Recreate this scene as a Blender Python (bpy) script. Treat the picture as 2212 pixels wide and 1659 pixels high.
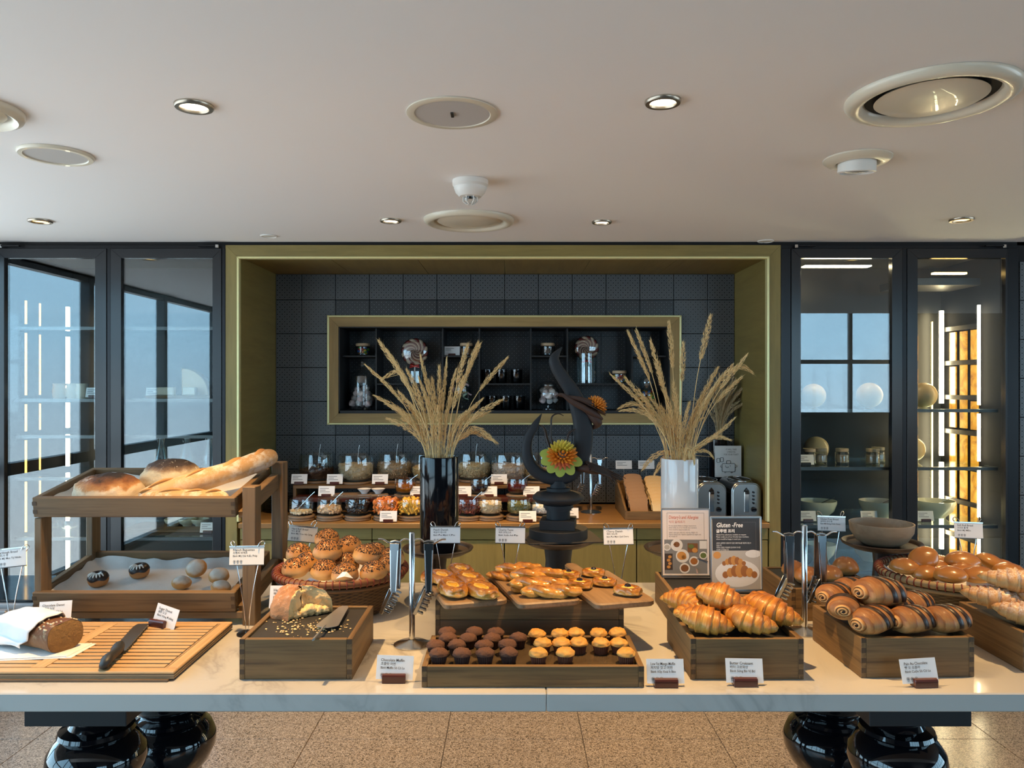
import bpy, math, random
from math import sin, cos, pi, radians, sqrt, atan2
from mathutils import Vector, Matrix, Euler, noise as mnoise
random.seed(7)
SC = bpy.context.scene
COL = SC.collection
for o in list(bpy.data.objects): bpy.data.objects.remove(o)

# ------------------------------------------------------------- camera
F, CX, CY = 1661.0, 1106.0, 829.5          # focal length and centre, in pixels of the 2212x1659 frame
CZ = 1.62
TZ = 0.88                                  # table top
Y1, Y2 = 4.05, 4.67                        # front of the wall units / tiled back of the niche
ZC = 2.37                                  # ceiling over the buffet
cam = bpy.data.cameras.new('camera'); cam.sensor_width = 36; cam.lens = 36*F/2212; cam.clip_start = .02
camo = bpy.data.objects.new('camera', cam); COL.objects.link(camo)
camo.location = (0, 0, CZ); camo.rotation_euler = (radians(90), 0, 0)
SC.camera = camo

# ------------------------------------------------------------- sky and exposure
SKY = 4.7
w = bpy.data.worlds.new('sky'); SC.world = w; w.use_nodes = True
wn, wl = w.node_tree.nodes, w.node_tree.links
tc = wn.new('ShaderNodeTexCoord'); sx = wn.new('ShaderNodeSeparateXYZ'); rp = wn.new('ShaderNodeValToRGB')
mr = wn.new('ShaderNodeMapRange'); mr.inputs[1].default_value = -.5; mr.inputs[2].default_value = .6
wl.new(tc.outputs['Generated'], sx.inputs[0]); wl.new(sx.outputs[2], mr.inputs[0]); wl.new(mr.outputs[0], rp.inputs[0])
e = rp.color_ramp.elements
e[0].position = .30; e[0].color = (.68, .74, .78, 1)  # below the horizon, brightened to light the ceiling
e[1].position = .50; e[1].color = (.47, .76, .98, 1)
k = e.new(1.0); k.color = (.38, .70, 1.0, 1)
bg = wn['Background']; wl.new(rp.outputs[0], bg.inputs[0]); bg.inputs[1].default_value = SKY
SC.view_settings.view_transform = 'Standard'; SC.view_settings.look = 'None'
SC.view_settings.exposure = 0.36; SC.view_settings.gamma = 1; SC.view_settings.use_curve_mapping = False
SC.cycles.max_bounces = 8; SC.cycles.diffuse_bounces = 4; SC.cycles.glossy_bounces = 4
SC.cycles.transparent_max_bounces = 24; SC.cycles.sample_clamp_indirect = 6
SC.cycles.caustics_reflective = False; SC.cycles.caustics_refractive = False

def portal(loc, rot, sxy):
    l = bpy.data.lights.new('window_portal', 'AREA'); l.shape = 'RECTANGLE'; l.size, l.size_y = sxy
    l.cycles.is_portal = True
    o = bpy.data.objects.new('window_portal', l); COL.objects.link(o); o.location = loc; o.rotation_euler = rot
portal((-2.93, -.1, 1.365), (0, radians(-90), 0), (1.99, 8.0))     # side glazing, light enters towards +X
portal((7.25, .55, 1.32), (0, radians(90), 0), (1.9, 5.9))       # added right-hand glazing, unseen, brightens the right of the ceiling
portal((4.7, -5.05, 2.2), (radians(90), 0, 0), (4.4, 2.2))       # rear glazing, light enters towards +Y

# ------------------------------------------------------------- helpers
def P(px, py, Y):
    return Vector(((px-CX)/F*Y, Y, CZ-(py-CY)/F*Y))
def T(px, py, z=TZ):
    return P(px, py, (CZ-z)*F/(py-CY))
def lerp(a, b, t): return a+(b-a)*t

class MB:
    def __init__(s): s.v = []; s.f = []; s.c = []
    def add(s, vs, fs, M=None):
        n = len(s.v)
        s.v += [tuple(M @ Vector(v)) for v in vs] if M is not None else [tuple(v) for v in vs]
        s.f += [tuple(i+n for i in f) for f in fs]
        return s
    def box(s, c, d, b=0.0, M=None):
        hx, hy, hz = d[0]/2, d[1]/2, d[2]/2
        b = min(b, .45*min(d))
        vs, fs = [], []
        if b <= 0:
            for z in (-hz, hz):
                for y in (-hy, hy):
                    for x in (-hx, hx): vs.append((c[0]+x, c[1]+y, c[2]+z))
            fs = [(0,2,3,1),(4,5,7,6),(0,1,5,4),(2,6,7,3),(0,4,6,2),(1,3,7,5)]
            return s.add(vs, fs, M)
        idx = {}
        for sx_ in (-1, 1):
            for sy_ in (-1, 1):
                for sz_ in (-1, 1):
                    for a in range(3):
                        h = [hx-b, hy-b, hz-b]; h[a] = (hx, hy, hz)[a]
                        idx[(sx_, sy_, sz_, a)] = len(vs)
                        vs.append((c[0]+sx_*h[0], c[1]+sy_*h[1], c[2]+sz_*h[2]))
        def quad(p, n):
            a, b_, c_, d_ = [Vector(vs[i]) for i in p]
            if (b_-a).cross(c_-a).dot(n) < 0: p = p[::-1]
            fs.append(tuple(p))
        for a in range(3):
            o1, o2 = [i for i in range(3) if i != a]
            for sg in (-1, 1):
                p = []
                for (s1, s2) in ((-1,-1),(1,-1),(1,1),(-1,1)):
                    k_ = [0,0,0]; k_[a] = sg; k_[o1] = s1; k_[o2] = s2; p.append(idx[tuple(k_)+(a,)])
                n = Vector((0,0,0)); n[a] = sg; quad(p, n)
        for a in range(3):
            o1, o2 = [i for i in range(3) if i != a]
            for s1 in (-1, 1):
                for s2 in (-1, 1):
                    p = []
                    for (sa, ax) in ((-1,o1),(1,o1),(1,o2),(-1,o2)):
                        k_ = [0,0,0]; k_[a] = sa; k_[o1] = s1; k_[o2] = s2; p.append(idx[tuple(k_)+(ax,)])
                    n = Vector((0,0,0)); n[o1] = s1; n[o2] = s2; quad(p, n)
        for sx_ in (-1, 1):
            for sy_ in (-1, 1):
                for sz_ in (-1, 1):
                    t = [idx[(sx_, sy_, sz_, a)] for a in range(3)]
                    if sx_*sy_*sz_ < 0: t = t[::-1]
                    fs.append(tuple(t))
        return s.add(vs, fs, M)
    def bx(s, x0, x1, y0, y1, z0, z1, b=0.0, M=None):
        return s.box(((x0+x1)/2, (y0+y1)/2, (z0+z1)/2), (abs(x1-x0), abs(y1-y0), abs(z1-z0)), b, M)
    def lathe(s, prof, n=32, M=None, fn=None):
        vs, fs = [], []; rings = []
        for j, (r, z) in enumerate(prof):
            if r <= 1e-6: rings.append([len(vs)]); vs.append((0, 0, z))
            else:
                ring = []
                for i in range(n):
                    a = 2*pi*i/n; rr = r*(fn(a, j) if fn else 1)
                    ring.append(len(vs)); vs.append((rr*cos(a), rr*sin(a), z))
                rings.append(ring)
        for a, b in zip(rings, rings[1:]):
            for i in range(n):
                k_ = (i+1) % n
                if len(a) == 1 and len(b) == 1: continue
                if len(a) == 1: fs.append((a[0], b[k_], b[i]))
                elif len(b) == 1: fs.append((a[i], a[k_], b[0]))
                else: fs.append((a[i], a[k_], b[k_], b[i]))
        return s.add(vs, fs, M)
    def tube(s, pts, rad, n=8, cap=True, M=None, flat=None, up=None):
        pts = [Vector(p) for p in pts]; m = len(pts)
        if not hasattr(rad, '__len__'): rad = [rad]*m
        vs, fs = [], []; N = None
        for i, p in enumerate(pts):
            t = (pts[min(i+1, m-1)]-pts[max(i-1, 0)])
            t = t.normalized() if t.length > 1e-9 else Vector((0,0,1))
            if up is not None:
                N = Vector(up); N = (N-t*N.dot(t)).normalized()
            elif N is None:
                N = t.orthogonal().normalized()
            else:
                N = (N-t*N.dot(t)); N = N.normalized() if N.length > 1e-6 else t.orthogonal().normalized()
            B = t.cross(N)
            for k_ in range(n):
                a = 2*pi*k_/n
                ca, sa = cos(a), sin(a)
                if flat: ca *= flat
                vs.append(p+(N*ca+B*sa)*rad[i])
        for i in range(m-1):
            for k_ in range(n):
                q = (k_+1) % n
                fs.append((i*n+k_, i*n+q, (i+1)*n+q, (i+1)*n+k_))
        if cap:
            fs.append(tuple(range(n))[::-1]); fs.append(tuple((m-1)*n+k_ for k_ in range(n)))
        return s.add(vs, fs, M)
    def prism(s, poly, z0, z1, b=0.0, M=None):
        """outline in x,y (counter-clockwise) raised from z0 to z1, with a small chamfer"""
        n = len(poly); vs, fs = [], []
        cx = sum(p[0] for p in poly)/n; cy = sum(p[1] for p in poly)/n
        def inset(d):
            out = []
            for i in range(n):
                a, p, c = Vector(poly[i-1]), Vector(poly[i]), Vector(poly[(i+1) % n])
                n1 = Vector((-(p-a).y, (p-a).x)).normalized(); n2 = Vector((-(c-p).y, (c-p).x)).normalized()
                m = (n1+n2); L = m.length
                m = m/L if L > 1e-6 else n1
                out.append(p+m*d/max(.5, m.dot(n1)))
            return out
        L = [(0, z0), (0, z1)] if b <= 0 else [(b, z0), (0, z0+b), (0, z1-b), (b, z1)]
        for d, z in L:
            for p in (inset(d) if d else poly): vs.append((p[0], p[1], z))
        for j in range(len(L)-1):
            for i in range(n):
                q = (i+1) % n
                fs.append((j*n+i, j*n+q, (j+1)*n+q, (j+1)*n+i))
        fs.append(tuple(range(n))[::-1]); fs.append(tuple((len(L)-1)*n+i for i in range(n)))
        return s.add(vs, fs, M)
    def blob(s, fn, nu=24, nv=14, M=None):
        """closed surface: fn(direction) -> point"""
        vs, fs = [], []
        vs.append(fn(Vector((0, 0, -1))))
        for j in range(1, nv):
            ph = -pi/2+pi*j/nv
            for i in range(nu):
                a = 2*pi*i/nu
                vs.append(fn(Vector((cos(ph)*cos(a), cos(ph)*sin(a), sin(ph)))))
        vs.append(fn(Vector((0, 0, 1)))); top = len(vs)-1
        for i in range(nu):
            q = (i+1) % nu
            fs.append((0, 1+q, 1+i)); fs.append((top, 1+(nv-2)*nu+i, 1+(nv-2)*nu+q))
        for j in range(nv-2):
            for i in range(nu):
                q = (i+1) % nu
                fs.append((1+j*nu+i, 1+j*nu+q, 1+(j+1)*nu+q, 1+(j+1)*nu+i))
        return s.add(vs, fs, M)
    def mesh(s, name, mt, smooth=None):
        me = bpy.data.meshes.new(name); me.from_pydata(s.v, [], s.f); me.materials.append(MT[mt] if isinstance(mt, str) else mt)
        if smooth is not None:
            me.polygons.foreach_set('use_smooth', [True]*len(me.polygons))
            if smooth < 180: me.set_sharp_from_angle(angle=radians(smooth))
        if s.c and len(s.c) == len(s.v):
            ca = me.color_attributes.new('Col', 'FLOAT_COLOR', 'POINT')
            for i, c in enumerate(s.c): ca.data[i].color = (c, c, c, 1)
        me.update(); return me
    def build(s, name, mt, parent=None, smooth=None, loc=None, rot=None):
        return put(name, s.mesh(name, mt, smooth), parent, loc, rot)

def put(name, me, parent=None, loc=None, rot=None, scale=None):
    o = bpy.data.objects.new(name, me); COL.objects.link(o)
    if parent is not None: o.parent = parent
    if loc is not None: o.location = loc
    if rot is not None: o.rotation_euler = rot
    if scale is not None: o.scale = scale
    return o
def tag(o, label=None, cat=None, group=None, kind=None):
    if label: o['label'] = label
    if cat: o['category'] = cat
    if group: o['group'] = group
    if kind: o['kind'] = kind
    return o
def thing(name, label, cat, loc=(0, 0, 0), rz=0.0, group=None, rot=None):
    o = bpy.data.objects.new(name, None); COL.objects.link(o); o.empty_display_size = .05
    o.location = loc; o.rotation_euler = rot if rot is not None else (0, 0, rz)
    return tag(o, label, cat, group)
def dup(root, loc, rot, label, scale=None, group=None):
    r = root.copy(); COL.objects.link(r); r.location = loc; r.rotation_euler = rot
    if scale is not None: r.scale = scale
    r['label'] = label
    if group: r['group'] = group
    for ch in list(root.children):
        c = ch.copy(); COL.objects.link(c); c.parent = r
        for g in list(ch.children):
            d = g.copy(); COL.objects.link(d); d.parent = c
    return r
ORD = ['first', 'second', 'third', 'fourth', 'fifth', 'sixth', 'seventh', 'eighth', 'ninth', 'tenth', 'eleventh', 'twelfth']
def bez(p0, p1, p2, p3, n):
    out = []
    for i in range(n+1):
        t = i/n; u = 1-t
        out.append(Vector(p0)*u**3+Vector(p1)*3*u*u*t+Vector(p2)*3*u*t*t+Vector(p3)*t**3)
    return out
def spline(pts, n=6):
    """Catmull-Rom through the points; tuples of any length"""
    out = []; m = len(pts)
    for i in range(m-1):
        a, b, c, d = pts[max(i-1, 0)], pts[i], pts[i+1], pts[min(i+2, m-1)]
        for k_ in range(n):
            t = k_/n
            out.append(tuple(.5*((2*b[q])+(-a[q]+c[q])*t+(2*a[q]-5*b[q]+4*c[q]-d[q])*t*t+(-a[q]+3*b[q]-3*c[q]+d[q])*t**3) for q in range(len(b))))
    out.append(tuple(pts[-1])); return out

# text: collected, converted together at the end
TEXTS = []
def text(name, body, size, mt, parent, loc, rot=(pi/2, 0, 0), align='LEFT', shear=0.0, lead=1.0, bold=0.0, sx=1.0):
    o = bpy.data.objects.new(name, bpy.data.meshes.new(name)); COL.objects.link(o)
    o.parent = parent; o.location = loc; o.rotation_euler = rot; o.scale = (sx, 1, 1)
    TEXTS.append((o, body, size, mt, align, shear, lead, bold)); return o
def flush_texts():
    tmp = []
    for (o, body, size, mt, align, shear, lead, bold) in TEXTS:
        cu = bpy.data.curves.new('t', 'FONT'); cu.body = body; cu.size = size; cu.align_x = align; cu.shear = shear
        cu.space_line = lead; cu.resolution_u = 2; cu.offset = bold
        t = bpy.data.objects.new('t', cu); COL.objects.link(t); tmp.append(t)
    dg = bpy.context.evaluated_depsgraph_get(); dg.update()
    for t, (o, body, size, mt, *_r) in zip(tmp, TEXTS):
        me = bpy.data.meshes.new_from_object(t.evaluated_get(dg)); me.name = o.name
        me.materials.clear(); me.materials.append(MT[mt]); o.data = me
    for t in tmp:
        cu = t.data; bpy.data.objects.remove(t); bpy.data.curves.remove(cu)

# ------------------------------------------------------------- materials
MT = {}
class NT:
    def __init__(s, name):
        m = bpy.data.materials.new(name); m.use_nodes = True; s.m = m; s.n = m.node_tree.nodes; s.l = m.node_tree.links
        s.b = s.n['Principled BSDF']; s.out = s.n['Material Output']; MT[name] = m
    def N(s, t, **kw):
        x = s.n.new('ShaderNode'+t)
        for a, b in kw.items(): setattr(x, a, b)
        return x
    def set(s, node, i, v):
        if hasattr(v, 'is_linked'): s.l.new(v, node.inputs[i])
        else: node.inputs[i].default_value = v
    def math(s, op, a, b=0.0, c=None, clamp=False):
        x = s.N('Math', operation=op); x.use_clamp = clamp; s.set(x, 0, a); s.set(x, 1, b)
        if c is not None: s.set(x, 2, c)
        return x.outputs[0]
    def mix(s, f, a, b):
        x = s.N('Mix', data_type='RGBA'); s.set(x, 0, f)
        for i, v in ((6, a), (7, b)):
            s.set(x, i, v if hasattr(v, 'is_linked') else (*v, 1))
        return x.outputs[2]
    def coord(s, which='Object', scale=(1, 1, 1), loc=(0, 0, 0), rot=(0, 0, 0)):
        t = s.N('TexCoord'); m = s.N('Mapping'); s.l.new(t.outputs[which], m.inputs[0])
        m.inputs[1].default_value = loc; m.inputs[2].default_value = rot; m.inputs[3].default_value = scale
        return m.outputs[0]
    def noise(s, vec, scale, detail=3, rough=.5, dist=0.0):
        x = s.N('TexNoise'); s.l.new(vec, x.inputs['Vector']); x.inputs['Scale'].default_value = scale
        x.inputs['Detail'].default_value = detail; x.inputs['Roughness'].default_value = rough; x.inputs['Distortion'].default_value = dist
        return x.outputs[0]
    def ramp(s, f, *stops):
        x = s.N('ValToRGB'); s.l.new(f, x.inputs[0]); el = x.color_ramp.elements
        while len(el) < len(stops): el.new(.5)
        for q, (p, c) in zip(el, stops): q.position = p; q.color = (*c, 1) if hasattr(c, '__len__') else (c, c, c, 1)
        return x.outputs[0]
    def bump(s, h, strength=.3, dist=.002):
        x = s.N('Bump'); x.inputs['Strength'].default_value = strength; x.inputs['Distance'].default_value = dist
        s.l.new(h, x.inputs['Height']); s.l.new(x.outputs[0], s.b.inputs['Normal'])
    def p(s, **kw):
        for a, v in kw.items():
            i = {'col': 'Base Color', 'rough': 'Roughness', 'metal': 'Metallic', 'spec': 'Specular IOR Level', 'coat': 'Coat Weight', 'crough': 'Coat Roughness',
                 'sss': 'Subsurface Weight', 'sheen': 'Sheen Weight', 'em': 'Emission Color', 'ems': 'Emission Strength', 'alpha': 'Alpha'}[a]
            if a in ('col', 'em') and not hasattr(v, 'is_linked'): v = (*v, 1)
            s.set(s.b, i, v)
        return s
def plain(name, col, rough=.5, metal=0.0, **kw):
    return NT(name).p(col=col, rough=rough, metal=metal, **kw)
def emit(name, col, st):
    t = NT(name); t.p(col=(.02, .02, .02), rough=.4, em=col, ems=st)
def wood(name, c1, c2, axis, rough=.55, dens=1.0, c3=None):
    t = NT(name); sc = [38*dens]*3; sc[axis] = 1.6
    v = t.coord('Object', tuple(sc))
    n1 = t.noise(v, 1.0, 5, .6, .6); sc2 = [160*dens]*3; sc2[axis] = 5
    n2 = t.noise(t.coord('Object', tuple(sc2)), 1.0, 3, .6)
    big = t.noise(t.coord('Object', (6, 6, 6)), 1.0, 2)
    f = t.math('ADD', t.math('MULTIPLY', n1, .65), t.math('MULTIPLY', n2, .35))
    c = t.ramp(f, (.34, c2), (.52, c1), (.72, c3 or tuple(min(1, x*1.25) for x in c1)))
    c = t.mix(t.math('MULTIPLY', big, .45), c, c2)
    t.p(col=c, rough=rough); t.bump(n2, .25, .001)
def glass(name, refl=.03, tint=(.95, .97, .97), k=1.0, rough=0.0):
    t = NT(name); t.n.remove(t.b)
    lw = t.N('LayerWeight'); lw.inputs[0].default_value = .5          # two-sided Schlick reflectance
    fr = t.math('ADD', t.math('MULTIPLY', t.math('POWER', lw.outputs['Facing'], 5.0), .96), .04)
    f = t.math('ADD', t.math('MULTIPLY', fr, k), refl, clamp=True)
    tr = t.N('BsdfTransparent'); tr.inputs[0].default_value = (*tint, 1)
    gl = t.N('BsdfGlossy'); gl.inputs['Roughness'].default_value = rough; gl.inputs[0].default_value = (.95, .97, 1, 1)
    mx = t.N('MixShader'); t.l.new(f, mx.inputs[0]); t.l.new(tr.outputs[0], mx.inputs[1]); t.l.new(gl.outputs[0], mx.inputs[2])
    t.l.new(mx.outputs[0], t.out.inputs[0])

plain('ceiling_paint', (.88, .87, .87), .85)
plain('dark_wall', (.035, .035, .038), .6)
plain('pale_wall', (.55, .52, .48), .8)
plain('black_gap', (.006, .006, .007), .8)
plain('window_metal', (.05, .055, .06), .35, .6)
plain('cream_trim', (.74, .68, .55), .35, coat=.3)
plain('white_plastic', (.80, .78, .74), .4)
plain('grille', (.52, .51, .50), .6)
plain('nickel', (.42, .36, .29), .3, .9)
emit('lamp_glow', (1, .86, .62), 9.0)
emit('lamp_amber', (1, .68, .22), 4.0)
emit('led', (1, .78, .46), 34.0)
emit('led_amber', (1, .60, .18), 12.0)
glass('door_glass', .036, (.93, .97, .97), 1.0)
glass('shelf_glass', .06, (.80, .90, .89), 1.0)
glass('bowl_glass', .035, (.94, .96, .96), 1.0)
glass('jar_glass', .045, (.93, .95, .95), 1.1)
glass('smoke_glass', .05, (.16, .17, .19), 1.0)
glass('film', .10, (.93, .92, .92), 1.2, .05)
plain('black_steel', (.012, .012, .014), .3, .5)
plain('door_metal', (.016, .017, .020), .22, 0, spec=.45)
plain('black_lacquer', (.004, .004, .006), .06, coat=.6, crough=.02)
plain('black_gloss', (.006, .006, .008), .08)
plain('black_matt', (.012, .013, .015), .55)
plain('sculpture_black', (.011, .014, .019), .62)
plain('brass', (.78, .72, .36), .35, .35)
plain('chrome', (.72, .73, .74), .12, 1.0)
plain('steel', (.58, .57, .55), .22, 1.0)
plain('steel_brushed', (.42, .41, .40), .34, 1.0)
plain('dark_steel', (.10, .10, .10), .35, .9)
plain('paper', (.86, .86, .87), .6)
plain('paper_kraft', (.82, .79, .74), .7)
plain('ink', (.03, .03, .035), .7)
plain('ink_grey', (.16, .16, .17), .7)
plain('ink_red', (.62, .20, .15), .7)
plain('ink_white', (.9, .9, .9), .6)
plain('mahogany', (.075, .018, .012), .3, coat=.3)
plain('white_glaze', (.78, .77, .77), .12, coat=.4)
plain('white_china', (.82, .83, .84), .15)
plain('cream_china', (.80, .74, .55), .18)
plain('cloth', (.86, .85, .84), .9, sheen=.3)
plain('sesame', (.008, .007, .007), .5)
plain('chocolate', (.022, .009, .005), .38)
plain('chocolate_matt', (.055, .026, .018), .6)
plain('icing', (.82, .80, .75), .4)
plain('liner_dark', (.035, .012, .008), .7)
plain('liner_brown', (.12, .035, .015), .65)
plain('custard', (.74, .46, .08), .3, coat=.2)
plain('peach', (.66, .34, .035), .15, coat=.5)
plain('cherry', (.012, .004, .006), .12)
plain('slate', (.028, .026, .025), .5)
plain('marshmallow_white', (.82, .78, .78), .8)
plain('marshmallow_pink', (.80, .66, .68), .8)
plain('granola', (.075, .030, .018), .8); plain('muesli', (.52, .42, .27), .8); plain('bran', (.42, .32, .21), .8)
plain('cereal_ring', (.62, .52, .33), .7); plain('flakes', (.50, .42, .36), .8); plain('corn', (.60, .42, .20), .8)
plain('walnut', (.55, .40, .26), .7); plain('prune', (.015, .010, .010), .35); plain('apricot', (.72, .24, .06), .5)
plain('mango', (.80, .48, .06), .5); plain('cranberry', (.10, .018, .014), .5); plain('oat', (.68, .56, .38), .8); plain('pumpkin_seed', (.17, .17, .05), .6)
plain('jam_orange', (.42, .12, .008), .12); plain('jam_dark', (.015, .005, .010), .1); plain('jam_red', (.12, .008, .008), .1)
for n_, c_ in (('red', (.60, .03, .02)), ('orange', (.75, .22, .02)), ('yellow', (.80, .58, .04)), ('green', (.10, .36, .05)), ('blue', (.03, .14, .45))):
    plain('candy_'+n_, c_, .2)
plain('pastel_green', (.42, .60, .45), .5); plain('pastel_yellow', (.80, .72, .22), .5); plain('pastel_pink', (.72, .52, .56), .5)
plain('ball_wax', (.72, .50, .26), .35)
plain('jar_cream', (.78, .70, .55), .4)
plain('grass_leaf', (.36, .44, .07), .45)
plain('petal_yellow', (.72, .55, .07), .4); plain('petal_orange', (.78, .27, .03), .4); plain('petal_red', (.66, .16, .06), .4)
plain('rubber', (.022, .021, .020), .5)
plain('lid_wood', (.60, .44, .28), .5)
plain('red_weave', (.22, .045, .03), .6)

wood('oak_x', (.225, .130, .050), (.075, .038, .014), 0); wood('oak_y', (.225, .130, .050), (.075, .038, .014), 1); wood('oak_z', (.225, .130, .050), (.075, .038, .014), 2)
wood('rack_x', (.195, .118, .054), (.072, .040, .018), 0); wood('rack_y', (.195, .118, .054), (.072, .040, .018), 1); wood('rack_z', (.195, .118, .054), (.072, .040, .018), 2)
wood('walnut_x', (.13, .072, .036), (.065, .036, .018), 0); wood('walnut_y', (.13, .072, .036), (.065, .036, .018), 1)
wood('end_grain', (.085, .048, .022), (.045, .025, .012), 2)
wood('beech_x', (.62, .40, .20), (.42, .24, .10), 0, .5); wood('beech_y', (.62, .40, .20), (.42, .24, .10), 1, .5)
wood('ply_light', (.42, .28, .15), (.26, .16, .08), 0); wood('ply_dark', (.16, .10, .055), (.09, .055, .03), 0)
wood('paddle_y', (.30, .185, .095), (.16, .092, .044), 1, .5)
wood('coaster', (.24, .16, .10), (.12, .075, .045), 0)
wood('olive_x', (.26, .198, .058), (.19, .142, .038), 0, .5, .35); wood('olive_z', (.26, .198, .058), (.19, .142, .038), 2, .5, .35); wood('olive_y', (.235, .180, .055), (.18, .135, .038), 1, .45, .35)
wood('frame_x', (.40, .27, .10), (.30, .19, .065), 0, .5, .5); wood('frame_z', (.40, .27, .10), (.30, .19, .065), 2, .5, .5)
wood('counter_top', (.30, .17, .06), (.20, .10, .035), 0, .3)
wood('stand_wood', (.045, .026, .018), (.018, .011, .009), 0, .45)
wood('bowl_wood', (.38, .27, .17), (.22, .145, .085), 0, .5, .25)

def marble():
    t = NT('marble'); v = t.coord('Object')
    n = t.noise(v, 2.3, 5, .6, 1.6); band = t.math('ABSOLUTE', t.math('SUBTRACT', n, .5))
    vein = t.ramp(band, (0.0, 1.0), (.03, .35), (.07, 0.0))
    n2 = t.noise(v, 1.3, 2); gate = t.ramp(n2, (.46, 0.0), (.58, 1.0))
    f = t.math('MULTIPLY', t.math('MULTIPLY', vein, gate), .55)
    t.p(col=t.mix(f, (.55, .535, .505), (.21, .205, .195)), rough=.16, coat=.2)
marble()
def granite():
    t = NT('granite'); v = t.coord('Object')
    n = t.noise(v, 120, 3, .6, 1.6); n2 = t.noise(v, 300, 2)
    f = t.math('ADD', t.math('MULTIPLY', n, .75), t.math('MULTIPLY', n2, .25))
    c = t.ramp(f, (.40, (.04, .032, .027)), (.46, (.20, .158, .125)), (.52, (.44, .355, .285)), (.64, (.64, .56, .48)))
    t.p(col=c, rough=.28)
granite()
def tile(name, base, dot):
    t = NT(name); tcn = t.N('TexCoord'); s = t.N('SeparateXYZ'); t.l.new(tcn.outputs['Object'], s.inputs[0])
    x, z = s.outputs[0], s.outputs[2]
    u = t.math('MULTIPLY', t.math('ADD', x, z), 1/.0293); v = t.math('MULTIPLY', t.math('SUBTRACT', x, z), 1/.0293)
    fu = t.math('SUBTRACT', t.math('FRACT', t.math('ADD', u, 100.5)), .5); fv = t.math('SUBTRACT', t.math('FRACT', t.math('ADD', v, 100.5)), .5)
    d = t.math('SQRT', t.math('ADD', t.math('MULTIPLY', fu, fu), t.math('MULTIPLY', fv, fv)))
    dotm = t.ramp(d, (.18, 1.0), (.27, 0.0))
    edge = t.math('MAXIMUM', t.math('ABSOLUTE', fu), t.math('ABSOLUTE', fv)); line = t.ramp(edge, (.40, 0.0), (.47, .55))
    f = t.math('MAXIMUM', dotm, line)
    nn = t.noise(t.coord('Object', (1, 1, 1)), 30, 3)
    c = t.mix(f, base, dot); c = t.mix(t.math('MULTIPLY', nn, .3), c, tuple(q*.7 for q in base))
    t.p(col=c, rough=.34); t.bump(f, -.3, .001)
tile('tile_light', (.120, .134, .148), (.014, .017, .022))
tile('tile_dark', (.020, .024, .030), (.105, .118, .130))

def bread(name, stops, nscale=14, nmix=.5, rough=.55, coat=0.0, bumpk=.25, flour=0.0, flour_col=(.80, .74, .64), fs=22, bscale=60):
    """crust: baked colour from the underside (0) to the top (1) of the piece, broken up by noise"""
    t = NT(name); tcn = t.N('TexCoord'); s = t.N('SeparateXYZ'); t.l.new(tcn.outputs['Generated'], s.inputs[0])
    v = t.coord('Object'); n = t.noise(v, nscale, 4, .6)
    f = t.math('ADD', s.outputs[2], t.math('MULTIPLY', t.math('SUBTRACT', n, .5), nmix), clamp=True)
    c = t.ramp(f, *stops)
    if flour:
        fl = t.ramp(t.noise(v, fs, 5, .7), (.62-.3*flour, 0.0), (.78-.3*flour, 1.0))
        fl = t.math('MULTIPLY', fl, t.ramp(s.outputs[2], (.25, .15), (.6, 1.0)))
        c = t.mix(fl, c, flour_col)
    t.p(col=c, rough=rough, coat=coat, crough=.15); t.bump(t.noise(v, bscale, 4, .6), bumpk, .004)
bread('roll_crust', ((0, (.74, .56, .32)), (.35, (.66, .40, .16)), (.65, (.50, .22, .055)), (1, (.38, .14, .03))), 18, .4, .5, .1)
bread('soft_crust', ((0, (.64, .42, .18)), (.3, (.50, .26, .07)), (.65, (.38, .16, .032)), (1, (.28, .10, .018))), 14, .3, .28, .4, .1)
bread('gf_crust', ((0, (.66, .44, .22)), (.4, (.52, .26, .08)), (.75, (.36, .13, .03)), (1, (.28, .09, .02))), 14, .4, .35, .4, .12)
bread('boule_crust', ((0, (.66, .56, .42)), (.55, (.62, .48, .32)), (.64, (.44, .21, .07)), (.80, (.22, .08, .026)), (.94, (.030, .016, .011)), (1, (.02, .012, .01))), 26, .5, .75, 0, .8, .18, (.74, .66, .54), 16)
bread('boule_pale', ((0, (.50, .43, .31)), (.68, (.56, .46, .29)), (.76, (.24, .15, .085)), (.84, (.05, .03, .022)), (1, (.022, .015, .012))), 26, .22, .8, 0, .8, .12, (.70, .62, .48), 70)
bread('baguette_crust', ((0, (.50, .35, .19)), (.5, (.46, .29, .135)), (1, (.40, .225, .09))), 14, .5, .8, 0, .4, .60, (.58, .49, .385), 22)
bread('score', ((0, (.60, .34, .12)), (1, (.48, .20, .05))), 20, .6, .6)
bread('pastry', ((0, (.74, .52, .20)), (.45, (.64, .36, .08)), (.72, (.46, .19, .025)), (1, (.22, .07, .009))), 40, 1.0, .25, .5, .6)
bread('twist', ((0, (.70, .46, .15)), (.4, (.62, .34, .07)), (.7, (.46, .19, .025)), (1, (.22, .07, .009))), 40, 1.2, .25, .5, .6)
bread('choc_muffin', ((0, (.050, .021, .012)), (1, (.125, .052, .028))), 50, .5, .85, 0, 1.0, bscale=95)
bread('mango_muffin', ((0, (.50, .22, .04)), (.5, (.64, .33, .07)), (1, (.58, .25, .04))), 26, .6, .6, 0, .3)
bread('donut_dough', ((0, (.50, .24, .08)), (.5, (.46, .18, .05)), (1, (.36, .12, .03))), 16, .4, .6)
bread('donut_sugar', ((0, (.56, .30, .10)), (.62, (.50, .23, .065)), (.76, (.60, .45, .33)), (1, (.76, .70, .63))), 40, .35, .8, 0, .4)
bread('rye_crumb', ((0, (.20, .10, .030)), (1, (.36, .20, .070))), 60, .9, .9, 0, 1.0, bscale=110)
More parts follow.
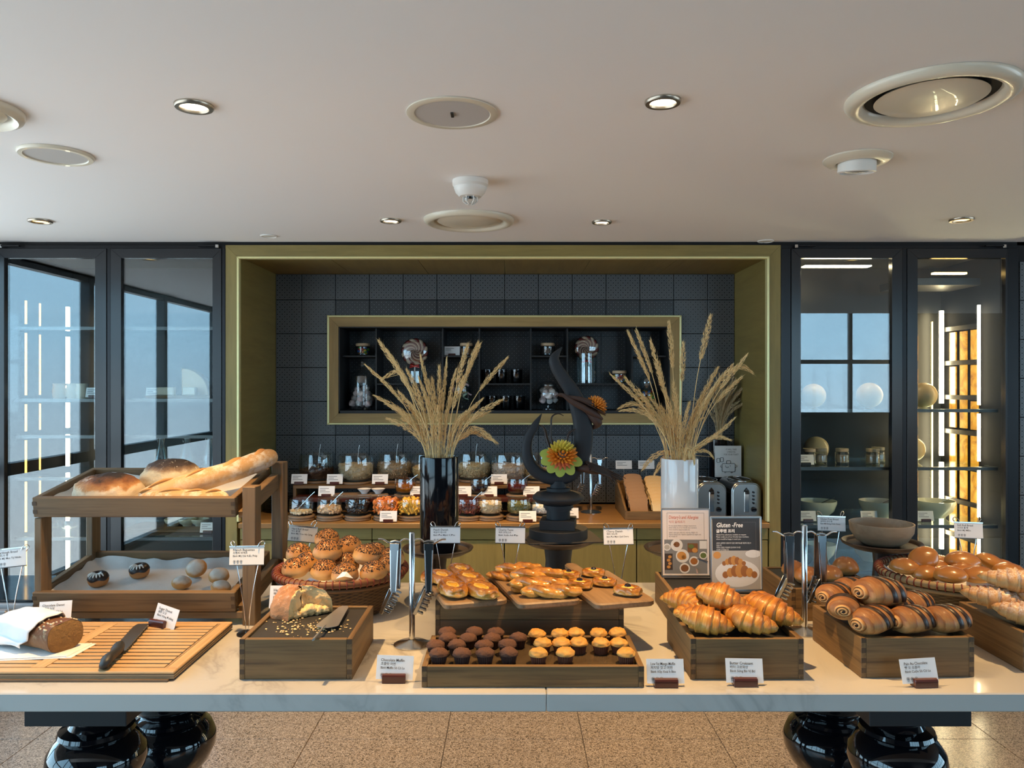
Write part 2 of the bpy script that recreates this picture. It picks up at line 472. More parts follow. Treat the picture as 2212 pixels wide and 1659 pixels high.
bread('rye_crust', ((0, (.26, .15, .07)), (.5, (.20, .09, .036)), (1, (.12, .040, .016))), 18, .6, .8, 0, .7, .28, (.40, .30, .17), 40)
bread('sweet_crust', ((0, (.34, .14, .05)), (.4, (.48, .22, .09)), (1, (.42, .18, .075))), 22, 1.0, .8, 0, 1.0, .30, (.66, .46, .33), 60)
bread('crumb', ((0, (.90, .60, .25)), (1, (.97, .70, .36))), 40, .8, .9, 0, 1.0, bscale=80)
bread('toast_brown', ((0, (.30, .17, .09)), (1, (.34, .20, .11))), 70, .7, .9, 0, .6)
bread('toast_white', ((0, (.66, .46, .24)), (.3, (.72, .58, .36)), (1, (.66, .44, .20))), 50, .4, .9, 0, .5)

def pastry_attr(name, stops, rough, coat, sugar=0.0, streak=70):
    """laminated dough: colour from the height of the folds (mesh attribute) and streaks"""
    t = NT(name); a = t.N('VertexColor'); a.layer_name = 'Col'; v = t.coord('Object')
    sp = t.N('SeparateColor'); t.l.new(a.outputs[0], sp.inputs[0])
    n = t.noise(t.coord('Object', (streak*2.6, streak*.35, streak*.35)), 1.0, 4, .65); n2 = t.noise(v, 18, 2)
    f = t.math('ADD', sp.outputs[0], t.math('ADD', t.math('MULTIPLY', t.math('SUBTRACT', n, .5), .45), t.math('MULTIPLY', t.math('SUBTRACT', n2, .5), .4)), clamp=True)
    c = t.ramp(f, *stops)
    if sugar:
        tcn = t.N('TexCoord'); s = t.N('SeparateXYZ'); t.l.new(tcn.outputs['Generated'], s.inputs[0])
        g = t.math('MULTIPLY', t.ramp(s.outputs[2], (.5, 0.0), (.8, 1.0)), t.ramp(t.noise(v, 160, 4, .7), (.5-.12*sugar, 0.0), (.66, .9)))
        c = t.mix(g, c, (.82, .78, .72))
    t.p(col=c, rough=rough, coat=coat, crough=.2); t.bump(n, .7, .004)
CST = ((0, (.68, .44, .15)), (.3, (.58, .29, .05)), (.6, (.42, .15, .016)), (1, (.20, .058, .007)))
pastry_attr('croissant', CST, .42, .12)
pastry_attr('sugar_croissant', ((0, (.70, .48, .22)), (.4, (.56, .28, .08)), (.8, (.34, .12, .025)), (1, (.22, .07, .014))), .55, .1, 1.0)
pastry_attr('pain', ((0, (.56, .36, .16)), (.25, (.44, .22, .07)), (.55, (.28, .105, .024)), (1, (.12, .036, .009))), .55, .05)

def straw(name, c1, c2):
    t = NT(name); n = t.noise(t.coord('Object', (1, 1, 1)), 40, 3); t.p(col=t.mix(n, c1, c2), rough=.7)
straw('straw', (.90, .66, .33), (.74, .50, .20)); straw('straw_pale', (.66, .54, .34), (.50, .38, .20))
def onyx():
    t = NT('onyx'); v = t.coord('Object'); n = t.noise(v, 9, 5, .6, 1.5)
    c = t.ramp(n, (.3, (.30, .07, .003)), (.5, (.85, .36, .02)), (.7, (1, .62, .10)))
    t.p(col=(.2, .1, .02), rough=.25, em=c, ems=.85)
onyx()
def baking_paper():
    t = NT('baking_paper'); n = t.noise(t.coord('Object'), 9, 4, .6)
    t.p(col=t.mix(n, (.60, .58, .55), (.76, .74, .71)), rough=.7); t.bump(n, .6, .01)
baking_paper()
def tray_metal():
    t = NT('tray_metal'); n = t.noise(t.coord('Object'), 26, 4, .7)
    t.p(col=t.mix(n, (.10, .065, .035), (.24, .17, .10)), rough=.22, metal=.55)
tray_metal()
def basket_mat():
    t = NT('wicker'); n = t.noise(t.coord('Object'), 60, 3); a = t.N('VertexColor'); a.layer_name = 'Col'; t.p(col=t.mix(a.outputs[0], (.045, .020, .008), t.mix(n, (.17, .085, .030), (.34, .19, .070))), rough=.5)
    t = NT('wicker_pale'); n = t.noise(t.coord('Object'), 60, 3); a = t.N('VertexColor'); a.layer_name = 'Col'; t.p(col=t.mix(a.outputs[0], (.08, .048, .020), t.mix(n, (.24, .16, .07), (.42, .30, .15))), rough=.6)
basket_mat()
plain('cab_back', (.014, .016, .019), .4, spec=.3); plain('cab_dark', (.008, .008, .009), .85, spec=.1)
emit('led_soft', (1, .82, .54), 12.0)
plain('lens_frost', (.42, .40, .36), .15, .3)
t_ = NT('onyx_dim'); n_ = t_.noise(t_.coord('Object'), 9, 4); t_.p(col=t_.mix(n_, (.10, .04, .006), (.34, .17, .03)), rough=.25)
plain('appliance_grey', (.34, .34, .35), .4, .3); plain('strip_blue', (.42, .52, .56), .5); plain('rim_brown', (.20, .085, .035), .5); plain('acrylic_dark', (.02, .02, .022), .1)
plain('toaster_steel', (.30, .29, .28), .26, 1.0)
plain('tong_steel', (.36, .38, .40), .2, 1.0)
plain('wicker_plain', (.16, .080, .030), .55); plain('wicker_plain_pale', (.36, .26, .13), .6)
plain('server_steel', (.62, .61, .60), .32, .9)
plain('dark_carpet', (.035, .034, .036), .9); plain('dark_ceiling', (.06, .06, .062), .7)
emit('led_gold', (1, .52, .10), 3.2)
# ============================================================= the room
XL, XR, YB, ZH = -2.93, 7.2, -5.05, 3.5
def struct(o, label=None): return tag(o, label, None, None, 'structure')
floor = struct(MB().bx(XL, XR, -.05, 4.75, -.10, -.012).build('floor', 'granite'), 'speckled brown granite floor')
tw = .625
struct(MB().bx(XL, XR, YB, -.05, -.10, 0).build('floor_carpet', 'dark_carpet'), 'dark carpet behind the camera')
tme = MB().box((0, 0, 0), (tw-.003, tw-.003, .012), .0012).mesh('floor_tile', 'granite')
for i in range(-4, 5):
    for j in range(-4, 3):
        if 3.508+tw*(j-1) < -.04: continue
        put('floor_tile', tme, floor, (-.302+tw*(i+.5), 3.508+tw*(j-.5), -.006))
struct(MB().bx(XL, XR, -.05, 4.75, ZC, ZC+.06).build('ceiling', 'ceiling_paint'), 'smooth white ceiling over the buffet')
struct(MB().bx(XL, XR, YB, -.05, ZH, ZH+.06).build('ceiling_high', 'dark_ceiling'))
struct(MB().bx(XL, XR, -.08, -.05, ZC+.06, ZH).build('wall_bulkhead', 'ceiling_paint'))
def window(name, axis, fixed, a0, a1, z0, z1, n, rails, label):
    """a glazed opening: head, sill, mullions, rails and panes; axis 0 runs along X, 1 along Y"""
    w_ = thing(name, None, None); del_ = .05
    def bar(nm, u0, u1, zz0, zz1, d=.07, mt='window_metal'):
        b = MB()
        if axis == 1: b.bx(fixed-d/2, fixed+d/2, u0, u1, zz0, zz1)
        else: b.bx(u0, u1, fixed-d/2, fixed+d/2, zz0, zz1)
        b.build(nm, mt, w_)
    st = (a1-a0)/n
    for i in range(n+1): bar('mullion', a0+st*i-.03, a0+st*i+.03, z0, z1)
    zs = [z0]+rails+[z1]
    for z in zs: bar('rail', a0, a1, z-.035, z+.035, .06)
    for i in range(n):
        for za, zb in zip(zs, zs[1:]):
            bar('pane', a0+st*i+.03, a0+st*(i+1)-.03, za+.035, zb-.035, .006, 'bowl_glass')
    struct(w_, label)
window('window_1', 1, XL-.03, -4.1, 3.9, .37, 2.36, 7, [1.12], 'side window wall with dark mullions')
window('window_2', 0, YB-.03, 2.5, 6.9, 1.1, 3.3, 4, [2.0], 'rear window with a dark rail')
b = MB().bx(XL-.1, XL, YB, 4.75, -.1, .37).bx(XL-.1, XL, YB, 4.75, 2.36, ZH).bx(XL-.1, XL, YB, -4.1, .37, 2.36).bx(XL-.1, XL, 3.9, 4.75, .37, 2.36)
struct(b.build('wall_left', 'pale_wall'))
b = MB().bx(XL, 2.5, YB-.1, YB, -.1, ZH).bx(6.9, XR, YB-.1, YB, -.1, ZH).bx(2.5, 6.9, YB-.1, YB, -.1, 1.1).bx(2.5, 6.9, YB-.1, YB, 3.3, ZH)
struct(b.build('wall_rear', 'dark_wall'))
window('added_window_3', 1, XR+.03, -2.4, 3.5, .37, 2.27, 7, [1.12], 'added unseen window wall at the far right')  # unseen window, added to lift the daylight on the right ceiling
struct(MB().bx(XR, XR+.1, YB, 4.75, -.1, .37).bx(XR, XR+.1, YB, 4.75, 2.27, ZH).bx(XR, XR+.1, YB, -2.4, .37, 2.27).bx(XR, XR+.1, 3.5, 4.75, .37, 2.27).build('wall_right', 'dark_wall'))

# back wall: backing, tiled niche, tiles beside the right cabinet
NX0, NX1, NZ1 = -1.434, 1.351, 2.287
HX0, HX1, HZ0, HZ1 = -1.0487, .956, 1.4499, 1.9672          # opening of the wall shelf
wb = MB()
wb.bx(XL, NX0-.08, 4.72, 4.75, 0, ZC).bx(NX1+.08, 2.667, 4.72, 4.75, 0, ZC).bx(2.667, XR, 4.06, 4.75, 0, ZC)
wb.bx(XL, -2.715, 4.06, 4.72, 0, ZC)
wb.bx(NX0-.08, HX0-.02, 4.676, 4.72, 0, ZC).bx(HX1+.02, NX1+.08, 4.676, 4.72, 0, ZC)
wb.bx(HX0-.02, HX1+.02, 4.676, 4.72, 0, HZ0-.02).bx(HX0-.02, HX1+.02, 4.676, 4.72, HZ1+.02, ZC)
wall_back = struct(wb.build('wall_back', 'black_gap'), 'dark back wall with the tiled niche')
TP = .2053; TX0, TZ0 = -.4555, 1.3093
hx0, hx1, hz0, hz1 = HX0-.03, HX1+.03, HZ0-.035, HZ1+.035
tile_cache = {}
for i in range(-5, 10):
    for j in range(-3, 6):
        x0, x1 = max(TX0+i*TP, NX0)+.0016, min(TX0+(i+1)*TP, NX1)-.0016
        z0, z1 = max(TZ0+j*TP, .893)+.0016, min(TZ0+(j+1)*TP, NZ1)-.0016
        if x1-x0 < .02 or z1-z0 < .02: continue
        pcs = []
        if x1 > hx0 and x0 < hx1 and z1 > hz0 and z0 < hz1:
            if x0 < hx0: pcs.append((x0, hx0, z0, z1))
            if x1 > hx1: pcs.append((hx1, x1, z0, z1))
            a0, a1 = max(x0, hx0), min(x1, hx1)
            if z0 < hz0: pcs.append((a0, a1, z0, hz0))
            if z1 > hz1: pcs.append((a0, a1, hz1, z1))
        else: pcs.append((x0, x1, z0, z1))
        if not pcs: continue
        inv = -3 <= i <= 6 and j in (0, 3)
        mt = 'tile_dark' if inv else 'tile_light'
        cx_, cz_ = TX0+(i+.5)*TP, TZ0+(j+.5)*TP
        key = tuple(round(q, 4) for p_ in pcs for q in (p_[0]-cx_, p_[1]-cx_, p_[2]-cz_, p_[3]-cz_))+(mt,)
        if key not in tile_cache:
            m = MB()
            for (a0, a1, c0, c1) in pcs: m.bx(a0-cx_, a1-cx_, -.005, .005, c0-cz_, c1-cz_, .0012)
            tile_cache[key] = m.mesh('tile', mt)
        put('tile', tile_cache[key], wall_back, (cx_, Y2+.001+random.uniform(-.001, .001), cz_))
m = MB().box((0, 0, 0), (.198, .010, .202), .0012).mesh('tile', 'tile_light')
for i in range(6):
    for j in range(11):
        put('tile', m, wall_back, (2.775+i*TP*.985, 4.055, .11+j*TP))

# niche lining and gilt-edged surround
nl = thing('trim_1', None, None)
MB().bx(NX0-.06, NX0, Y1+.02, 4.676, .0, NZ1+.06).build('side_panel', 'olive_y', nl)
MB().bx(NX1, NX1+.06, Y1+.02, 4.676, .0, NZ1+.06).build('side_panel', 'olive_y', nl)
for i in range(6):
    a, c = lerp(NX0, NX1, i/6), lerp(NX0, NX1, (i+1)/6)
    MB().bx(a+.0008, c-.0008, Y1+.02, 4.676, NZ1, NZ1+.03, .001).build('soffit_panel', 'olive_y', nl)
FX0, FX1, FZ1 = -1.507, 1.414, 2.351
def mitred(b, x0, x1, zt, w_, y0, y1, zb):
    """three-sided surround with mitred upper corners, as separate prisms"""
    M = Matrix(((1, 0, 0, 0), (0, 0, -1, 0), (0, 1, 0, 0), (0, 0, 0, 1)))       # x,y,z -> x,-z,y
    return [([(x0, zb), (x0+w_, zb), (x0+w_, zt-w_), (x0, zt)], M), ([(x1-w_, zb), (x1, zb), (x1, zt), (x1-w_, zt-w_)], M), ([(x0, zt), (x0+w_, zt-w_), (x1-w_, zt-w_), (x1, zt)], M)]
for k_, (poly, M) in enumerate(mitred(None, FX0, FX1, FZ1, .060, 0, 0, .0)):
    MB().prism(poly, -(Y1+.03), -(Y1-.005), .0008, M).build('surround', ('olive_z', 'olive_z', 'olive_x')[k_], nl)
for k_, (poly, M) in enumerate(mitred(None, FX0+.060, FX1-.060, FZ1-.060, .0115, 0, 0, .895)):
    MB().prism(poly, -(Y1+.03), -(Y1-.010), .0025, M).build('gilt_bead', 'brass', nl)
struct(nl, 'olive veneered surround of the niche with a gilt bead')
struct(MB().bx(XL, XR, Y1+.01, Y1+.05, FZ1+.001, ZC).build('trim_2', 'black_gap'), 'dark shadow gap under the ceiling')

# ============================================================= base cabinets under the niche
wt = tag(MB().bx(NX0+.002, NX1-.002, 4.02, 4.663, .864, .892, .003).build('worktop', 'counter_top'), 'brown wooden worktop in the niche behind the buffet', 'worktop')
dws = [NX0+.697*i for i in range(5)]
for i in range(4):
    a, c = dws[i]+.002, min(dws[i+1], NX1)-.002
    u = thing('base_cabinet', ['olive base cabinet at the left end of the niche', 'olive base cabinet between the seeded rolls and the black vase stand',
        'olive base cabinet behind the middle cake stand', 'olive base cabinet at the right end of the niche, behind the posters'][i], 'cabinet', (0, 0, 0), 0, 'base cabinets under the niche')
    MB().bx(a, c, 4.075, 4.66, .06, .862).build('body', 'olive_x', u)
    MB().bx(a, c, 4.05, 4.075, .800, .862, .002).build('top_rail', 'olive_x', u)
    MB().bx(a+.001, c-.001, 4.05, 4.075, .09, .796, .002).build('door', 'olive_z', u)
    MB().bx(a, c, 4.12, 4.14, 0, .062).build('plinth', 'black_matt', u)

# ============================================================= wall shelf in the niche
ws = thing('wall_shelf', 'gilt-framed black pigeonhole shelf set into the tiled wall', 'shelf')
YS = Y2-.028
fx0, fx1, fz0, fz1 = HX0-.0675, HX1+.0675, HZ0-.076, HZ1+.0675
M = Matrix(((1, 0, 0, 0), (0, 0, -1, 0), (0, 1, 0, 0), (0, 0, 0, 1)))
def ring4(x0, x1, z0, z1, w_): return [[(x0, z0), (x0+w_, z0+w_), (x0+w_, z1-w_), (x0, z1)], [(x1-w_, z0+w_), (x1, z0), (x1, z1), (x1-w_, z1-w_)], [(x0, z1), (x0+w_, z1-w_), (x1-w_, z1-w_), (x1, z1)], [(x0, z0), (x1, z0), (x1-w_, z0+w_), (x0+w_, z0+w_)]]
for k_, poly in enumerate(ring4(fx0, fx1, fz0, fz1, .012)):
    MB().prism(poly, -(Y2+.002), -(YS-.006), .003, M).build('gilt_bead', 'brass', ws)
for k_, poly in enumerate(ring4(fx0+.012, fx1-.012, fz0+.012, fz1-.012, .056)):
    MB().prism(poly, -(Y2+.002), -YS, .001, M).build('frame_rail', ('frame_z', 'frame_z', 'frame_x', 'frame_x')[k_], ws)
YD = 4.94
for (x0, x1, z0, z1) in ((HX0-.02, HX0+.008, HZ0-.02, HZ1+.02), (HX1-.008, HX1+.02, HZ0-.02, HZ1+.02), (HX0, HX1, HZ1-.008, HZ1+.02), (HX0, HX1, HZ0-.02, HZ0+.010)):
    MB().bx(x0, x1, YS+.004, YD, z0, z1, .001).build('lining', 'black_matt', ws)
MB().bx(HX0-.02, HX1+.02, YD, YD+.02, HZ0-.02, HZ1+.02).build('back_panel', 'black_gap', ws)
for i in range(-3, 7):
    for j in (0, 1, 2, 3):
        x0, x1 = max(TX0+i*TP, HX0)+.001, min(TX0+(i+1)*TP, HX1)-.001
        z0, z1 = max(TZ0+j*TP, HZ0)+.001, min(TZ0+(j+1)*TP, HZ1)-.001
        if x1-x0 > .01 and z1-z0 > .01:
            MB().bx(x0, x1, YD-.006, YD, z0, z1).build('back_tile', 'tile_dark', ws)
def SX(px): return (px-CX)/F*4.70
def SZ(py): return CZ-(py-CY)/F*4.70
DIV = [SX(q) for q in (813, 956.5, 1035.5, 1146.5, 1225.5, 1365.5)]
for x in DIV: MB().bx(x-.005, x+.005, 4.69, YD-.006, HZ0+.010, HZ1-.008, .001).build('divider', 'black_matt', ws)
EDG = [HX0+.008]+DIV+[HX1-.008]
SHZ = []
for i in range(7):
    z = SZ(768 if i % 2 == 0 else 828)
    SHZ.append(z)
    MB().bx(EDG[i]+.005, EDG[i+1]-.005, 4.695, YD-.006, z-.010, z, .001).build('shelf', 'black_matt', ws)
SFL = HZ0+.010

# ============================================================= glazed display cabinets
def door(parent, x0, x1, z0, z1, wl_, wr_, wt_=.049):
    d = thing('door', None, None); d.parent = parent
    y0, y1 = Y1-.012, Y1+.028
    polys = [[(x0, z0), (x0+wl_, z0+wt_), (x0+wl_, z1-wt_), (x0, z1)], [(x1-wr_, z0+wt_), (x1, z0), (x1, z1), (x1-wr_, z1-wt_)], [(x0, z1), (x0+wl_, z1-wt_), (x1-wr_, z1-wt_), (x1, z1)], [(x0, z0), (x1, z0), (x1-wr_, z0+wt_), (x0+wl_, z0+wt_)]]
    for k_, poly in enumerate(polys): MB().prism(poly, -y1, -y0, .001, M).build(('stile', 'stile', 'rail', 'rail')[k_], 'door_metal', d)
    MB().bx(x0+wl_-.005, x1-wr_+.005, Y1+.004, Y1+.012, z0+wt_-.005, z1-wt_+.005).build('pane', 'door_glass', d)
    return d
def hinge(parent, x, s):
    h = thing('hinge', None, None); h.parent = parent
    MB().lathe([(0, 0), (.010, 0), (.010, .016), (0, .016)], 12, Matrix.Translation((x, Y1-.022, 2.333))).build('pin', 'chrome', h, 40)
    MB().bx(min(x, x+s*.10), max(x, x+s*.10), Y1-.03, Y1-.014, 2.340, 2.348, .001).build('arm', 'black_steel', h)
DZ0, DZ1 = .10, 2.331
def cabinet(name, label, xa, xb, doors, posts, inner, hinges):
    c = thing(name, label, 'cabinet', group='glazed display cabinets')
    MB().bx(xa, xb, 4.66, 4.70, .0, FZ1).build('back', 'cab_back', c)
    MB().bx(xa, xb, Y1+.03, 4.66, FZ1-.03, FZ1).build('top', 'black_matt', c)
    MB().bx(xa, xb, Y1+.03, 4.66, .0, .10).build('base', 'black_matt', c)
    MB().bx(xa, inner[0], Y1+.03, 4.66, .10, FZ1-.03).build('side', 'cab_dark', c)
    MB().bx(inner[1], xb, Y1+.03, 4.66, .10, FZ1-.03).build('side', 'cab_dark', c)
    MB().bx(xa, xb, Y1, Y1+.03, 2.334, FZ1).build('header', 'black_steel', c)
    MB().bx(xa, xb, Y1, Y1+.03, .0, .095).build('plinth', 'black_steel', c)
    for (p0, p1) in posts: MB().bx(p0, p1, Y1-.008, Y1+.03, .0, 2.334, .002).build('post', 'black_steel', c)
    for d in doors: door(c, d[0], d[1], DZ0, DZ1, d[2], d[3])
    for (x, s) in hinges: hinge(c, x, s)
    return c
CL = cabinet('display_cabinet', 'tall glazed display cabinet on the left, full of blue window reflections', -2.715, -1.508,
    [(-2.712, -2.131, .045, .059), (-2.109, -1.527, .056, .046)], [(-2.130, -2.110), (-1.526, -1.508)], (-2.66, -1.56), [(-2.68, 1), (-1.545, -1)])
CR = cabinet('display_cabinet', 'tall glazed display cabinet on the right, lit amber inside', 1.415, 2.666,
    [(1.468, 2.051, .049, .054), (2.077, 2.605, .054, .012)], [(1.416, 1.466), (2.052, 2.076), (2.606, 2.665)], (1.47, 2.60), [(1.49, 1), (2.58, -1)])
# glass shelves and light strips
SHL = {}
for c, (x0, x1), zs in ((CL, (-2.655, -1.565), (1.925, 1.540, 1.345, 1.12, .80)), (CR, (1.475, 2.595), (1.485, 1.175, .865, .62))):
    for z in zs:
        s = MB().bx(x0, x1, 4.12, 4.655, z-.012, z, .001).build('shelf', 'shelf_glass', c)
        MB().bx(x0, x1, 4.105, 4.119, z-.016, z+.001).build('edge_strip', 'dark_steel', s)
    SHL[c.name] = zs
def strips(c, x, y, zs, r, mt):
    for a, b_ in zip(zs, zs[1:]):
        MB().tube([(x, y, a+.02), (x, y, b_-.03)], r, 8).build('light_strip', mt, c, 60)
zl = [.12, .80, 1.12, 1.345, 1.540, 1.925, 2.10]
strips(CL, -2.60, 4.50, zl, .011, 'led_soft'); strips(CL, -2.63, 4.16, zl, .0055, 'led_gold'); strips(CL, -2.64, 4.30, zl, .0045, 'led_gold')
zr = [.12, .62, .865, 1.175, 1.485, 2.085]
strips(CR, 2.555, 4.575, zr, .013, 'led'); strips(CR, 2.572, 4.235, zr, .008, 'led')
MB().tube([(2.50, 4.575, .14), (2.50, 4.575, 1.99)], .004, 6).build('light_strip', 'led_amber', CR)
# amber stone panels in a black lattice on the right-hand inner wall and the back
for j in range(9):
    z0 = .16+j*.2
    for i in range(3):
        y0 = 4.275+i*.105
        MB().bx(2.588, 2.596, y0, y0+.066, z0+random.uniform(-.008, .008), z0+.168+random.uniform(-.006, .006), .001).build('stone_panel', 'onyx', CR)
    MB().bx(2.575, 2.587, 4.25, 4.60, z0+.170, z0+.196).build('lattice_bar', 'black_steel', CR)
for j in range(9):
    MB().bx(2.40, 2.455, 4.648, 4.656, .16+j*.2, .31+j*.2, .001).build('stone_panel', 'onyx_dim', CR)
def ceil_lamp_bar():
    MB().bx(2.36, 2.545, 4.30, 4.33, 2.235, 2.245).build('light_bar', 'led_amber', CR)
ceil_lamp_bar()
MB().bx(1.60, 1.96, 4.19, 4.25, 2.262, 2.268).build('light_bar', 'led', CR)  # added lamp to brighten the shelves, placed where a white panel is reflected
MB().bx(2.15, 2.56, 4.20, 4.50, 2.16, 2.20, .002).build('upper_tray', 'dark_steel', CR)

# ============================================================= ceiling fittings
def CP(px, py):   # point on the ceiling under a pixel
    Y = (ZC-CZ)*F/(CY-py); return Vector(((px-CX)/F*Y, Y, ZC))
def downlight(px, py, r, glow, pw, label, cone=68):
    c = CP(px, py); t = thing('downlight', label, 'light', c, 0, 'recessed downlights')
    MB().lathe([(r, -.001), (r, -.006), (r*.94, -.010), (r*.74, -.010), (r*.68, -.004), (r*.68, -.001)], 40).build('trim_ring', 'nickel', t, 40)
    MB().lathe([(0, -.003), (r*.70, -.003), (r*.70, -.001), (0, -.001)][::-1], 40).build('lens', glow, t, 40)
    l = bpy.data.lights.new('downlight_beam', 'SPOT'); l.energy = pw; l.color = (1, .60, .24); l.spot_size = radians(cone); l.spot_blend = .75; l.shadow_soft_size = .022
    o = bpy.data.objects.new('downlight_beam', l); COL.objects.link(o); o.parent = t; o.location = (0, 0, -.02)
downlight(419, 227, .051, 'lamp_glow', 108, 'bright recessed downlight above the bread board')
downlight(1432, 217, .048, 'lamp_glow', 108, 'bright recessed downlight above the croissants')
downlight(844, 475, .049, 'lamp_glow', 80, 'small bright downlight left of the big round vent near the niche', 92)
downlight(1300, 478, .046, 'lamp_glow', 80, 'small bright downlight right of the big round vent near the niche', 92)
downlight(87, 476, .052, 'lamp_amber', 60, 'yellowish downlight in front of the left cabinet', 90)
downlight(2077, 473, .052, 'lamp_amber', 70, 'yellowish downlight in front of the right cabinet', 90)
downlight(2445, 224, .050, 'lamp_glow', 75, 'added recessed downlight above the right end of the table, outside the picture')  # unseen lamp, added to light the soft rolls and the table end
def vent(px, py, R, label, grp='round ceiling vents', throat='grille', k=.70):
    t = thing('ceiling_vent', label, 'vent', CP(px, py), 0, grp)
    MB().lathe([(R, -.0005), (R*1.0, -.006), (R*.965, -.018), (R*.88, -.024), (R*.80, -.018), (R*.765, -.004), (R*.76, -.001)], 64).build('outer_ring', 'cream_trim', t, 50)
    MB().lathe([(0, -.001), (R*.77, -.001)][::-1], 48).build('throat', throat, t)
    MB().lathe([(R*k*.95, -.004), (R*k, -.010), (R*k*.92, -.016), (R*.3, -.022), (0, -.024)], 56).build('dome_plate', 'cream_trim', t, 60)
vent(2010, 205, .207, 'largest cream round ceiling vent at the upper right', throat='black_gap', k=.65)
vent(1013, 474, .206, 'cream round ceiling vent just above the niche')
vent(-84, 232, .150, 'cream round vent cut off by the left edge')
def disc(px, py, R, name, label, cat, ring, face, th=.008, slot=False):
    t = thing(name, label, cat, CP(px, py))
    MB().lathe([(R, -.0005), (R, -.004), (R*.96, -th), (R*.84, -th), (R*.82, -th*.5)], 56).build('ring', ring, t, 40)
    MB().lathe([(0, -th*.6), (R*.835, -th*.6), (R*.835, -.001)][::-1], 48).build('face', face, t, 40)
    if slot: MB().bx(-.004, .004, -.016, .016, -th*.6-.004, -th*.6).build('slot', 'dark_steel', t)
disc(977, 244, .126, 'ceiling_speaker', 'flat round grey ceiling speaker with a tiny slot in its centre', 'speaker', 'cream_trim', 'grille', .006, True)
disc(121, 333, .112, 'ceiling_speaker', 'round ceiling speaker with a mesh grille at the left', 'speaker', 'cream_trim', 'grille', .010)
disc(581, 509, .042, 'ceiling_disc', 'small flush round cap above the left corner of the niche', 'cap', 'white_plastic', 'white_plastic', .006)
disc(1654, 520, .042, 'ceiling_disc', 'small flush round cap above the right corner of the niche', 'cap', 'white_plastic', 'white_plastic', .006)
t = thing('swivel_spotlight', 'unlit swivel spotlight in a cream ceiling ring', 'light', CP(1852, 342))
MB().lathe([(.108, -.0005), (.108, -.005), (.095, -.016), (.070, -.020), (.064, -.012), (.064, -.001)], 48).build('ring', 'cream_trim', t, 40)
Mx = Matrix.Rotation(radians(8), 4, 'X')
MB().lathe([(.060, -.001), (.060, -.045), (.054, -.048), (.052, -.040)], 40, Mx).build('barrel', 'white_plastic', t, 40)
MB().lathe([(.052, -.040), (.03, -.046), (0, -.048)], 36, Mx).build('lens', 'lens_frost', t, 60)
t = thing('smoke_detector', 'white smoke detector hanging from the ceiling', 'detector', CP(1016, 390))
MB().lathe([(.066, -.0005), (.066, -.018), (.060, -.026), (.060, -.030), (.054, -.046), (.040, -.060), (.020, -.062)], 40).build('housing', 'white_plastic', t, 35)
MB().lathe([(.024, -.060), (.024, -.076), (.014, -.084), (0, -.086)], 24).build('sensor_chamber', 'bowl_glass', t, 60)
for i in range(6):
    a = i*pi/3; MB().tube([(.026*cos(a), .026*sin(a), -.060), (.026*cos(a), .026*sin(a), -.078), (.012*cos(a), .012*sin(a), -.088)], .0022, 6).build('cage_bar', 'white_plastic', t)

# ============================================================= buffet table
YF, YK = 1.839, 2.868
tb = thing('buffet_table', 'long white marble buffet table on black turned legs', 'table')
MB().bx(-1.9, .0825, YF, YK, TZ-.045, TZ, .003).build('marble_slab', 'marble', tb)
MB().bx(.0832, 1.9, YF, YK, TZ-.045, TZ, .003).build('marble_slab', 'marble', tb)
MB().bx(-1.25, 1.18, 1.93, 2.78, TZ-.062, TZ-.046).build('sub_frame', 'black_matt', tb)
legp = [(0, .735), (.075, .735), (.072, .722), (.062, .708), (.070, .694), (.094, .686), (.098, .676), (.088, .668), (.104, .655), (.122, .630), (.128, .600), (.120, .570), (.098, .546), (.086, .534), (.092, .527), (.108, .521), (.112, .512), (.104, .505), (.128, .490), (.144, .455), (.142, .420), (.122, .375), (.095, .345), (.098, .335), (.085, .32), (.075, .22), (.085, .10), (.13, .05), (.14, .03), (.14, .0005), (0, .0005)]
for X, Y in ((-1.133, 2.10), (1.050, 2.10), (-1.133, 2.55), (1.050, 2.55)):
    lg = MB().lathe(legp[::-1], 56, Matrix.Translation((X, Y, 0))).build('leg', 'black_lacquer', tb, 35)
    MB().bx(X-.127, X+.137, Y-.115, Y+.115, .735, TZ-.062, .002).build('leg_block', 'black_matt', lg)
# ============================================================= wooden crates and trays
def crate(name, label, x0, y0, w_, d, h, z=TZ, t=.014, floor_in=.012, inner='slate', rz=0.0, fingers=4, wd='oak', grp='wooden display boxes', fill=True):
    """x0,y0 = front left corner; four boards, inset bottom, finger joints on the front and right corners"""
    c = thing(name, label, 'box', (x0, y0, z), rz, grp)
    MB().bx(t, w_-t, 0, t, 0, h, .0012).build('front_board', wd+'_x', c)
    MB().bx(t, w_-t, d-t, d, 0, h, .0012).build('back_board', wd+'_x', c)
    MB().bx(0, t, 0, d, 0, h, .0012).build('side_board', wd+'_y', c)
    MB().bx(w_-t, w_, 0, d, 0, h, .0012).build('side_board', wd+'_y', c)
    if fill: MB().bx(t+.0005, w_-t-.0005, t+.0005, d-t-.0005, .004, h-floor_in, .001).build('panel' if inner in ('slate', 'black_matt') else 'bottom', inner, c)
    fh = h/(2*fingers)
    fm = MB().box((0, 0, 0), (t-.002, .003, fh), .0004).mesh('finger_joint', 'end_grain')
    for k_ in range(fingers):
        for x in (t/2, w_-t/2): put('finger_joint', fm, c, (x, .0012, fh*(2*k_+1.5)))
    return c
b_slate = crate('display_box', 'wooden box with a slate top holding the torn hazelnut bread', -.683, 1.925, .283, .293, .101, floor_in=.006)
b_crois = crate('display_box', 'wooden box piled with plain butter croissants', .447, 1.925, .284, .293, .102, floor_in=.014, inner='black_matt')
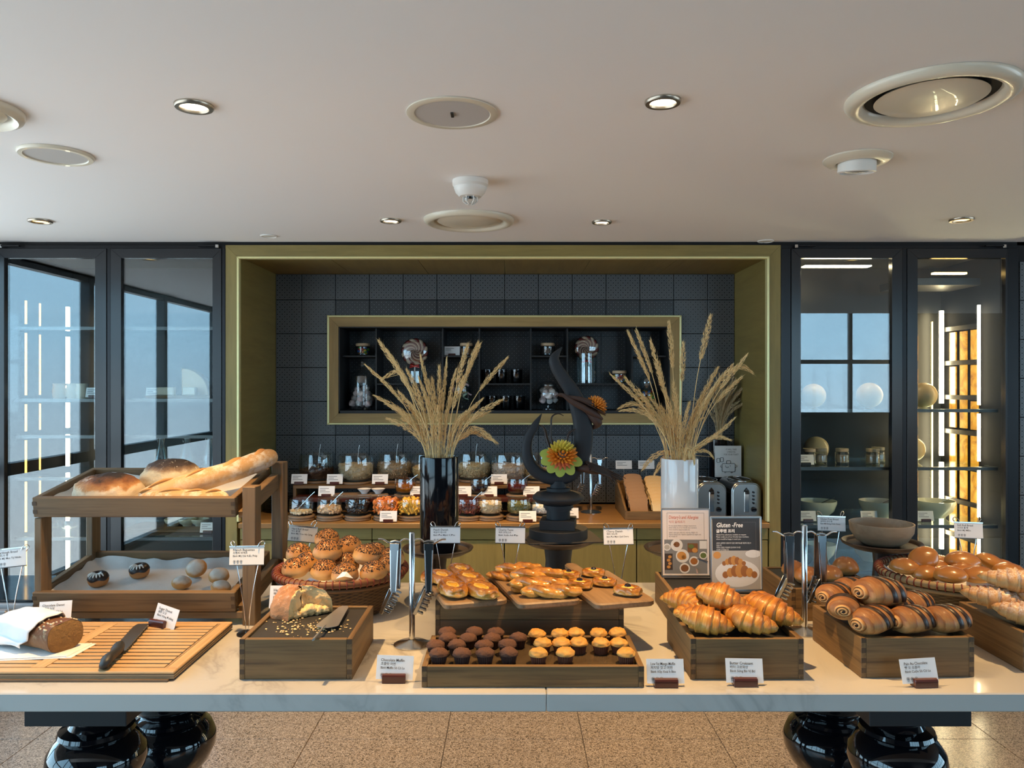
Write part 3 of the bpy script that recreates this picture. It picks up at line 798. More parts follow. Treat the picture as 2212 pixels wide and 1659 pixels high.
b_post = crate('display_box', 'wooden box behind the croissants carrying two posters', .487, 2.325, .285, .293, .101, floor_in=.004, inner='black_matt')
b_gf = crate('display_box', 'wooden box with four gluten free rolls behind the right tongs stand', .872, 2.40, .284, .290, .101, floor_in=.004, inner='black_matt')
b_pain = crate('display_box', 'wooden box piled with chocolate striped rolls', .878, 1.934, .290, .293, .101, floor_in=.014, inner='black_matt', rz=radians(1.5))
b_sugar = crate('display_box', 'wooden box of sugar dusted croissants at the right edge', 1.313, 1.975, .285, .285, .101, floor_in=.002, inner='black_matt')
tray_m = crate('muffin_tray', 'long low wooden tray holding the muffins', -.2205, 1.875, .543, .233, .0514, floor_in=.010, inner='tray_metal', fingers=2, grp='long wooden trays')
rise_b = crate('riser_tray', 'lower of two stacked wooden trays under the pastry boards', -.2185, 2.19, .537, .262, .068, floor_in=.004, inner='walnut_x', fingers=2, wd='walnut', grp='long wooden trays')
rise_t = crate('riser_tray', 'upper of two stacked wooden trays under the pastry boards', -.2185, 2.19, .537, .262, .055, z=TZ+.0685, floor_in=.002, inner='oak_x', fingers=2, grp='long wooden trays')
PZ = TZ+.0685+.0555
# three paddle boards
def paddle(label, fl, rz, w_=.178, L=.335, hl=.12):
    p = thing('paddle_board', label, 'board', (fl.x, fl.y, PZ), rz, 'paddle boards on the stacked trays')
    r = .022; pts = []
    def arc(cx_, cy_, a0, a1, rr, n=5):
        for i in range(n+1):
            a = lerp(a0, a1, i/n); pts.append((cx_+rr*cos(a), cy_+rr*sin(a)))
    arc(r, r, pi, 1.5*pi, r); arc(w_-r, r, 1.5*pi, 2*pi, r); arc(w_-r, L-r, 0, pi/2, r)
    hw = .021; cxm = w_/2
    pts.append((cxm+hw, L)); arc(cxm, L+hl-hw, 0, pi, hw, 8); pts.append((cxm-hw, L)); arc(r, L-r, pi/2, pi, r)
    MB().prism(pts, 0, .018, .004).build('board', 'paddle_y', p, 40)
    return p
paddle('left paddle board under the peach danishes', Vector((-.183, 2.086, 0)), radians(17), .182, .33, .06)
paddle('middle paddle board under the cherry twists', Vector((.018, 2.090, 0)), radians(15), .182, .36)
paddle('right paddle board under the cherry danishes', Vector((.229, 2.086, 0)), radians(15), .178, .36)
BZ = PZ+.018

# ============================================================= bread rack
rk = thing('bread_rack', 'two-tier wooden bread rack with tilted trays', 'rack', (0, 0, 0))
tilt = radians(9.2)
def rack_tray(nm, x0, x1, yf, zb, d, h, t=.020):
    M = Matrix.Translation((0, yf, zb)) @ Matrix.Rotation(tilt, 4, 'X')
    tr = thing(nm, None, None); tr.parent = rk
    MB().bx(x0, x1, 0, t, 0, h, .002, M).build('front_board', 'rack_x', tr)
    MB().bx(x0, x1, d-t, d, 0, h, .002, M).build('back_board', 'rack_x', tr)
    MB().bx(x0, x0+t, t, d-t, 0, h, .002, M).build('side_board', 'rack_y', tr)
    MB().bx(x1-t, x1, t, d-t, 0, h, .002, M).build('side_board', 'rack_y', tr)
    MB().bx(x0+t, x1-t, t, d-t, .002, .010, 0, M).build('bottom', 'rack_x', tr)
    for k_ in range(2):
        for (xa, xb) in ((x0, x0+.012), (x1-.012, x1)):
            MB().bx(xa-.0006, xb+.0006, -.0008, .002, h*(.18+.42*k_), h*(.38+.42*k_), 0, M).build('finger_joint', 'end_grain', tr)
    return M
RX0, RX1 = -1.463, -.845
MU = rack_tray('upper_tray', RX0, RX1, 2.352, 1.212, .345, .062)
ML = rack_tray('lower_tray', RX0, RX1, 2.352, .923, .345, .062)
MB().bx(RX0, RX0+.022, 2.354, 2.409, TZ, 1.209, .002).build('upright', 'rack_z', rk)
MB().bx(RX0, RX0+.022, 2.640, 2.695, TZ, 1.262, .002).build('upright', 'rack_z', rk)
MB().bx(-.826, -.786, 2.354, 2.409, TZ, 1.305, .002).build('upright', 'rack_z', rk)
MB().bx(-.826, -.786, 2.640, 2.695, TZ, 1.350, .002).build('upright', 'rack_z', rk)
for z in (1.225, .935):
    Mr = Matrix.Translation((0, 2.409, z)) @ Matrix.Rotation(tilt, 4, 'X')
    MB().bx(-.826, -.800, 0, .236, 0, .05, .002, Mr).build('side_rail', 'rack_y', rk)
    MB().bx(-.844, -.826, -.04, .26, -.012, .010, .002, Mr).build('runner', 'rack_y', rk)
MB().bx(RX0+.022, -.826, 2.36, 2.385, .900, .921, .002).build('cross_bar', 'rack_x', rk)
def sheet(label, M, x0, x1, d):
    m = MB(); nx, ny = 40, 24; vs, fs = [], []
    for j in range(ny+1):
        for i in range(nx+1):
            x, y = lerp(x0, x1, i/nx), lerp(.022, d, j/ny)
            z = .0125+.003*mnoise.noise((x*14, y*14, 3))+.0022
            e_ = min(i, nx-i, ny-j)/4
            if e_ < 1: z += .030*(1-e_)**2*(1+.5*mnoise.noise((x*20, y*20, 0)))
            vs.append((x, y, z))
    for j in range(ny):
        for i in range(nx):
            a = j*(nx+1)+i; fs.append((a, a+1, a+nx+2, a+nx+1))
    m.add(vs, fs, M)
    return tag(m.build('baking_paper', 'baking_paper', None, 180), label, 'paper', 'baking paper in the rack trays')
sheet('white baking paper lining the upper rack tray', MU, RX0+.022, RX1-.022, .322)
sheet('white baking paper lining the lower rack tray', ML, RX0+.022, RX1-.022, .322)
def on_tray(M, x, y, z=.016): return M @ Vector((x, y, z))

# ============================================================= cutting board
CB = .903
cb = thing('cutting_board', 'slatted beech bread cutting board with a crumb tray', 'board', (0, 0, TZ))
cx0, cx1, cy0, cy1 = -1.62, -.842, 1.925, 2.318
MB().bx(cx0, cx1-.012, cy0-.018, cy1-.02, .0, .006, .001).build('base', 'ply_dark', cb)
for k_, (z0, z1, mt) in enumerate(((.0062, .0090, 'ply_light'), (.0090, .0118, 'ply_dark'), (.0118, .0146, 'ply_light'), (.0146, .017, 'ply_dark'))):
    MB().bx(cx0, cx1-.001*(k_ % 2), cy0-.010+.001*(k_ % 2), cy1, z0, z1).build('ply_layer', mt, cb)
MB().bx(cx0, cx1, cy0-.010, cy0+.018, .017, .024, .002).build('rim', 'beech_x', cb)
MB().bx(cx0, cx1, cy1-.016, cy1, .017, .024, .002).build('rim', 'beech_x', cb)
MB().bx(cx1-.030, cx1, cy0+.018, cy1-.016, .017, .024, .002).build('rim', 'beech_y', cb)
MB().bx(cx1-.036, cx1-.0305, cy0+.019, cy1-.017, .017, .0228).build('groove', 'ply_light', cb)
ns = 13; ya, yb = cy0+.019, cy1-.017; ps = (yb-ya)/ns
sm1 = MB().box((0, 0, 0), (.300, ps-.0085, .007), .001).mesh('slat', 'beech_x')
sm2 = MB().box((0, 0, 0), (.355, ps-.0085, .007), .001).mesh('slat', 'beech_x')
for i in range(ns):
    y = ya+ps*(i+.5)
    put('slat', sm1, cb, (cx1-.037-.150-.001, y, .0205)); put('slat', sm2, cb, (cx1-.037-.302-.037-.1775, y, .0205))
MB().bx(cx1-.375, cx1-.339, ya, yb, .017, .024).build('bridge', 'beech_y', cb)
for i in range(ns-1):
    for (xa, xb) in ((cx1-.337, cx1-.037), (cx1-.730, cx1-.376)): MB().bx(xa, xb, ya+ps*(i+1)-.004, ya+ps*(i+1)+.004, .0165, .0174).build('slot', 'liner_dark', cb)

# knife
p0, p1 = T(226, 1440, CB+.010), T(308, 1352, CB+.004)
kn = thing('bread_knife', 'black-handled serrated bread knife on the cutting board', 'knife', (p0.x, p0.y, CB+.0015), atan2(p1.y-p0.y, p1.x-p0.x))
Lk = (p1-p0).length
hl = .125
MB().tube([(-.008, 0, .014), (0, 0, .0145), (.03, .003, .016), (.06, .0, .0155), (.09, -.003, .0155), (hl-.012, .002, .016), (hl, .004, .016)], [.007, .0155, .019, .0165, .0165, .020, .0185], 14, flat=.72).build('handle', 'rubber', kn, 60)
nb = 26; poly = [(hl-.01, .020)]+[(Lk, .016), (Lk+.004, .010)]
for i in range(nb+1): poly.insert(0, (hl-.01+(Lk-hl+.006)*i/nb, -.020+(.003 if i % 2 else 0)))
poly = [(hl-.01+(Lk-hl+.006)*i/nb, -.020+(.003 if i % 2 else 0)) for i in range(nb+1)]+[(Lk+.002, .012), (Lk-.02, .020), (hl-.01, .020)]
MB().prism(poly, .0075, .0092, .0004).build('blade', 'steel_brushed', kn)
MB().bx(hl-.004, hl+.012, -.008, .012, .001, .0075).build('bolster', 'rubber', kn)

# half loaf of dark bread, wrapped in a napkin on a folded napkin
lo = T(112, 1398, CB+.006); ang = radians(-26)
fold = thing('napkin', 'folded cream napkin under the cut dark loaf', 'napkin', (lo.x+.012, lo.y-.012, CB+.0005), radians(8)); fold.scale = (1.1, 1.3, 1)
MB().prism([(-.16, -.05), (.065, -.052), (.085, .03), (-.14, .06)], 0, .0025, .001).build('lower_layer', 'cloth', fold)
MB().prism([(-.16, -.046), (.050, -.048), (.073, .026), (-.14, .055)], .003, .0055, .001).build('upper_layer', 'cloth', fold)
MB().tube([(.050, -.049, .003), (.074, .027, .003)], .0032, 8).build('rolled_edge', 'cloth', fold, 60)
lf = thing('rye_loaf', 'cut end of a dark seeded loaf wrapped in a white napkin', 'bread', (lo.x, lo.y, CB+.0062), ang); lf.scale = (1.05, 1.0, 1.02)
def loaf_sec(x, a, s=1.0):
    ww = .050*s*(1-max(0, (-x-.10)/.12)**2*.5); hh = .076*s*(1-max(0, (-x-.10)/.12)**2*.5)
    c_, s_ = cos(a), sin(a)
    yy = ww*abs(c_)**.72*(1 if c_ > 0 else -1); zz = hh*.5+hh*.5*abs(s_)**.78*(1 if s_ > 0 else -1)
    nn = .0035*mnoise.noise((x*30, c_*2, s_*2))
    return (x, yy*(1+nn*6), max(0, zz+nn))
m = MB(); vs, fs = [], []; nx, na = 20, 28
for i in range(nx+1):
    x = lerp(-.20, .055, i/nx)
    for k_ in range(na): vs.append(loaf_sec(x, 2*pi*k_/na))
for i in range(nx):
    for k_ in range(na):
        q = (k_+1) % na; fs.append((i*na+k_, (i+1)*na+k_, (i+1)*na+q, i*na+q))
fs.append(tuple(range(na)))
m.add(vs, fs).build('crust', 'rye_crust', lf, 60)
vs, fs = [], []; nr = 7
for j in range(nr+1):
    for k_ in range(na):
        q = loaf_sec(.055, 2*pi*k_/na, 1); t = j/nr
        vs.append((.055+.0015*(1-t)+.0022*mnoise.noise((q[1]*t*160, (q[2]-.038)*t*160, 0)), q[1]*t*.985, .038+(q[2]-.038)*t*.985))
for j in range(nr):
    for k_ in range(na):
        q = (k_+1) % na; fs.append((j*na+k_, (j+1)*na+k_, (j+1)*na+q, j*na+q))
MB().add(vs, fs).build('cut_face', 'rye_crumb', lf, 60)
sd = MB()
for i in range(46):
    x = random.uniform(-.01, .045); a = random.uniform(-.3, 2.6)+pi*.0
    q = loaf_sec(x, a+.0); sd.blob(lambda d, q=q: Vector(q)+Vector((d.x*.0042, d.y*.0025, d.z*.0025)), 6, 4)
tag(sd.build('oat_flakes', 'oat', lf, 60), kind='stuff')
m = MB(); vs, fs = [], []; nx, na = 34, 40
for i in range(nx+1):
    x0 = lerp(-.245, -.022, i/nx)
    for k_ in range(na+1):
        a = lerp(-.55, pi+.75, k_/na)
        x = x0+(.030*sin(a*1.0-.4) if i == nx else .030*sin(a-.4)*i/nx)
        q = loaf_sec(min(x, .05), a, 1.10)
        fl = 1.0+.10*mnoise.noise((x*16, a*2.2, 1))+.06*sin(a*5+x*40)*max(0, -cos(a*.5))
        vs.append((x, q[1]*fl+(.02 if a > pi+.4 else 0)*-1, max(.0015, .038+(q[2]-.038)*fl+.001)))
for i in range(nx):
    for k_ in range(na):
        a = i*(na+1)+k_; fs.append((a, a+na+1, a+na+2, a+1))
nap = MB().add(vs, fs).build('napkin', 'cloth', None, 180, (lo.x, lo.y, CB+.0062), (0, 0, ang)); nap.scale = (1.05, 1.0, 1.02)
tag(nap, 'white cloth napkin draped over the dark loaf', 'napkin')
so = nap.modifiers.new('thickness', 'SOLIDIFY'); so.thickness = .0018

# appliance behind the board on the far left
ap = thing('hotplate', 'grey appliance with a printed strip at the far left of the table', 'appliance', (0, 0, TZ))
MB().bx(-1.86, -1.478, 2.385, 2.72, .004, .058, .004).build('housing', 'appliance_grey', ap)
MB().bx(-1.85, -1.485, 2.40, 2.71, .0585, .066, .002).build('glass_top', 'black_gloss', ap)
MB().bx(-1.70, -1.52, 2.3825, 2.3848, .016, .040).build('label_strip', 'strip_blue', ap)
text('printed_code', '5-02-32', .016, 'ink', ap, (-1.585, 2.382, .022))
MB().bx(-1.81, -1.55, 2.353, 2.382, .0, .045, .004).build('control_bar', 'appliance_grey', ap)

# ============================================================= baskets
def basket(label, c, R, hgt, wk, rimmt, rim2, rz=0.0):
    plain_w = 'wicker_plain_pale' if wk.endswith('pale') else 'wicker_plain'
    bk = thing('bread_basket', label, 'basket', (c[0], c[1], TZ), rz, 'woven bread baskets')
    na, nz = 160, 22; vs, fs, cs = [], [], []
    for j in range(nz*2+1):                    # rows of weavers passing over and under the stakes
        t = j/(nz*2); r0 = lerp(R*.70, R*.955, t**.75); z = .002+t*(hgt-.012); row = j//2
        for k_ in range(na):
            a = 2*pi*k_/na
            wv = sin(pi*(k_/2.5+row))*(1 if j % 2 else .0)
            vs.append(((r0+.0030*wv-(.0022 if j % 2 == 0 else 0))*cos(a), (r0+.0030*wv-(.0022 if j % 2 == 0 else 0))*sin(a), z)); cs.append(0.05 if j % 2 == 0 else max(0, min(1, .55+.5*wv)))
    for j in range(nz*2):
        for k_ in range(na):
            q = (k_+1) % na; fs.append((j*na+k_, j*na+q, (j+1)*na+q, (j+1)*na+k_))
    m = MB(); m.add(vs, fs); m.c = cs; m.build('woven_side', wk, bk, 180)
    MB().lathe([(0, .001), (R*.70, .001), (R*.70, .010), (0, .010)], 48).build('bottom', plain_w, bk, 40)
    MB().lathe([(R*.93, hgt-.010), (R*.66, .012), (0, .012)], 48).build('inner_side', plain_w, bk, 60)
    MB().tube([(R*.975*cos(2*pi*i/64), R*.975*sin(2*pi*i/64), hgt-.008) for i in range(65)], .0115, 10, False).build('rim', rimmt, bk, 60)
    MB().tube([(R*.955*cos(2*pi*i/64), R*.955*sin(2*pi*i/64), hgt-.028) for i in range(65)], .0065, 8, False).build('lower_band', plain_w, bk, 60)
    wm = MB()
    lt = MB().tube([(.0124*cos(a), 0, .0124*sin(a)) for a in [2*pi*i/14 for i in range(15)]], .0021, 5, False).mesh('rim_binding', rim2)
    for i in range(64):
        a = 2*pi*i/64
        put('rim_binding', lt, bk, (R*.975*cos(a), R*.975*sin(a), hgt-.008), (0, 0, a))
    return bk
BA = Vector((-.565, 2.545, 0)); BB = Vector((1.437, 2.515, 0))
bk1 = basket('dark wicker basket of seeded rolls', BA, .213, .135, 'wicker', 'rim_brown', 'red_weave')
bk2 = basket('pale wicker basket of soft brown rolls at the right', BB, .222, .131, 'wicker_pale', 'wicker_plain_pale', 'red_weave')
def liner(label, c, R, z, s):
    m = MB(); vs, fs = [], []; na = 48
    for j in range(9):
        t = j/8
        for k_ in range(na):
            a = 2*pi*k_/na; corner = max(abs(cos(a)), abs(sin(a)))
            r = lerp(R*.55, R*.88+(.030*((1-corner)/.29)**2)*1.0, t); zz = lerp(-.09, -.012+.030*((1-corner)/.29)**2, t**1.4)+.006*mnoise.noise((a*3, t*3, s))
            vs.append((r*cos(a+s), r*sin(a+s), z+zz))
    for j in range(8):
        for k_ in range(na):
            q = (k_+1) % na; fs.append((j*na+k_, j*na+q, (j+1)*na+q, (j+1)*na+k_))
    o = m.add(vs, fs).build('basket_napkin', 'cloth', None, 180, (c[0], c[1], 0))
    return tag(o, label, 'napkin', 'napkins lining the baskets')
liner('white napkin corner showing in the basket of seeded rolls', BA, .205, TZ+.135, .55)
liner('white napkin showing in the basket of soft brown rolls', BB, .214, TZ+.131, .75)

# ============================================================= cards
ICON = MB()
for i in range(3):
    ICON.tube([(i*.0125+.0042*cos(2*pi*k_/14), 0, .0048*sin(2*pi*k_/14)) for k_ in range(15)], .00042, 4, False)
    ICON.bx(i*.0125-.0016, i*.0125+.0016, -.0002, .0002, -.0024, .0024)
    ICON.bx(i*.0125-.0030, i*.0125+.0030, -.0002, .0002, -.0075, -.0068)
ICON_ME = None
def card_print(root, lines, w_, h, y=-.0012, M=None, icons=True):
    """title, Korean and Vietnamese lines on the front (-Y) of a card whose lower left corner is the root's origin"""
    global ICON_ME
    if ICON_ME is None: ICON_ME = ICON.mesh('diet_icons', 'ink_grey')
    sc = h/.055
    fit = min(1.0, (w_-.018)/(len(lines[0])*.0050*sc))
    text('title', lines[0], .0092*sc, 'ink', root, (.010, y, h*.745), sx=fit, bold=.00004)
    text('korean_line', lines[1], .0075*sc, 'ink', root, (.010, y, h*.595), bold=.00003)
    fit = min(1.0, (w_-.018)/(len(lines[2])*.0042*sc))
    text('vietnamese_line', lines[2], .0078*sc, 'ink', root, (.010, y, h*.435), sx=fit, bold=.00003)
    if icons: put('diet_icons', ICON_ME, root, (.015, y, h*.19), None, (sc*.8, 1, sc*.8))
def block_card(label, c, z, rz, lines, w_=.0915, h=.057, lean=14, bw=.058, roll=0.0, off=.0):
    """card leaning back in a small dark red wooden block; c = block front centre"""
    t = thing('menu_card', label, 'card', (c[0], c[1], z), rz, 'menu cards in wooden blocks')
    prof = [(0, 0), (.024, 0), (.024, .006), (.012, .020), (.008, .022), (.002, .020), (0, .016)]
    Mb = Matrix(((0, 0, 1, 0), (1, 0, 0, 0), (0, 1, 0, 0), (0, 0, 0, 1)))
    MB().prism([(y, zz) for y, zz in prof], -bw/2, bw/2, .001, Mb).build('block', 'mahogany', t)
    cd = thing('card', None, None); cd.parent = t
    cd.location = (-w_/2+off, .010, .008); cd.rotation_euler = (radians(-lean), radians(roll), 0)
    MB().bx(0, w_, -.0005, .0005, 0, h, 0).build('paper', 'paper', cd)
    card_print(cd, lines, w_, h)
    return t
L_MUF = ('Chocolate Muffin', '초콜릿 머핀', 'Bánh Muffin Sô Cô La')
c = T(850, 1477); block_card('card reading Chocolate Muffin, left of the muffin tray', c, TZ, 0, L_MUF, roll=2)
c = T(1440, 1487); block_card('card reading Low Fat Mango Muffin, right of the muffin tray', c, TZ, 0, ('Low Fat Mango Muffin', '저지방 망고 머핀', 'Bánh Xốp Xoài Ít Béo'), roll=0)
c = T(1612, 1485); block_card('card reading Butter Croissant, in front of the croissant box', c, TZ, 0, ('Butter Croissant', '버터 크로와상', 'Bánh Sừng Bò Vị Bơ'), roll=1)
c = T(2003, 1487); block_card('card reading Pain Au Chocolate, in front of the striped rolls', c, TZ, radians(4), ('Pain Au Chocolate', '빵 오 쇼콜라', 'Bánh Cuộn Sô Cô La'), roll=-2, off=-.010)
c = T(113, 1352, CB+.001); block_card('card reading Chocolate Donut, behind the wrapped loaf', c, CB+.001, radians(-2), ('Chocolate Donut', '초콜릿 도넛', 'Bánh Rán Sô Cô La'), w_=.10, roll=-4)
c = T(336, 1356, CB+.001); block_card('card reading Sugar Donut, tilted at the tip of the knife', c, CB+.001, radians(-22), ('Sugar Donut', '설탕 도넛', 'Bánh Vòng Đường'), w_=.085, h=.060, roll=9, off=.018)
c = Vector((-.634, 2.172, 0)); block_card('card reading Hazelnut Bread, half hidden behind the torn bread', c, TZ+.096, 0, ('Hazelnut Bread', '헤이즐넛 빵', 'Bánh Mỳ Hạt Phỉ'), w_=.102, h=.062, off=-.005)

def wire_card(label, c, ztop, lines, w_=.100, h=.055, rz=0.0, roll=0.0, lean=8, warm=False, zb=TZ, spread=1.0):
    """card clipped to two curled wires that rise from a small disc"""
    t = thing('sign_holder', label, 'sign', (c[0], c[1], zb), rz, 'wire sign holders')
    MB().lathe([(0, 0), (.030, 0), (.030, .004), (.026, .007), (0, .008)], 32).build('base', 'black_steel', t, 40)
    H = ztop-zb
    for s in (-1, 1):
        p = [(s*.004, 0, .007), (s*.008, 0, H*.25), (s*.020*spread, 0, H*.55), (s*(w_*.5-.010), .004, H-.012), (s*(w_*.5-.001), .007, H+.006), (s*(w_*.5-.006), .006, H+.015), (s*(w_*.5-.014), .0, H+.010), (s*(w_*.5-.018), -.004, H)]
        MB().tube(spline(p, 5), .0016, 6).build('wire', 'chrome', t, 60)
    cd = thing('card', None, None); cd.parent = t
    cd.location = (-w_/2, -.006, H-h); cd.rotation_euler = (radians(-lean), radians(roll), 0)
    MB().bx(0, w_, -.0005, .0005, 0, h).build('paper', 'paper_kraft' if warm else 'paper', cd)
    MB().bx(-.001, w_+.001, -.0022, .0016, h-.003, h+.0015, .0005).build('top_clip', 'steel', cd)
    MB().bx(-.001, w_+.001, -.0022, .0016, -.0015, .001, .0005).build('bottom_clip', 'dark_steel', cd)
    if lines: card_print(cd, lines, w_, h, -.0008)
    return t
def wc(label, px, pyt, Y, lines, **kw):
    q = P(px, pyt, Y); wire_card(label, (q.x, Y), q.z, lines, **kw)
wc('wire sign reading French Baguettes beside the bread rack', 534, 1180, 2.272, ('French Baguettes', '프렌치 바게트', 'Bánh Mỳ Dài Kiểu Pháp'), w_=.102, roll=-1, warm=True)
wc('wire sign reading Hard Roll Bread above the seeded rolls', 653, 1134, 2.80, ('Hard Roll Bread', '하드 롤 빵', 'Bánh Mỳ Tròn Vỏ Cứng'), w_=.104, roll=5, warm=True)
wc('wire sign reading Peach Danish in front of the black vase', 962, 1137, 2.575, ('Peach Danish', '복숭아 데니쉬', 'Bánh Đan Mạch Vị Đào'), roll=0)
wc('wire sign reading Cherry Twist left of the black sculpture', 1102, 1137, 2.60, ('Cherry Twist', '체리 트위스트', 'Bánh Xoắn Anh Đào'), roll=1)
wc('wire sign reading Cherry Danish right of the black sculpture', 1336, 1141, 2.60, ('Cherry Danish', '체리 데니쉬', 'Bánh Đan Mạch Quả Cherry'), roll=-1)
wc('wire sign reading Gluten Free Bread behind the right tongs stand', 1795, 1114, 2.76, ('Gluten Free Bread', '글루텐 프리 빵', 'Bánh Mì Không Chứa Gluten'), roll=2, h=.052)
wc('wire sign reading Soft Roll Bread above the soft rolls', 2091, 1127, 2.70, ('Soft Roll Bread', '소프트 롤 빵', 'Bánh Mỳ Mềm'), roll=2)
wc('wire sign reading Sourdough Bread at the far left', 24, 1188, 2.306, ('Sourdough Bread', '사워도우 빵', 'Bánh Mỳ Men Tự Nhiên'), roll=-6)
wc('wire sign cut off by the left edge', -40, 1206, 2.20, None, roll=-12)

# ============================================================= posters on the box
def poster_stand(name, label, c, w_, h, rz, cat='sign'):
    t = thing(name, label, cat, c, rz)
    Mh = Matrix.Rotation(radians(-4), 4, 'X')
    MB().bx(-w_/2-.004, w_/2+.004, -.022, .055, 0, .004, .001).build('foot', 'acrylic_dark', t)
    bd = thing('board', None, None); bd.parent = t; bd.location = (0, 0, .004); bd.rotation_euler = (radians(-3), 0, 0)
    MB().bx(-w_/2, w_/2, .0012, .004, 0, h, .0006).build('back', 'white_plastic', bd)
    for (a, b_, c_, d) in ((-w_/2-.002, -w_/2+.002, 0, h), (w_/2-.002, w_/2+.002, 0, h), (-w_/2, w_/2, h-.002, h+.002), (-w_/2, w_/2, -.001, .004)):
        MB().bx(a, b_, -.001, .005, c_, d, .0006).build('edge', 'steel_brushed', bd)
    return t, bd
def flat(bd, name, mt, x0, x1, z0, z1, y): return MB().bx(x0, x1, y-.0003, y, z0, z1).build(name, mt, bd)
def disk(bd, name, mt, x, z, rx, rz_, y, n=28): return MB().prism([(x+rx*cos(2*pi*i/n), z+rz_*sin(2*pi*i/n)) for i in range(n)], -y, -y+.0003, 0, Matrix(((1, 0, 0, 0), (0, 0, -1, 0), (0, 1, 0, 0), (0, 0, 0, 1)))).build(name, mt, bd)
plain('poster_pink', (.74, .66, .64), .5); plain('poster_dark', (.035, .035, .038), .4); plain('poster_grey', (.20, .20, .205), .5); plain('poster_blur', (.42, .39, .36), .5)
plain('poster_plate', (.68, .66, .65), .5); plain('print_brown', (.20, .085, .035), .5); plain('print_green', (.12, .16, .05), .5); plain('print_orange', (.55, .26, .07), .5)
plain('print_skin', (.50, .32, .24), .6); plain('print_gold', (.52, .24, .06), .5); plain('print_dark', (.05, .035, .03), .5); plain('print_crust', (.32, .12, .03), .5)
YP = 2.556
t1, bd = poster_stand('dietary_poster', 'white poster reading Dietarys and Allergies with a photo of plates', (P(1482, 1240, YP).x, YP, TZ+.0975), .158, .222, radians(-1))
flat(bd, 'sheet', 'poster_pink', -.077, .077, .003, .220, .0010)
for (a, b_, c_, d) in ((-.062, .062, .208, .2088), (-.062, -.0612, .116, .208), (.0612, .062, .116, .208)): flat(bd, 'border_line', 'ink_grey', a, b_, c_, d, .0006)
text('headline', "Dietary's and Allergies", .0155, 'ink_red', bd, (-.056, .0003, .189), shear=.22, sx=.70, bold=.00015)
text('korean_headline', '식이 알레르기', .0100, 'ink_red', bd, (-.056, .0003, .175), sx=.95)
text('paragraph', 'For any special dietary or allergy requirements,\nplease notify one of our friendly team members,\nwhom would be happy to assist you.', .0056, 'ink_grey', bd, (-.056, .0003, .164), sx=.86, lead=1.15)
text('korean_paragraph', '알레르기 등의 음식 관련 민감 사항 또는 특별한 식이\n조절식이 필요한 경우, 직원에게 말씀해주시면 친절히 안내\n해드리겠습니다.', .0056, 'ink_grey', bd, (-.056, .0003, .141), sx=.80, lead=1.15)
flat(bd, 'photo_background', 'poster_grey', -.071, .071, .008, .120, .0008)
y_ = .0005
for (x, z, r) in ((-.030, .102, .020), (-.011, .066, .022), (.027, .049, .016), (-.004, .026, .017), (-.062, .095, .012), (.058, .068, .013)):
    disk(bd, 'printed_plate', 'poster_plate', x, z, r, r, y_)
for (x, z, r, mt) in ((-.030, .104, .010, 'print_brown'), (-.014, .067, .015, 'print_orange'), (-.006, .062, .008, 'print_gold'), (.027, .049, .012, 'print_crust'), (-.004, .026, .013, 'print_brown'), (-.062, .095, .009, 'poster_blur'), (.058, .068, .010, 'print_green'), (-.036, .104, .005, 'print_gold')):
    disk(bd, 'printed_food', mt, x, z, r, r*.9, .0002)
flat(bd, 'printed_board', 'print_brown', .006, .040, .078, .108, y_); disk(bd, 'printed_food', 'print_green', .018, .098, .010, .007, .0002); disk(bd, 'printed_food', 'print_orange', .030, .085, .009, .008, .0002)
flat(bd, 'printed_board', 'print_dark', -.070, -.044, .020, .074, y_)
for k_ in range(4): disk(bd, 'printed_food', 'print_gold', -.057+.004*(k_ % 2), .030+.011*k_, .006, .005, .0002)
flat(bd, 'printed_magazine', 'poster_plate', .046, .070, .090, .116, y_)
MB().tube([(.071, .0002, .046), (.058, .0002, .052), (.044, .0002, .056), (.036, .0002, .057)], [.006, .005, .004, .002], 8, flat=.1).build('printed_hand', 'print_skin', bd)
MB().tube([(.036, .0002, .009), (.033, .0002, .022), (.026, .0002, .032)], [.006, .005, .002], 8, flat=.1).build('printed_hand', 'print_skin', bd)
YP = 2.378
t2, bd = poster_stand('gluten_free_poster', 'black-topped poster reading Gluten-Free with a photo of two croissants', (P(1592, 1272, YP).x, YP, TZ+.0975), .157, .226, radians(1))
flat(bd, 'sheet', 'poster_dark', -.074, .074, .004, .222, .0010)
text('headline', 'Gluten -Free', .0200, 'ink_white', bd, (-.062, .0003, .194), shear=.2, sx=.80, bold=.0003)
text('korean_headline', '글루텐 프리', .0120, 'ink_white', bd, (-.062, .0003, .178), bold=.0003)
text('paragraph', 'Gluten-Free substitutes available on request.\nPlease notify one of our friendly team members,\nwhom would be happy to assist you.', .0058, 'ink_white', bd, (-.062, .0003, .169), sx=.9, lead=1.15)
text('korean_paragraph', '요청시 글루텐이 함유되지 않은 대체 메뉴를 제공해 드릴 수\n있습니다.\n저희의 친절한 직원에게 문의하여 주시면\n안내해 드리겠습니다.', .0056, 'ink_white', bd, (-.062, .0003, .143), sx=.80, lead=1.2)
for (a, b_, c_, d) in ((.018, .062, .209, .2096), (.0614, .062, .10, .2096)): flat(bd, 'border_line', 'ink_grey', a, b_, c_, d, .0006)
flat(bd, 'photo_background', 'poster_blur', -.074, .074, .004, .122, .0008)
disk(bd, 'printed_cup', 'poster_plate', .052, .112, .024, .012, .0006); disk(bd, 'printed_fruit', 'print_orange', -.060, .108, .012, .011, .0006)
disk(bd, 'printed_plate', 'poster_blur', .002, .050, .071, .045, .0006); disk(bd, 'printed_plate', 'poster_plate', .002, .052, .069, .042, .0004)
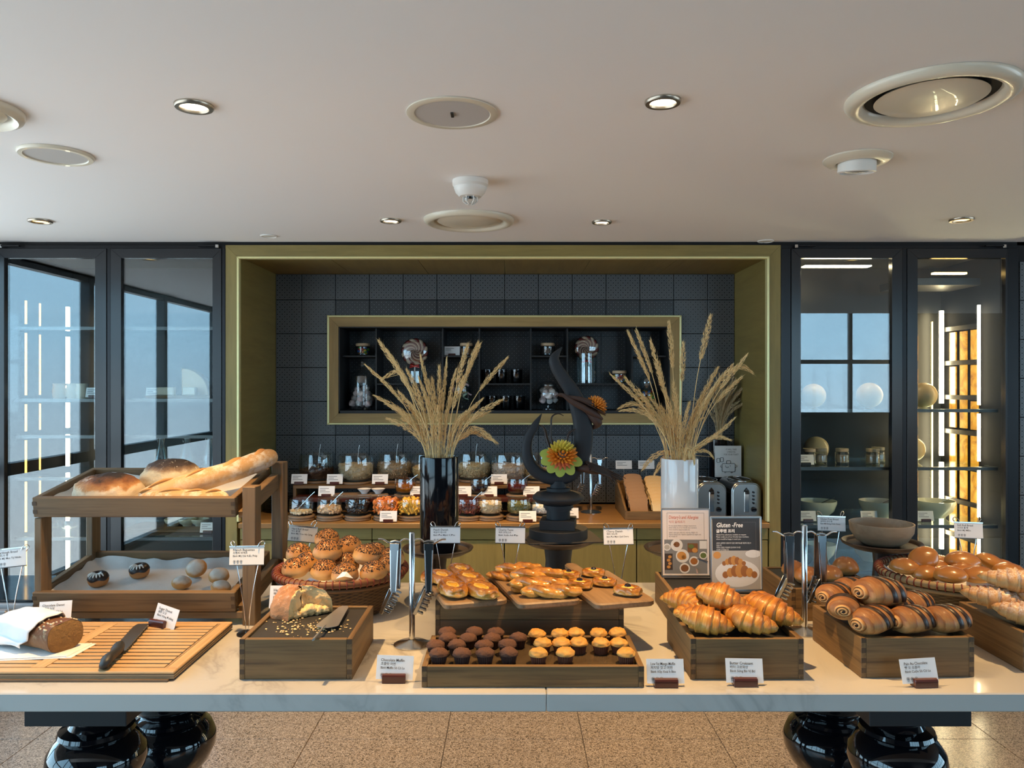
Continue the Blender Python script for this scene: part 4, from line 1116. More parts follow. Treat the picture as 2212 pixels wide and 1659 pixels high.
def print_croissant(x, z, s):
    for k_ in range(7):
        u = (k_-3)/3
        disk(bd, 'printed_croissant', 'print_gold' if k_ % 2 else 'print_crust', x+u*.036*s, z+.010*s*(1-u*u)-.002, .0115*s*(1-.35*abs(u)), .017*s*(1-.5*abs(u)), .0002-.00001*k_, 18)
print_croissant(-.008, .085, .85); print_croissant(.010, .050, 1.25)
flat(bd, 'icon_square', 'ink', -.056, -.052, .012, .016, .0004); flat(bd, 'icon_square', 'ink', -.033, -.029, .012, .016, .0004)
# ============================================================= muffins
def muffin_proto(nm, liner_mt, top_mt, seed, lump):
    t = thing(nm, '', 'muffin'); n = 48
    MB().lathe([(0, 0), (.0165, 0), (.0165, .001), (.0215, .024), (.0205, .0245), (0, .022)], n, None, lambda a, j: 1+(.055 if j in (2, 3) else .02)*(1 if int(a/(2*pi)*n+.5) % 2 else -1)).build('liner', liner_mt, t, 30)
    def f(d):
        p = Vector((d.x*.0246, d.y*.0246, .023+(d.z*.0165 if d.z > 0 else d.z*.004)))
        k_ = mnoise.noise((d.x*2.2+seed, d.y*2.2, d.z*2.2))*lump+mnoise.noise((d.x*6+seed, d.y*6, d.z*6))*lump*.55
        if top_mt == 'choc_muffin': k_ += mnoise.noise((d.x*16+seed, d.y*16, d.z*16))*.0022
        e_ = 1.0 if d.z > -.1 else .3
        return p+Vector((d.x, d.y, d.z))*k_*e_
    MB().blob(f, 40, 24).build('top', top_mt, t, 180)
    return t
MUF = {'c': [muffin_proto('chocolate_muffin', 'liner_dark', 'choc_muffin', s, .0016) for s in (1, 5)], 'm': [muffin_proto('mango_muffin', 'liner_brown', 'mango_muffin', s, .0026) for s in (2, 8, 13)]}
fresh = {id(m): True for q in MUF.values() for m in q}
def place(proto, loc, rot, label, scale=None, group=None):
    """first use moves the prototype itself, later ones are copies"""
    if fresh.get(id(proto), True) and not proto.get('label'):
        proto.location = loc; proto.rotation_euler = rot
        if scale is not None: proto.scale = scale
        proto['label'] = label
        if group: proto['group'] = group
        fresh[id(proto)] = False; return proto
    return dup(proto, loc, rot, label, scale, group)
MZ = TZ+.0514-.010
RY4 = {'front': 1.924, 'second': 1.985, 'third': 2.038, 'back': 2.086}
chm = [('front', [948, 998, 1048, 1099]), ('second', [941, 987, 1046, 1096]), ('third', [968, 1011, 1063, 1119]), ('back', [966, 1025, 1071])]
mgm = [('front', [1163, 1221, 1353]), ('second', [1172, 1212, 1250, 1298, 1337]), ('back', [1160, 1209, 1244, 1293, 1334])]
n_ = 0
for rows, kd, nm in ((chm, 'c', 'chocolate'), (mgm, 'm', 'golden mango')):
    for row, cols in rows:
        for i, px in enumerate(cols):
            pr = MUF[kd][n_ % len(MUF[kd])]; n_ += 1
            Y = RY4[row]+(.012 if kd == 'm' and row == 'second' else 0)-(.012 if kd == 'm' and row == 'back' else 0)+random.uniform(-.004, .004)
            pos = 'leftmost' if i == 0 else 'rightmost' if i == len(cols)-1 else ORD[i]+' from left'
            place(pr, ((px-CX)/F*Y, Y, MZ+.0006), (0, 0, random.uniform(0, 6.28)), f'{nm} muffin, {pos} in the {row} {nm.split()[-1]} row of the tray', (.98, .98, random.uniform(.93, 1.0)), f'{nm} muffins in the tray')

# ============================================================= rolls
def roll_proto(nm, mt, sx_, sy_, sz_, seed, cat='bread roll', seeds=0, groove=False, lump=.03):
    t = thing(nm, '', cat)
    def f(d):
        z = d.z*sz_ if d.z > 0 else d.z*sz_*.62
        k_ = 1+mnoise.noise((d.x*1.6+seed, d.y*1.6, d.z*1.6))*lump*2+mnoise.noise((d.x*5+seed, d.y*5, d.z*5))*lump*.5
        if groove and d.z > 0: k_ *= 1-.13*math.exp(-(d.y/.07)**2)*d.z-.06*math.exp(-(d.x/.06)**2)*d.z
        return Vector((d.x*sx_*k_, d.y*sy_*k_, (z+sz_*.62)*1.0 if d.z < 0 else z*k_+sz_*.62))
    b_ = MB().blob(f, 36, 22).build('crust', mt, t, 180)
    if seeds:
        m = MB(); rnd = random.Random(seed)
        for i in range(seeds):
            a = rnd.uniform(0, 2*pi); u = rnd.uniform(.0, 1)**.6; el = pi/2-u*1.12
            d = Vector((cos(el)*cos(a), cos(el)*sin(a), sin(el))); p = f(d); th = rnd.uniform(0, pi)
            nrm = Vector((d.x/sx_, d.y/sy_, d.z/sz_)).normalized(); tx = nrm.orthogonal().normalized(); ty = nrm.cross(tx)
            A, B_ = tx*cos(th)+ty*sin(th), ty*cos(th)-tx*sin(th)
            vs = [p+A*.0029, p-A*.0029, p+B_*.0014, p-B_*.0014, p+nrm*.0012, p-nrm*.0006]
            m.add(vs, [(0, 2, 4), (2, 1, 4), (1, 3, 4), (3, 0, 4), (2, 0, 5), (1, 2, 5), (3, 1, 5), (0, 3, 5)])
        tag(m.build('sesame_seeds', 'sesame', t), kind='stuff')
    return t
SR = [roll_proto('seeded_roll', 'roll_crust', .0450, .042, .041, s, seeds=430) for s in (3, 11, 23)]
srl = [(706, 1163, 2.63, 'topmost, at the back of the pile'), (757, 1177, 2.60, 'on top, right of the topmost'), (812, 1193, 2.62, 'mostly hidden behind the upper right roll'), (846, 1202, 2.55, 'at the far right, against the basket rim'),
       (647, 1193, 2.60, 'at the upper left of the pile'), (707, 1191, 2.50, 'big one on top at the centre'), (788, 1200, 2.49, 'on top at the right'), (670, 1212, 2.55, 'tucked behind the front left roll'), (746, 1216, 2.52, 'sunk in the middle of the pile'), (835, 1220, 2.50, 'at the right behind the tongs'),
       (640, 1227, 2.46, 'front left of the pile'), (701, 1231, 2.45, 'front centre, heavily seeded'), (747, 1239, 2.40, 'front, with a napkin corner against it'), (808, 1234, 2.42, 'front right of the pile')]
for i, (px, py, Y, lb) in enumerate(srl):
    q = P(px, py, Y); pr = SR[i % 3]
    s = 1.04 if i in (5, 6) else .97
    tl = .12 if i >= 10 else .22
    place(pr, (q.x, q.y, q.z-.031), (random.uniform(.0, tl), random.uniform(-tl, tl), random.uniform(-.5, .5)), f'seeded roll in the wicker basket, {lb}', (s, s, s), 'seeded rolls in the wicker basket')
nt = MB()
nt.add([(-.026, -.004, 0), (.026, -.004, .001), (.006, 0, .020), (-.008, .002, .019), (0, -.010, .008)], [(0, 4, 3), (4, 2, 3), (4, 1, 2)])
q = P(745, 1252, 2.345); o = nt.build('napkin_corner', 'cloth', None, None, (q.x, q.y, q.z+.004)); tag(o, 'white napkin corner sticking up at the front of the seeded rolls', 'napkin')
SO = [roll_proto('soft_roll', 'soft_crust', .050, .042, .032, s, lump=.02) for s in (31, 42)]
sol = [(1995, 1198, 2.46, .55, 'standing on edge at the upper left'), (1955, 1222, 2.45, .1, 'at the left rim'), (2027, 1215, 2.62, .1, 'at the back, left of centre'), (2078, 1212, 2.52, .1, 'large one on top at the centre'), (2133, 1212, 2.56, .5, 'on top at the right'),
       (2000, 1236, 2.42, .1, 'front left'), (2022, 1226, 2.53, .1, 'half hidden in the middle'), (2052, 1240, 2.37, .1, 'front, left of centre'), (2080, 1233, 2.47, .1, 'behind the front centre'), (2113, 1240, 2.38, .1, 'front, behind the sugared croissants'), (2160, 1224, 2.57, .1, 'at the back right'), (2178, 1232, 2.47, .1, 'at the right rim')]
for i, (px, py, Y, tl, lb) in enumerate(sol):
    q = P(px, py, Y); s = 1.12 if i == 3 else .98
    place(SO[i % 2], (q.x, q.y, q.z-.026), (tl if i == 0 else .05, (-tl if i == 0 else tl) if tl > .3 else random.uniform(-tl, tl), random.uniform(-.5, .5)), f'glossy soft brown roll in the pale basket, {lb}', (s, s, s), 'soft rolls in the pale basket')
GF = [roll_proto('gluten_free_roll', 'gf_crust', .040, .037, .037, s, groove=True, lump=.02) for s in (51, 63)]
for i, (px, py, Y, lb) in enumerate(((1713, 1232, 2.56, 'left, behind the tongs'), (1742, 1247, 2.47, 'front, behind the pole'), (1794, 1244, 2.49, 'front right'), (1826, 1226, 2.58, 'rightmost and furthest back'))):
    q = P(px, py, Y); s = 1.05 if i == 3 else .95
    place(GF[i % 2], (q.x, q.y, TZ+.0975), (0, 0, random.uniform(-.6, .6)), f'gluten free roll on the box top, {lb}', (s, s, s), 'gluten free rolls')

# ============================================================= croissants
def croissant_mesh(nm, mt, L, R, bend, seed, layers=4.6):
    nu, nv = 92, 26; vs, fs, cs = [], [], []
    ra = L/(2*bend) if bend > .01 else 1e3
    for i in range(nu+1):
        u = lerp(-1, 1, i/nu); a = u*bend
        c0 = Vector((ra*sin(a), ra*(1-cos(a)), 0)) if bend > .01 else Vector((u*L/2, 0, 0))
        tx = Vector((cos(a), sin(a), 0)); nx_ = Vector((-sin(a), cos(a), 0))
        for k_ in range(nv):
            v = 2*pi*k_/nv
            s = abs(u)*layers+.10*sin(v+seed)+.06*mnoise.noise((u*3, v, seed))
            fr = s-math.floor(s)
            base = R*(max(0, 1-abs(u)**1.9))**.62*(.62+.38*(1-abs(u)))+R*.12*(1-abs(u)**6)
            if abs(u) > .999: base = R*.05
            r = base*(1+.20*(fr**1.3)-.07)+R*.05*mnoise.noise((u*5+seed, cos(v)*2, sin(v)*2))+R*.02*mnoise.noise((u*30+seed, cos(v)*3, sin(v)*3))
            z = sin(v)*r*.86
            if z < 0: z *= .72
            vs.append(c0+nx_*cos(v)*r*1.04+Vector((0, 0, z+R*.62)))
            cs.append(min(1, max(0, .18+.52*fr**1.5*(.4+.6*max(0, sin(v)+.3))+.30*max(0, sin(v))-.12*(abs(u) > .8))))
    for i in range(nu):
        for k_ in range(nv):
            q = (k_+1) % nv; fs.append((i*nv+k_, i*nv+q, (i+1)*nv+q, (i+1)*nv+k_))
    fs.append(tuple(range(nv))[::-1]); fs.append(tuple(nu*nv+k_ for k_ in range(nv)))
    m = MB(); m.add(vs, fs); m.c = cs
    me = m.mesh(nm, mt, 180)
    return me
CM = [croissant_mesh('croissant', 'croissant', .165, .040, .75, 1.3), croissant_mesh('croissant', 'croissant', .150, .042, .5, 4.1), croissant_mesh('croissant', 'croissant', .160, .040, .95, 7.7)]
crl = [(0, P(1482, 1300, 2.13), (0, .05, 2.2), .95, 'at the back left'), (2, P(1508, 1326, 2.08), (.1, .0, 2.9), .9, 'middle left, under the front left one'),
       (0, P(1592, 1330, 2.13), (0, .0, .9), .8, 'mostly hidden in the middle of the pile'), (1, P(1600, 1322, 2.08), (0, 0, .2), .85, 'hidden behind the front middle one'),
       (1, P(1521, 1346, 1.985), (0, .14, -.42), 1.0, 'front left'), (2, P(1612, 1342, 1.985), (0, .18, -.72), .98, 'front middle'),
       (0, P(1660, 1322, 2.05), (0, .22, -.80), 1.05, 'front right, the longest'), (1, P(1552, 1294, 2.06), (0, .18, -.55), .98, 'topmost of the pile'), (2, P(1640, 1300, 2.15), (0, .1, .5), .8, 'at the back right')]
for i, (k_, q, r, s, lb) in enumerate(crl):
    o = put('croissant', CM[k_], None, (q.x, q.y, q.z-.022), r, (s, s, s)); tag(o, f'golden butter croissant in the wooden box, {lb}', 'croissant', 'butter croissants')
SCM = [croissant_mesh('sugared_croissant', 'sugar_croissant', .18, .038, .45, 2.2, 4.2), croissant_mesh('sugared_croissant', 'sugar_croissant', .17, .037, .6, 5.5, 4.2)]
for i, (px, py, Y, r, lb) in enumerate(((2150, 1300, 2.13, (0, .12, -.38), 'lower one at the left end of the box'), (2215, 1335, 2.04, (0, .15, -.5), 'lower one cut off by the right edge'), (2190, 1262, 2.13, (0, .10, -.30), 'upper one on top'), (2235, 1295, 2.12, (0, .1, -.2), 'hidden at the right edge'))):
    q = P(px, py, Y); o = put('sugared_croissant', SCM[i % 2], None, (q.x, q.y, q.z-.018), r); tag(o, f'sugar dusted croissant, {lb}', 'croissant', 'sugared croissants')

# ============================================================= chocolate striped rolls
def pain_proto(seed):
    t = thing('chocolate_roll', '', 'pastry'); nu, nv = 40, 36
    L, RY, RZ = .100, .041, .033
    def rad(u): return max(.0, 1-abs(u)**3.2)**.5*(1-.10*u)
    vs, fs, cs = [], [], []
    def pt(u, v, k_=1.0):
        r = (.52+.48*rad(u)) if abs(u) < 1 else .52
        x = u*L/2
        fr = (u*2.2+.25*sin(v+seed)+7) % 1
        r *= 1+.035*fr+.03*mnoise.noise((u*2+seed, cos(v), sin(v)))
        z = RZ*r*sin(v); z = z*.8 if z < 0 else z
        return Vector((x, RY*r*cos(v), z*k_+RZ*.8)), fr
    for i in range(nu+1):
        u = lerp(-1, 1, i/nu)
        for k_ in range(nv):
            v = 2*pi*k_/nv; p, fr = pt(u, v); vs.append(p); cs.append(min(1, .25+.35*max(0, sin(v))+.3*fr**2))
    for i in range(nu):
        for k_ in range(nv):
            q = (k_+1) % nv; fs.append((i*nv+k_, i*nv+q, (i+1)*nv+q, (i+1)*nv+k_))
    m = MB(); m.add(vs, fs); m.c = cs
    for sgn, i0 in ((-1, 0), (1, nu)):            # spiral ends
        nr = 16; v2, f2, c2 = [], [], []
        for j in range(nr+1):
            tt = 1-j/nr
            for k_ in range(nv):
                v = 2*pi*k_/nv; p, _ = pt(sgn, v); c0 = Vector((p.x, 0, RZ*.8))
                ph = (tt*2.6-sgn*v/(2*pi)) % 1
                dz = .0055*(1-abs(2*ph-1)**3)*min(1, (1-tt)*6)*min(1, tt*5)+.006*(1-tt)**.5
                q = c0+(p-c0)*tt; q.x += sgn*dz
                v2.append(q); c2.append(min(1, .15+.75*(abs(2*ph-1)**3)))
        for j in range(nr):
            for k_ in range(nv):
                q = (k_+1) % nv; a = (j*nv+k_, j*nv+q, (j+1)*nv+q, (j+1)*nv+k_); f2.append(a if sgn > 0 else a[::-1])
        m.add(v2, f2); m.c += c2
    put('dough', m.mesh('dough', 'pain', 180), t)
    MB().tube([(-L/2-.010, 0, RZ*.8), (-L/2+.01, 0, RZ*.8)], .0048, 8, flat=.6).build('chocolate_stick', 'chocolate', t, 60)
    for u in (-.22, .30):
        vs, fs = [], []; n = 30; w_ = .15
        for k_ in range(n+1):
            v = lerp(-.35, pi+.35, k_/n); tw_ = .16*(v-pi/2)
            for (du, up) in ((-w_, .0), (-w_*.6, .0016), (w_*.6, .0016), (w_, .0)):
                p, _ = pt(u+du+tw_, v); c0 = Vector((p.x, 0, RZ*.8)); d = (p-c0).normalized()
                vs.append(p+d*(up+.0006))
        for k_ in range(n):
            for c_ in range(3):
                a = k_*4+c_; fs.append((a, a+4, a+5, a+1))
        MB().add(vs, fs).build('chocolate_stripe', 'chocolate', t, 60)
    return t
PR = [pain_proto(s) for s in (1.0, 4.0)]
pal = [((1805, 1285, 2.12), (0, .0, .55), 'at the back left'), ((1842, 1272, 2.20), (0, 0, .3), 'peeking out behind the top one'), ((1975, 1302, 2.14), (0, .05, .5), 'at the back right, under the top one'), ((1822, 1312, 2.03), (0, .05, 1.15), 'left, its spiral end facing forward'),
       ((1886, 1339, 1.985), (0, -.08, .50), 'front left, with pale dough'), ((1969, 1339, 1.99), (0, .0, .36), 'front middle'), ((2045, 1338, 2.00), (0, .0, .30), 'front right'), ((1898, 1281, 2.06), (0, .08, .36), 'largest, on top of the pile'), ((1935, 1310, 2.10), (0, 0, .4), 'hidden in the middle of the pile')]
for i, ((px, py, Y), r, lb) in enumerate(pal):
    q = P(px, py, Y); s = (1.25 if i == 7 else 1.08 if i in (6, 4, 5) else .98)
    place(PR[i % 2], (q.x, q.y, q.z-.027*s), r, f'chocolate striped pastry roll, {lb}', (s, s, s), 'chocolate striped pastry rolls')

# ============================================================= danishes and twists on the paddle boards
def danish_proto(nm, kind, L, W, H, seed):
    t = thing(nm, '', 'pastry')
    def f(d):
        r = 1+.05*mnoise.noise((d.x*3+seed, d.y*3, d.z*3))+.035*sin(9*atan2(d.y, d.x)+4*d.z+seed)*(1-abs(d.z))
        z = d.z*H if d.z > 0 else d.z*H*.45
        r *= 1+.05*mnoise.noise((d.x*8+seed, d.y*8, d.z*8))
        dip = math.exp(-((d.x/.60)**2+(d.y/.58)**2)**1.6) if d.z > 0 else 0
        sq = 1/max(.80, (abs(d.x)**4+abs(d.y)**4+.2*abs(d.z)**4)**.25)
        return Vector((d.x*L*r*min(1.18, sq), d.y*W*r*min(1.12, sq), (z*r+H*.45)-dip*H*.62))
    MB().blob(f, 48, 26).build('puff_pastry', 'pastry', t, 180)
    if kind == 'peach':
        def g(d): return Vector((d.x*L*.72*(1+.5*mnoise.noise((d.x*2+seed, d.y*2, 0))), d.y*W*.56*(1+.5*mnoise.noise((d.x*2, d.y*2+seed, 0))), H*.80+d.z*H*.22))
        cu = MB().blob(g, 28, 12).build('custard', 'custard', t, 180)
        MB().blob(lambda d: Vector((d.x*L*.42-L*.06, d.y*W*.30+.15*W*d.x*d.x, H*.95+d.z*H*.12)), 20, 10).build('peach_slice', 'peach', t, 180)
    else:
        MB().blob(lambda d: Vector((d.x*L*.50*(1+.1*mnoise.noise((d.x*2+seed, d.y*2, 0))), d.y*W*.46, H*.90+d.z*H*.20)), 26, 10).build('custard', 'custard', t, 180)
        MB().blob(lambda d: Vector((d.x*.0095, d.y*.0085, H*1.08+d.z*.0065)), 16, 10).build('cherry', 'cherry', t, 180)
    return t
PD = [danish_proto('peach_danish', 'peach', .045, .033, .027, s) for s in (1, 6)]
for i, (px, py, rz, s, lb) in enumerate(((978, 1268, 1.95, 1.08, 'front left of the left board'), (1040, 1272, 2.1, 1.08, 'front right of the left board'), (955, 1244, 2.0, 1.0, 'second in the left row'), (1014, 1248, 2.1, 1.05, 'second in the right row'), (930, 1240, 1.6, .85, 'partly hidden behind the tongs'), (996, 1230, 2.0, 1.0, 'furthest back in the right row'))):
    g = T(px, py, BZ+.022)
    place(PD[i % 2], (g.x, g.y, BZ+.0005), (0, 0, rz), f'glazed peach danish, {lb}', (s*1.32, s*1.02, s*1.1), 'peach danishes')
CD = [danish_proto('cherry_danish', 'cherry', .037, .029, .021, s) for s in (3, 9)]
for i, (px, py, rz, s, lb) in enumerate(((1356, 1273, -.5, 1.05, 'front right, alone at the board edge'), (1306, 1254, -.3, .95, 'right, with the biggest cherry'), (1252, 1259, -.4, 1.0, 'left, beside the twists'), (1282, 1234, -.2, .95, 'at the back right'), (1229, 1238, -.2, .9, 'at the back left beside the twists'))):
    g = T(px, py, BZ+.016)
    place(CD[i % 2], (g.x, g.y, BZ+.0005), (0, 0, rz), f'glazed cherry danish, {lb}', (s, s, s*1.05), 'cherry danishes')
def twist_mesh(L, seed):
    m = MB()
    for ph in (0, pi):
        pts, rad = [], []
        for i in range(41):
            u = i/40; a = u*2.3*pi+ph+.5*mnoise.noise((u*4, seed, 9)); e_ = sin(pi*u)**.35
            pts.append(((u-.5)*L, .0115*cos(a)*e_+.007*sin(u*5+seed)+.004*mnoise.noise((u*5, seed, ph)), .0150+.007*sin(a)*e_)); rad.append(.0048+.0100*sin(pi*min(1, max(0, u)))**.5*(1+.35*mnoise.noise((u*7, seed, ph+3))))
        m.tube(pts, rad, 14, True)
    m.v = [(x, y*1.12, max(.0005, z+.0016*mnoise.noise((x*120, y*120, z*120)))) for x, y, z in m.v]
    return m.mesh('cherry_twist', 'twist', 180)
TM = [twist_mesh(.165, 1.0), twist_mesh(.15, 3.0)]
for i, (px, py, rz, dz, s, lb) in enumerate(((1192, 1279, .12, 0, 1.02, 'frontmost, on the board edge'), (1147, 1268, .15, 0, .75, 'lower left, under the others'), (1165, 1261, .16, .012, 1.0, 'second from the front'), (1160, 1242, .14, .014, 1.05, 'third from the front'), (1085, 1242, -.35, 0, .65, 'short one at the far left'), (1120, 1228, .12, .012, .95, 'furthest back'))):
    g = T(px, py, BZ+.014+dz)
    o = put('cherry_twist', TM[i % 2], None, (g.x, g.y, BZ+.0005+dz), (0, 0, rz), (s, s, s)); tag(o, f'glazed cherry twist, {lb}', 'pastry', 'cherry twists')

# ============================================================= rack: loaves above, doughnuts below
def loaf(nm, label, M, x, y, sx_, sy_, sz_, mt, seed, rz, ridge=0.0):
    def f(d):
        z = d.z*sz_ if d.z > 0 else d.z*sz_*.35
        k_ = 1+.07*mnoise.noise((d.x*1.7+seed, d.y*1.7, d.z*1.7))+.045*mnoise.noise((d.x*5+seed, d.y*5, d.z*5))+.02*mnoise.noise((d.x*14+seed, d.y*14, d.z*14))
        if ridge and d.z > .1: k_ += ridge*math.exp(-(d.y/.16)**2)*d.z
        if nm == 'sourdough_loaf' and mt == 'boule_pale': k_ += .010*sin(d.z*46)*(d.z < .75)
        return Vector((d.x*sx_*k_, d.y*sy_*k_, z*k_+sz_*.35))
    o = MB().blob(f, 56, 34).build(nm, mt, None, 180, on_tray(M, x, y, .0155), (tilt, 0, rz))
    return tag(o, label, 'bread', 'loaves in the upper rack tray')
loaf('sourdough_loaf', 'brown crusty sourdough boule in the upper rack tray, left', MU, -1.287, .110, .112, .080, .066, 'boule_crust', 3, .15, .08)
loaf('sourdough_loaf', 'floury ringed sourdough boule with a black crown, behind the baguettes', MU, -1.130, .215, .108, .080, .080, 'boule_pale', 8, .1, .06)
def baguette(label, pts, R, seed):
    sp = spline(pts, 14); n = len(sp); nv = 22; m = MB()
    t = thing('baguette', label, 'bread', (0, 0, 0), 0, 'baguettes in the upper rack tray')
    rad = [R*max(.12, (1-abs(2*i/(n-1)-1)**5)**.5)*(1+.05*mnoise.noise((i*.15, seed, 0))) for i in range(n)]
    m.tube(sp, rad, nv, True, up=(0, 0, 1)).build('crust', 'baguette_crust', t, 180)
    for k_ in range(4):                                   # slashes that have opened up
        c = int(n*(.17+.2*k_)); a = [Vector(sp[min(n-1, max(0, c+j-6))]) for j in range(13)]
        dirv = (a[-1]-a[0]).normalized(); side = Vector((0, 0, 1)).cross(dirv).normalized()
        pts2 = [q+Vector((0, 0, R*.90))+side*R*(-.45+.9*j/12)*.8-side*R*.25-Vector((0, 0, R*.18*((j-6)/6)**2)) for j, q in enumerate(a)]
        MB().tube(pts2, [R*.34*sin(pi*(j+.6)/13.2) for j in range(13)], 10, True, flat=.45).build('slash', 'score', t, 180)
    return t
def UT(x, y, z): return tuple(on_tray(MU, x, y, z))
baguette('long baguette leaning up over the right corner of the rack', [UT(-1.168, .060, .045), UT(-1.08, .082, .062), UT(-.99, .125, .082), UT(-.90, .20, .098), UT(-.842, .262, .112), UT(-.805, .30, .118)], .034, 2)
baguette('baguette lying low along the front of the upper rack tray', [UT(-1.165, .058, .040), UT(-1.10, .055, .042), UT(-1.0, .050, .042), UT(-.93, .052, .040), UT(-.885, .058, .037)], .030, 5)
def donut_me(seed, mt, R=.024, r=.0145):
    m = MB(); na, nv = 36, 18; vs, fs = [], []
    for i in range(na):
        a = 2*pi*i/na
        for k_ in range(nv):
            v = 2*pi*k_/nv; rr = R*.50+r*1.35*cos(v)*(1+.05*mnoise.noise((cos(a)+seed, sin(a), v)))
            vs.append((rr*cos(a), rr*sin(a), r+r*1.05*sin(v)))
    for i in range(na):
        for k_ in range(nv):
            q, p = (k_+1) % nv, (i+1) % na; fs.append((i*nv+k_, p*nv+k_, p*nv+q, i*nv+q))
    return m.add(vs, fs)
def choc_donut(label, px, py):
    g = None
    t = thing('chocolate_donut', label, 'donut', (0, 0, 0), 0, 'doughnuts in the lower rack tray')
    R, r = .030, .0145
    na, nv = 40, 20
    def pt(a, v, e_=0): rr = R*.50+(r+e_)*1.0*cos(v); return Vector((rr*cos(a), rr*sin(a), r+(r+e_)*sin(v)))
    for nm, mt, e_, v0, v1 in (('dough', 'donut_dough', 0, -pi, pi), ('chocolate_glaze', 'chocolate', .0012, .15, pi-.1)):
        vs, fs = [], []
        for i in range(na):
            a = 2*pi*i/na
            for k_ in range(nv+1): vs.append(pt(a, lerp(v0+(.12*sin(5*a) if e_ else 0), v1, k_/nv), e_))
        for i in range(na):
            for k_ in range(nv): p = (i+1) % na; fs.append((i*(nv+1)+k_, p*(nv+1)+k_, p*(nv+1)+k_+1, i*(nv+1)+k_+1))
        MB().add(vs, fs).build(nm, mt, t, 180)
    pts = [pt(lerp(-2.8, -.2, i/60), 1.45+.75*sin(i*.75), .0022) for i in range(61)]
    MB().tube(pts, .0011, 5).build('white_drizzle', 'icing', t, 60)
    return t
def lower(x, y, z=.0155): return on_tray(ML, x, y, z)
def find_tray(px, py, M, zz=.03):     # tray-plane point seen at a pixel
    o = Vector((0, 0, CZ)); d = P(px, py, 1.0)-o
    n = (M.to_3x3() @ Vector((0, 0, 1))); p0 = M @ Vector((0, 0, zz)); s = (p0-o).dot(n)/d.dot(n)
    q = M.inverted() @ (o+d*s); return q.x, q.y
for lb, px, py in (('chocolate glazed doughnut with white drizzle, nearer the front of the rack', 213, 1255), ('chocolate glazed doughnut with white drizzle, further back in the rack', 302, 1237)):
    x, y = find_tray(px, py, ML); t = choc_donut(lb, px, py); t.location = lower(x, y); t.rotation_euler = (tilt, 0, random.uniform(-.3, .3)); t.scale = (1.08, 1.08, 1.45)
sdm = [MB().blob(lambda d, s=s: Vector((d.x*.033, d.y*.032, .016+d.z*(.0185 if d.z > 0 else .016)))*(1+.05*mnoise.noise((d.x*2+s, d.y*2, d.z*2))), 30, 18).mesh('sugar_donut', 'donut_sugar', 180) for s in (1, 2)]
for i, (px, py, rx, s, lb) in enumerate(((428, 1233, 1.0, 1.0, 'propped up on edge at the back'), (473, 1252, .5, .96, 'right, near the tray corner'), (391, 1262, .1, .9, 'front, mostly hidden by the tray edge'), (475, 1272, .1, .9, 'front right, only its top showing'))):
    x, y = find_tray(px, py, ML); y = max(y, .05)
    o = put('sugar_donut', sdm[i % 2], None, lower(x, y, .0160+(.010 if rx > .4 else 0)), (tilt+rx*.6, 0, .3*i), (s*1.03, s*1.03, s*1.3)); tag(o, f'sugar dusted doughnut in the lower rack tray, {lb}', 'donut', 'doughnuts in the lower rack tray')

# ============================================================= torn hazelnut bread, crumbs, cake slice server
HZT = TZ+.0955
hb = thing('hazelnut_bread', 'torn round of sugared hazelnut bread on the slate box', 'bread', (0, 0, HZT))
q0 = T(662, 1338, HZT); RB = .088
def torn(a, z, inner=False):
    return None
m = MB(); vs, fs = [], []; na, nv = 54, 18
A0, A1 = radians(22), radians(258)     # the piece that is left, bite taken out at the front right
cxh, cyh = -.588, 2.150
def hpt(a, v):
    el = v*pi/2; r = RB*(1+.06*mnoise.noise((cos(a)*2, sin(a)*2, v*2)))*(cos(el)**.55); z = .078*sin(el)**.9*(1+.10*mnoise.noise((cos(a)*2.5+4, sin(a)*2.5, v)))
    r *= 1+.05*sin(7*a+v*2)+.05*mnoise.noise((cos(a)*7, sin(a)*7, v*6)); z *= 1+.07*mnoise.noise((cos(a)*6, sin(a)*6+5, v*6))
    return Vector((cxh+r*cos(a)*.98, cyh+r*sin(a)*.70, max(0.0005, z)))
for i in range(na+1):
    a = lerp(A0, A1, i/na)
    for k_ in range(nv+1): vs.append(hpt(a, k_/nv*.985))
for i in range(na):
    for k_ in range(nv):
        b0 = i*(nv+1)+k_; fs.append((b0, b0+nv+1, b0+nv+2, b0+1))
m.add(vs, fs).build('crust', 'sweet_crust', hb, 60)
for sgn, a in ((1, A0), (-1, A1)):       # torn faces
    vs, fs = [], []; nr = 14
    for j in range(nr+1):
        t = j/nr
        for k_ in range(nv+1):
            p = hpt(a, k_/nv*.985); c0 = Vector((cxh, cyh, p.z)); q = c0+(p-c0)*t
            nrm = Vector((sin(a), -cos(a), 0))*sgn
            q += nrm*(.012*mnoise.noise((q.x*55, q.y*55, q.z*55))+.006*mnoise.noise((q.x*140, q.y*140, q.z*140)))*min(1, (1-t)*8); q.z = max(.0005, q.z); vs.append(q)
    for j in range(nr):
        for k_ in range(nv):
            b0 = j*(nv+1)+k_; f_ = (b0, b0+1, b0+nv+2, b0+nv+1); fs.append(f_ if sgn < 0 else f_[::-1])
    MB().add(vs, fs).build('torn_crumb', 'crumb', hb, 180)
for k_, (x, y, s) in enumerate(((.024, .0, .020), (.044, .006, .016), (.008, -.016, .015), (-.006, -.034, .013), (.060, .014, .014))):
    MB().blob(lambda d, s=s, x=x, y=y: Vector((cxh+x, cyh+y, s*.7))+Vector((d.x, d.y, d.z*.8))*s*(1+.45*mnoise.noise((d.x*3+x*90, d.y*3, d.z*3))), 18, 12).build('crumb_lump', 'crumb', hb, 180)
cr = MB(); rnd = random.Random(4)
